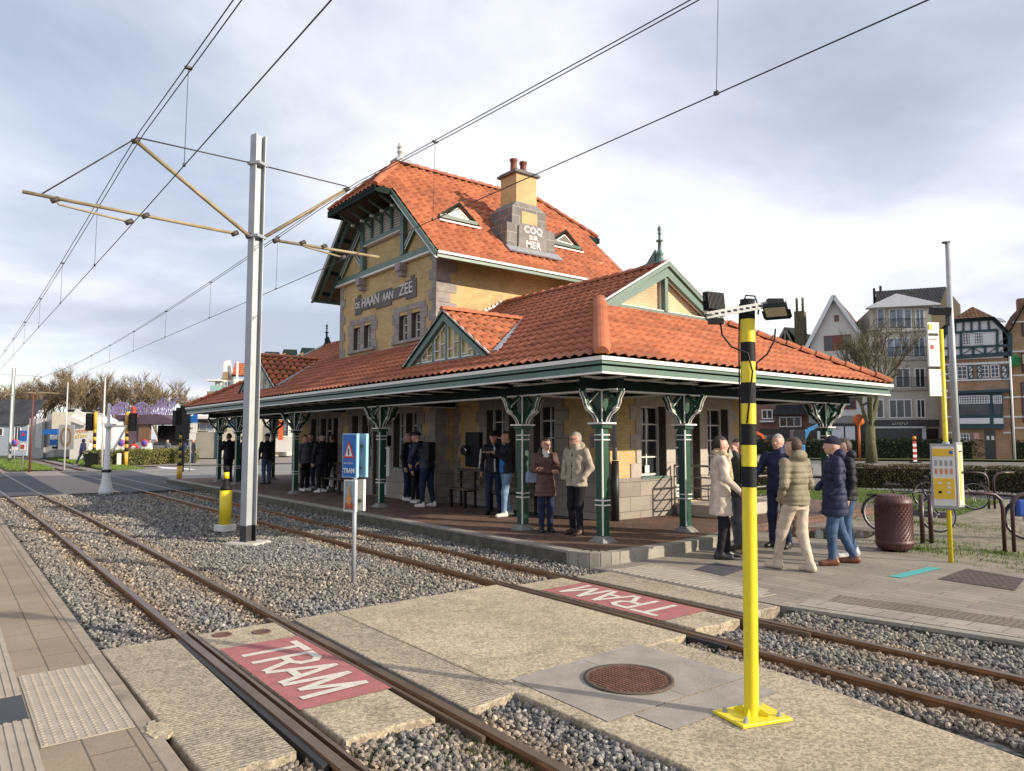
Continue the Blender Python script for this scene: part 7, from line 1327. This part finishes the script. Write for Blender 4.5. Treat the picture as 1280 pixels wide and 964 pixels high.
# C: half timbered house with teal beams
C_ = Facade('half_timbered_house', Plane(1225, 62, 118), 'half timbered house with dark teal beams, white infill and an orange brick base'); uv = C_.P.uv
c0, c1 = uv(1176, 500)[0], uv(1262, 500)[0]; vb = uv(1220, 449)[1]; vt = uv(1220, 398)[1]
mb = MB(); mb.box(c0, c1, 0, 10, 0, vb); mb.build('wall', OBR, C_.t); mb = MB(); mb.box(c0+.1, c1-.3, -.25, 9, vb, uv(1220, 415)[1]); C_.fr.prism(mb, [(c0+.1, uv(1220, 415)[1]-.01), (c1-.3, uv(1220, 415)[1]-.01), (uv(1243, 402)[0], vt), (uv(1190, 402)[0], vt)], -5, .25); mb.build('upper_wall', INFW, C_.t)
ur, vr = uv(1219, 378); vl = uv(1220, 399)[1]; e0, e1 = uv(1186, 402)[0], uv(1241, 398)[0]; f0, f1 = c0-.5, c1+.1; vf = uv(1262, 416)[1]
kq = (vl-vf)/(vr-vf); e1 = f1-kq*(f1-ur); e0 = f0+kq*(ur-f0); C_.roofp('roof', OLDT, [(e0, .7, vl), (e1, .7, vl), (ur, -2.6, vr)]); C_.roofp('roof', OLDT, [(f1, .7, vf), (f1, -10, vf), (ur, -10, vr), (ur, -2.6, vr), (e1, .7, vl)]); C_.roofp('roof', OLDT, [(f0, .7, vf), (f0, -10, vf), (ur, -10, vr), (ur, -2.6, vr), (e0, .7, vl)])
mb = MB()
def tbm(x0, y0, x1, y1, w_=.16, wo=.30): a = uv(x0, y0); b = uv(x1, y1); mb.beam(C_.fr.P(a[0], wo, a[1]), C_.fr.P(b[0], wo, b[1]), .12, w_)
for (x0, y0, x1, y1, w_) in ((1186, 403, 1240, 399, .3), (1178, 417.5, 1246, 413, .22), (1180, 436, 1262, 432, .2), (1178, 448, 1262, 442.5, .34), (1241, 399, 1262, 420, .34), (1262, 418, 1262, 446, .32), (1186, 403, 1178, 424, .3), (1246, 413, 1246, 444, .2), (1231, 433, 1231, 444, .2), (1216, 434, 1216, 445, .2), (1201, 416, 1201, 446, .2), (1186, 404, 1186, 447, .2), (1194, 403, 1194, 416, .16), (1204, 402, 1204, 415, .16), (1214, 402, 1214, 415, .16), (1224, 401, 1224, 414, .16), (1235, 401, 1236, 413, .16), (1202, 444, 1214, 436, .06), (1217, 436, 1230, 443, .06), (1233, 443, 1245, 435, .06), (1248, 442, 1257, 434, .06), (1249, 430, 1257, 422, .06)): tbm(x0, y0, x1, y1, w_)
mb.build('timber_beams', TEAL, C_.t)
C_.win(1200, 417, 1213, 432, WFR, 4, 4, w=.27, fw=.07); C_.win(1217, 416, 1229, 431, WFR, 4, 4, w=.27, fw=.07); C_.win(1196, 458, 1209, 474, WFR, 2, 3, w=.05); C_.win(1226, 457, 1236, 472, WFR, 2, 3, w=.05); C_.win(1238, 456, 1249, 472, WFR, 2, 3, w=.05)
for x0, x1 in ((1183, 1189), (1210, 1216.5), (1222-1, 1228-1), (1251.5, 1259)):
    C_.box('shutter', INFW, x0, 457, x1, 473.5, .05, .10); a_, b_, c__, d_ = C_.r(x0, 457, x1, 473.5); mb = MB(); f = C_.fr
    for q in ((a_, a_+.07, c__, d_), (b_-.07, b_, c__, d_), (a_, b_, c__, c__+.08), (a_, b_, d_-.08, d_), (a_, b_, (c__+d_)/2-.05, (c__+d_)/2+.05)): f.box(mb, q[0], q[1], .10, .14, q[2], q[3])
    mb.beam(f.P(a_, .12, c__), f.P(b_, .12, (c__+d_)/2), .03, .06); mb.beam(f.P(a_, .12, (c__+d_)/2), f.P(b_, .12, d_), .03, .06); mb.build('shutter_frame', TEAL, C_.t)
C_.box('white_band', WFR, 1177, 453.5, 1262, 456, .0, .12); C_.box('white_band', WFR, 1177, 474, 1262, 476, .0, .10); C_.prism('bay_roof', TEAL, [(1190, 490), (1258, 487), (1262, 490), (1186, 493)], -.05, .9); C_.box('bay', TEAL, 1193, 491, 1253, 536, .0, .55)
C_.win(1198, 495, 1236, 520, TEAL, 1, w=.56); C_.win(1240, 495, 1251, 520, TEAL, 1, w=.56); C_.win(1198, 495, 1236, 505, WFR, 12, 3, w=.62, fw=.07); C_.win(1240, 495, 1251, 505, WFR, 4, 3, w=.62, fw=.07); C_.box('white_panel', INFW, 1199, 523, 1236, 530, .55, .62); C_.box('white_panel', INFW, 1241, 523, 1253, 530, .55, .62)
for yy in (496, 520, 540): C_.box('white_band', WFR, 1254, yy, 1263, yy+2, .0, .06); C_.box('white_band', WFR, 1178, yy, 1192, yy+2, .0, .06)
C_.win(1200, 542, 1212, 552, WFR, 3, 2, w=.05); C_.box('poster', mat('red_white_poster', (.6, .35, .35)), 1217, 541, 1224, 549, .03, .08); C_.box('door', SHOPD, 1231, 538, 1244, 556, .0, .08, v=(0, uv(1237, 538)[1])); C_.box('poster', WFR, 1233, 545, 1236.5, 550, .09, .12); C_.box('poster', WFR, 1239, 545, 1242.5, 550, .09, .12)
mb = MB(); a_ = uv(1264.5, 500)[0]; mb.tube([C_.fr.P(a_, .15, 0), C_.fr.P(a_, .15, uv(1264, 445)[1])], .09, 8); mb.build('drainpipe', WFR, C_.t); mb = MB(); o_ = uv(1256, 394); mb.beam(C_.fr.P(*[uv(1253, 391)[0], -3.2, uv(1253, 391)[1]]), C_.fr.P(*[uv(1259, 397)[0], -2.6, uv(1259, 397)[1]]), .5, .08); mb.build('skylight', WFR, C_.t)
# D: brick house at the right edge
D_ = Facade('brick_house', Plane(1290, 61, 118), 'tan brick house with white bands at the right edge beside the half timbered house'); uv = D_.P.uv
d0, d1 = uv(1266, 480)[0], uv(1350, 480)[0]; vd = uv(1290, 405)[1]; mb = MB(); mb.box(d0, d1, 0, 10, 0, vd); D_.fr.prism(mb, [(d0+.3, vd-.01), (uv(1310, 400)[0], vd-.01), (uv(1284, 378)[0], uv(1284, 378)[1])], -.3, .0); mb.build('wall', TBR, D_.t)
ux, vx = uv(1284, 375); D_.roofp('roof', OLDT, [(ux, .5, vx), (d0-.4, .5, vd-1.2), (d0-.4, -10, vd-1.2), (ux, -10, vx)]); D_.roofp('roof', OLDT, [(ux, .5, vx), (uv(1316, 400)[0], .5, vd-1.2), (uv(1316, 400)[0], -10, vd-1.2), (ux, -10, vx)])
for yy in (401, 438, 468, 495, 520, 534): D_.box('white_band', WFR, 1265.5, yy, 1300, yy+2, .0, .08)
for y0, y1 in ((403, 420), (441, 466), (478, 528)): D_.win(1277, y0, 1292, y1, mat('maroon_frame', (.10, .015, .02)), 3, 3, w=.02)
mb = MB(); mb.box(d0+.9, d0+2.0, 2, 3, vd, uv(1280, 368)[1]); mb.build('chimney', RBR, D_.t)
mb = MB(); q = D_.fr.P(uv(1266, 452)[0], .7, uv(1266, 452)[1]); mb.cbox(q, (.6, .5, .9), .2); mb.cbox(q, (.9, .2, .5), .2); o = mb.build('green_cross', mat('green_pharmacy_cross', (.01, .16, .05)), D_.t); mb = MB(); mb.cbox((q[0]+.8, q[1], q[2]+.1), (.4, .4, .8)); mb.build('sign_box', GREYR, D_.t)
# E: dark slate roofed house and red brick shops further left, seen under and over the canopy
E_ = Facade('slate_roofed_house', Plane(985, 84, 118), 'house with a dark slate roof and pale open gable truss behind the canopy roof'); uv = E_.P.uv
e0, e1 = uv(955, 480)[0], uv(1016, 480)[0]; mb = MB(); mb.box(e0, e1, 0, 10, 0, uv(985, 455)[1]); mb.build('wall', RENDW, E_.t); ux, vx = uv(982, 410); E_.roofp('roof', SLATE, [(ux, .6, vx), (e1+.6, .6, uv(985, 452)[1]), (e1+.6, -10, uv(985, 452)[1]), (ux+3, -10, vx-.1)]); E_.roofp('roof', SLATE, [(ux, .6, vx), (uv(955, 455)[0], .6, uv(985, 455)[1]), (uv(955, 455)[0], -10, uv(985, 455)[1]), (ux+3, -10, vx-.1)])
mb = MB()
for a_, b_ in (((982, 411), (1000, 448)), ((982, 411), (966, 448)), ((982, 413), (983, 448)), ((975, 428), (990, 428)), ((970, 440), (996, 440)), ((983, 428), (976, 440)), ((983, 428), (990, 440))): mb.beam(E_.fr.P(uv(*a_)[0], .8, uv(*a_)[1]), E_.fr.P(uv(*b_)[0], .8, uv(*b_)[1]), .12, .2)
mb.build('gable_truss', mat('weathered_pale_timber', (.20, .20, .17)), E_.t)
F2 = Facade('brick_shop', Plane(975, 80, 112), 'red brick house with a dark bay roof seen under the canopy'); uv = F2.P.uv; a_, b_ = uv(925, 520)[0], uv(1014, 520)[0]; mb = MB(); mb.box(a_, b_, 0, 9, 0, uv(970, 462)[1]); mb.build('wall', RBR, F2.t)
F2.prism('bay_roof', SLATE, [(972, 505), (1002, 505), (1010, 519), (966, 519)], .0, 1.2); F2.win(974, 521, 1002, 534, WFR, 3, w=.3, fw=.12); F2.win(976, 500, 1000, 508, GREYR, 3, w=1.0); F2.win(952, 512, 966, 524, WFR, 2, w=.05, fw=.12); F2.box('awning', WFR, 950, 526, 968, 528, .0, .8); F2.box('shop_front', SHOPD, 950, 535, 1012, 560, .02, .1, v=(0, uv(975, 536)[1])); F2.win(958, 486, 972, 500, WFR, 2, w=.05, fw=.12)
# glazed bus shelter, orange and blue excavators
def excavator(px, py, col, label, sgn, sc):
    x, y, _ = G(px, py); t = empty('excavator', (0, 0, 0), label, 'excavator'); mb = MB(); mb.box(-.7, .7, -.9, -.5, 0, .4); mb.box(-.7, .7, .5, .9, 0, .4); mb.build('tracks', BLKM, t, bevel=.1); mb = MB(); mb.box(-.8, .6, -.8, .8, .45, 1.1); mb.build('body', col, t, bevel=.08); mb = MB(); mb.box(-.2, .7, -.7, .1, 1.1, 2.2); mb.build('cab', SHOPD, t, bevel=.05)
    mb = MB(); pts = [(.6, .35, .9), (1.3, .35, 2.2), (2.4, .35, 2.7)]; mb.beam(pts[0], pts[1], .22, .3); mb.beam(pts[1], pts[2], .2, .26); mb.build('boom', col, t); mb = MB(); mb.beam(pts[2], (2.9, .35, 1.2), .18, .22); mb.beam((2.45, .35, 2.3), (2.75, .35, .5), .06, .08); mb.build('arm', col, t); mb = MB(); mb.prism([(2.7, .1, 1.2), (3.2, .1, 1.1), (3.15, .1, .6), (2.65, .1, .5)], (0, .5, 0)); mb.build('bucket', BLKM, t, bevel=.03)
    t.location = (x, y, 0); t.scale = (sc,)*3; t.rotation_euler = (0, 0, YAW-PI/2+(0 if sgn > 0 else PI)); return t
excavator(992, 574, mat('excavator_blue', (.02, .20, .45), .5, .1, 4), 'blue mini excavator with its boom raised beyond the hedge', 1, 1.15); excavator(968, 572, mat('excavator_orange', (.55, .10, .02), .5, .1, 4), 'orange red mini excavator parked beyond the hedge', -1, .95)
# orange round sign, red and white marker with amber lamp, give way sign
d_ = ray(1074, 548); d_ = d_/d_.dot(_fh)*57; x, y = float(d_[0]), float(d_[1]); t = empty('round_orange_sign', (x, y, 0), 'orange round road works sign seen from behind by the bare tree', 'sign'); ORN = mat('orange_sign', (.60, .13, .03), .6, .1, 4); mb = MB(); mb.tube([(x, y, 0), (x, y, 3)], .09, 8); mb.build('post', ORN, t); mb = MB(); mb.lathe([(.0, -.02), (.46, -.02), (.46, .02), (0, .02)], (0, 0, 0), 20); o = mb.build('disc', ORN, t); o.rotation_euler = (PI/2, 0, YAW-PI/2); o.location = (0, 0, 3.25)
x, y, _ = G(1144, 578.5); t = empty('road_marker', (x, y, 0), 'red and white striped road marker with an amber lamp', 'road marker'); mb = MB(); a = YAW-PI/2
for k in range(8): mb.cbox((x, y, .1+k*.2), (.26, .08, .2), a, k % 2)
mb.build('striped_board', [WHITE, mat('marker_red', (.35, .03, .03))], t); mb = MB(); mb.lathe([(.10, 0), (.13, .08), (.12, .24), (.0, .28)], (x, y, 1.7), 12); mb.build('amber_lamp', mat('amber_lens', (.7, .22, .01), .3, .1, 5), t); mb = MB(); mb.cbox((x, y, .03), (.7, .4, .1), a); mb.build('foot', BLKM, t)
# ============================================================ LEFT: FAIR, TRAILERS, FENCE
def Lf(name, dist, label, cat, ang=90, px=100): return Facade(name, Plane(px, dist, ang), label, cat)
SILV = mat('silver_cladding', (.36, .36, .36), .45, .15, .6, metal=.4); CREAMW = mat('cream_trailer', (.62, .58, .47), .6, .05, 1, dirt=.1); STALLW = mat('white_stall', (.66, .65, .62), .6, .04, 1)
f = Lf('low_grey_house', 75, 'low pale house with a big dark slate roof at the left edge', 'house'); f.box('wall', mat('pale_blue_wall', (.32, .36, .42)), -60, 531, 34, 562, -6, 0, v=(0, f.P.uv(0, 531)[1])); mb = MB(); u0, v0 = f.P.uv(-60, 531); u1, v1 = f.P.uv(36, 531); vt_ = f.P.uv(0, 497)[1]; mb.prism([f.fr.P(u0, .3, v0), f.fr.P(u1, .3, v0), f.fr.P(u1-1, -4, vt_), f.fr.P(u0, -4, vt_)], (0, .3, 0)); mb.build('roof', SLATE, f.t); f.win(18, 533, 26, 551, WFR, 2); f.win(-2, 535, 4, 545, WFR)
f = Lf('storage_container', 66, 'silver metal containers stacked beside the blue boxes', 'container'); f.box('body', SILV, 36, 523, 55, 562, -3, 0, v=(0, f.P.uv(40, 523)[1])); f.box('side_box', SILV, 55, 517, 66, 562, -3, -.3, v=(0, f.P.uv(40, 517)[1])); f.box('door', mat('pale_door', (.5, .5, .48)), 45, 524, 53, 560, 0, .06)
f = Lf('white_trailer', 64, 'cream white box trailer with a blue band below', 'trailer'); f.box('body', CREAMW, 65, 515, 96, 536, -4, 0); f.box('blue_band', BLU, 54, 537, 72, 543, -2, .1); f.box('blue_crate', BLU, 63, 550, 72, 557, -1, .1); f.box('white_crate', STALLW, 63, 544, 72, 549, -1, .05); f.box('chassis', BLKM, 65, 558, 96, 561, -3, 0); f.box('roof_trim', BLKM, 78, 512, 94, 515, -3, -.5)
f = Lf('painted_board', 58, 'grey board painted with a brown oval motif', 'board'); f.box('panel', SILV, 73, 531, 92, 562, -.1, 0); a_ = f.r(73, 531, 92, 562); mb = MB(); uc, vc = (a_[0]+a_[1])/2, (a_[2]+a_[3])/2
P_ = [f.fr.P(uc+.36*(a_[1]-a_[0])*math.cos(k*PI/12), .03, vc+.40*(a_[3]-a_[2])*math.sin(k*PI/12)) for k in range(24)]; mb.prism(P_, (0, .03, 0)); mb.build('oval', mat('brown_oval', (.18, .11, .05)), f.t); mb = MB(); P_ = [f.fr.P(uc+.24*(a_[1]-a_[0])*math.cos(k*PI/12), .06, vc+.30*(a_[3]-a_[2])*math.sin(k*PI/12)) for k in range(24)]; mb.prism(P_, (0, .02, 0)); mb.build('oval_centre', mat('grey_oval', (.25, .25, .24)), f.t)
f = Lf('food_stall', 60, 'white food stall with a tilted roof flap and orange yellow lettering', 'stall'); f.box('body', STALLW, 88, 526, 117, 562, -3, 0, v=(0, f.P.uv(100, 526)[1])); f.prism('roof_flap', STALLW, [(92, 521), (97, 511), (113, 521), (108, 533)], .1, .25); f.prism('awning', STALLW, [(84, 524), (93, 520), (112, 529), (107, 532)], .0, .5)
a_ = f.r(94, 536, 112, 549); 
for k, (s_, c_, dz) in enumerate((('Frituur', mat('sign_orange', (.65, .22, .02)), .3), ('Snacks', mat('sign_yellow', (.7, .5, .03)), -.12))): strokes(len(s_), .34, frame_M(f.fr.P((a_[0]+a_[1])/2, .06, (a_[2]+a_[3])/2+dz), (1, 0, .12), (-.12, 0, 1)), c_, f.t)
f = Lf('white_tent', 62, 'white round topped tent with red framed panels', 'tent'); f.box('wall', STALLW, 116, 527, 141, 562, -3, 0, v=(0, f.P.uv(120, 527)[1])); mb = MB(); u_c, v_c = f.P.uv(122, 527); mb.lathe([(1.0, 0), (.9, .35), (.55, .65), (0, .8)], f.fr.P(u_c, .2, v_c), 14); mb.build('dome', SILV, f.t); mb = MB(); u_c, v_c = f.P.uv(137, 530); mb.lathe([(.8, 0), (.7, .3), (.4, .5), (0, .6)], f.fr.P(u_c, .2, v_c), 14); mb.build('dome', STALLW, f.t)
for x0, x1 in ((119, 128), (129, 138)): f.win(x0, 541, x1, 553, mat('red_frame', (.5, .07, .05)), 1, gm=STALLW, w=.02, fw=.10)
f = Lf('fair_ride', 64, 'fairground ride with a dark purple roof and a blue violet lattice of lights', 'fair ride'); PUR = mat('dark_purple_canvas', (.07, .045, .065), .7, .3, .6); f.prism('roof', PUR, [(140, 528), (150, 519), (200, 518), (222, 526), (222, 530), (140, 531)], -3, .4); f.box('side_wall', PUR, 150, 530, 175, 553, -1, 0); f.box('dark_interior', SHOPD, 176, 531, 236, 566, -4, -3, v=(0, f.P.uv(200, 531)[1])); f.box('counter', mat('brown_counter', (.14, .08, .05)), 174, 528, 187, 553, -.3, .1)
mb = MB(); VIO = mat('violet_lattice', (.20, .17, .34), .6, .4, 1)
for k in range(30): x0 = 140+k*2.7; top = 512-7*abs(math.sin(k*.35))-(6 if k > 22 else 0); a_ = f.P.uv(x0, 519); b_ = f.P.uv(x0+3, top); mb.beam(f.fr.P(a_[0], .3, a_[1]), f.fr.P(b_[0], .3, b_[1]), .05, .06); b2_ = f.P.uv(x0-3, top+1); mb.beam(f.fr.P(a_[0], .3, a_[1]), f.fr.P(b2_[0], .3, b2_[1]), .05, .06); c_ = f.P.uv(x0+6, 510-7*abs(math.sin((k+1)*.35))-(6 if k > 21 else 0)); mb.beam(f.fr.P(b_[0], .3, b_[1]), f.fr.P(c_[0], .3, c_[1]), .07, .12)
mb.build('lattice', VIO, f.t); mb = MB(); q = f.P.uv(170, 515); mb.lathe([(.42, 0), (.46, .18), (.25, .30), (.2, .7), (.28, .8), (.0, 1.0)], f.fr.P(q[0], .4, q[1]-.5), 10); mb.build('red_crown', mat('crown_red', (.34, .05, .03)), f.t)
f = Lf('crowd_barrier', 60, 'grey steel crowd barriers in front of the fair ride', 'barrier'); mb = MB(); a_ = f.P.uv(128, 556)[0]; b_ = f.P.uv(236, 556)[0]; n = 60
for k in range(n): u = a_+(b_-a_)*k/n; f.fr.box(mb, u, u+.025, 0, .03, .2, 1.15)
f.fr.box(mb, a_, b_, 0, .04, 1.15, 1.19); f.fr.box(mb, a_, b_, 0, .04, .2, .24); mb.build('bars', GALV, f.t)
for px, py, nm, m_, w_, h_, lab in ((168, 560, 'red_white_disc', None, 0, 0, 'red and white half round board at the barrier'), (212, 561, 'red_bag', REDC, .5, .5, 'bright red bag standing at the fair barrier'), (147, 558, 'yellow_box', YELP, .35, .5, 'small yellow box beside the barrier'), (200, 560, 'black_table', BLKM, 1.6, .7, 'black table in front of the ride')):
    d_ = ray(px, 548); d_ = d_/d_.dot(_fh)*57; x, y = float(d_[0]), float(d_[1]); mb = MB()
    if nm == 'red_white_disc': mb.lathe([(0, -.03), (.42, -.03), (.42, .03), (0, .03)], (0, 0, 0), 24, 0); mb.lathe([(0, .03), (.25, .03), (.25, .06), (0, .06)], (0, 0, 0), 20, 1); mb.lathe([(0, -.06), (.25, -.06), (.25, -.03), (0, -.03)], (0, 0, 0), 20, 1); o = mb.build(nm, [REDC, WHITE]); o.rotation_euler = (PI/2, 0, YAW-PI/2); o.location = (x, y, .95)
    else: mb.cbox((0, 0, h_/2+.02), (w_, w_*.6, h_), 0); mb.cbox((0, 0, h_+.03), (w_*1.06, w_*.65, .04), 0); o = mb.build(nm, m_, None, bevel=.02); place(o, (x, y, .35 if 'bag' in nm or 'yellow' in nm else 0), YAW-PI/2)
    tag(o, lab, {'red_white_disc': 'board', 'red_bag': 'bag', 'yellow_box': 'box', 'black_table': 'table'}[nm])
for px, lab in ((19, 'pink and blue round no parking sign at the far left'), (152, 'round no parking sign left of the fair ride'), (181, 'round no parking sign in front of the fair ride')):
    d_ = ray(px, 548); d_ = d_/d_.dot(_fh)*56; x, y = float(d_[0]), float(d_[1]); t = empty('no_parking_sign', (x, y, 0), lab, 'sign', 'round no parking signs'); mb = MB(); mb.tube([(x, y, 0), (x, y, 1.3)], .04, 6); mb.build('post', GALV, t); mb = MB(); mb.lathe([(0, -.02), (.28, -.02), (.28, .02), (0, .02)], (0, 0, 0), 20, 0); o = mb.build('red_rim', mat('sign_red', (.55, .03, .02)), t); o.rotation_euler = (PI/2, 0, YAW-PI/2); o.location = (0, 0, 1.45); mb = MB(); mb.lathe([(0, -.03), (.21, -.03), (.21, .03), (0, .03)], (0, 0, 0), 20, 0); o = mb.build('blue_disc', mat('violet_blue', (.12, .10, .42)), t); o.rotation_euler = (PI/2, 0, YAW-PI/2); o.location = (0, 0, 1.45)
    mb = MB(); mb.cbox((x, y, 1.0), (.45, .04, .22), YAW-PI/2); mb.build('plate', WHITE, t)
# white concrete post fence along the verge
t = empty('post_fence', (*G(98, 581)[:2], 0), 'row of short white concrete posts with a white rail along the grass verge', 'fence'); mb = MB(); A_ = Vector((-54.0, 9.3, 0)); B_ = Vector((-130, 13.5, 0)); CW = mat('white_concrete_post', (.55, .54, .48), .8, .15, 3, dirt=.3, dirtc=(.3, .28, .15))
for k in range(44): p = A_+(B_-A_)*k/43; m_ = MB(); m_.box(p.x-.13, p.x+.13, p.y-.13, p.y+.13, -.1, .80); m_.build('post', CW, t)
mb.beam(A_+Vector((0, 0, .72)), B_+Vector((0, 0, .72)), .06, .14); mb.build('rail', CW, t)
# grey hut, cream wall and roofs behind the far end of the canopy
f = Lf('concrete_hut', 66, 'grey board hut with a flat dark roof behind the parking sign', 'hut', 90, 250); f.box('wall', mat('grey_boards', (.28, .27, .23), .9, .15, .8), 236, 540, 269, 568, -4, 0, v=(0, f.P.uv(250, 540)[1])); f.box('roof', BLKM, 232, 524, 284, 528, -5, .6); f.win(240, 529, 268, 539, GREYR, 3, gm=GLASSB); f.box('white_band', STALLW, 232, 520, 284, 524, -4, .5); f.box('door', TEAL, 269, 534, 274, 568, -.2, .05, v=(0, f.P.uv(270, 534)[1]))
f = Lf('cream_building', 72, 'long cream building seen between the far canopy columns', 'building', 90, 310); f.box('wall', CREAMW, 276, 519, 348, 568, -6, 0, v=(0, f.P.uv(310, 519)[1])); f.box('blue_sign', BLU, 286, 527, 293, 535, .3, .4); f.box('roof_trim', mat('violet_trim', (.3, .2, .4)), 245, 514, 350, 518, .1, .3); f.win(345, 525, 362, 545, BLKM, 3, 4, gm=GLASSB, w=.5); f.box('white_wall', STALLW, 345, 546, 372, 565, -2, .3); f.box('orange_sign', mat('orange_banner', (.65, .12, .02)), 354, 526, 359.5, 550, 1.4, 1.5)
f = Lf('white_villa', 92, 'white villa with a curved gable and bright red roof above the canopy end', 'house', 80, 285); f.box('wall', STALLW, 268, 474, 312, 540, -8, 0, v=(0, f.P.uv(290, 474)[1])); f.prism('gable', STALLW, [(272, 488), (276, 478), (279, 466), (280, 452), (287, 450), (289, 462), (291, 472), (295, 482), (295, 488)], -.6, .1); f.win(280.5, 456, 285, 464, BLKM); f.prism('gable_infill', mat('brown_render', (.25, .18, .11)), [(277, 475), (280, 465), (286, 465), (290, 475)], .1, .16)
a_ = f.P.uv(288, 451); b_ = f.P.uv(330, 451); c_ = f.P.uv(290, 470); e_ = f.P.uv(330, 472); f.roofp('roof', TILE, [(a_[0], -3, a_[1]), (b_[0], -3, a_[1]), (b_[0], .4, c_[1]), (c_[0], .4, c_[1])], tw=.5, tc=.6); f.box('balcony_glass', mat('aqua_balcony_glass', (.25, .42, .42), .15, .1, 2), 264, 482, 279, 490, .6, .65); f.box('balcony_slab', STALLW, 260, 475.5, 280, 477, -.2, 1.2); f.box('ledge', mat('brown_ledge', (.2, .16, .13)), 261, 490, 284, 495, -.5, 1.0); f.win(280, 477, 289, 489, WFR, 2, gm=GLASSB, w=.15); f.box('flue', STALLW, 297, 453, 299, 482, .5, .9)
f = Lf('orange_roofed_building', 110, 'long building with several orange hipped roofs rising behind the station', 'building', 75, 360); f.box('wall', GREYR, 325, 443, 420, 540, -9, 0, v=(0, f.P.uv(370, 443)[1])); 
for x0, x1, yt in ((328, 350, 437), (352, 372, 434), (374, 396, 432), (398, 420, 436)): a_ = f.P.uv(x0, 444); b_ = f.P.uv(x1, 443); c_ = f.P.uv((x0+x1)/2, yt); f.roofp('roof', tilemat('ochre_roof', [(.40, .22, .06), (.46, .26, .08)]) if 'ochre_roof' not in MATS else MATS['ochre_roof'], [(a_[0], .5, a_[1]), (b_[0], .5, b_[1]), (c_[0]+1, -3, c_[1]), (c_[0]-1, -3, c_[1])], tw=.5, tc=.6)
# bike rail seen behind the left columns
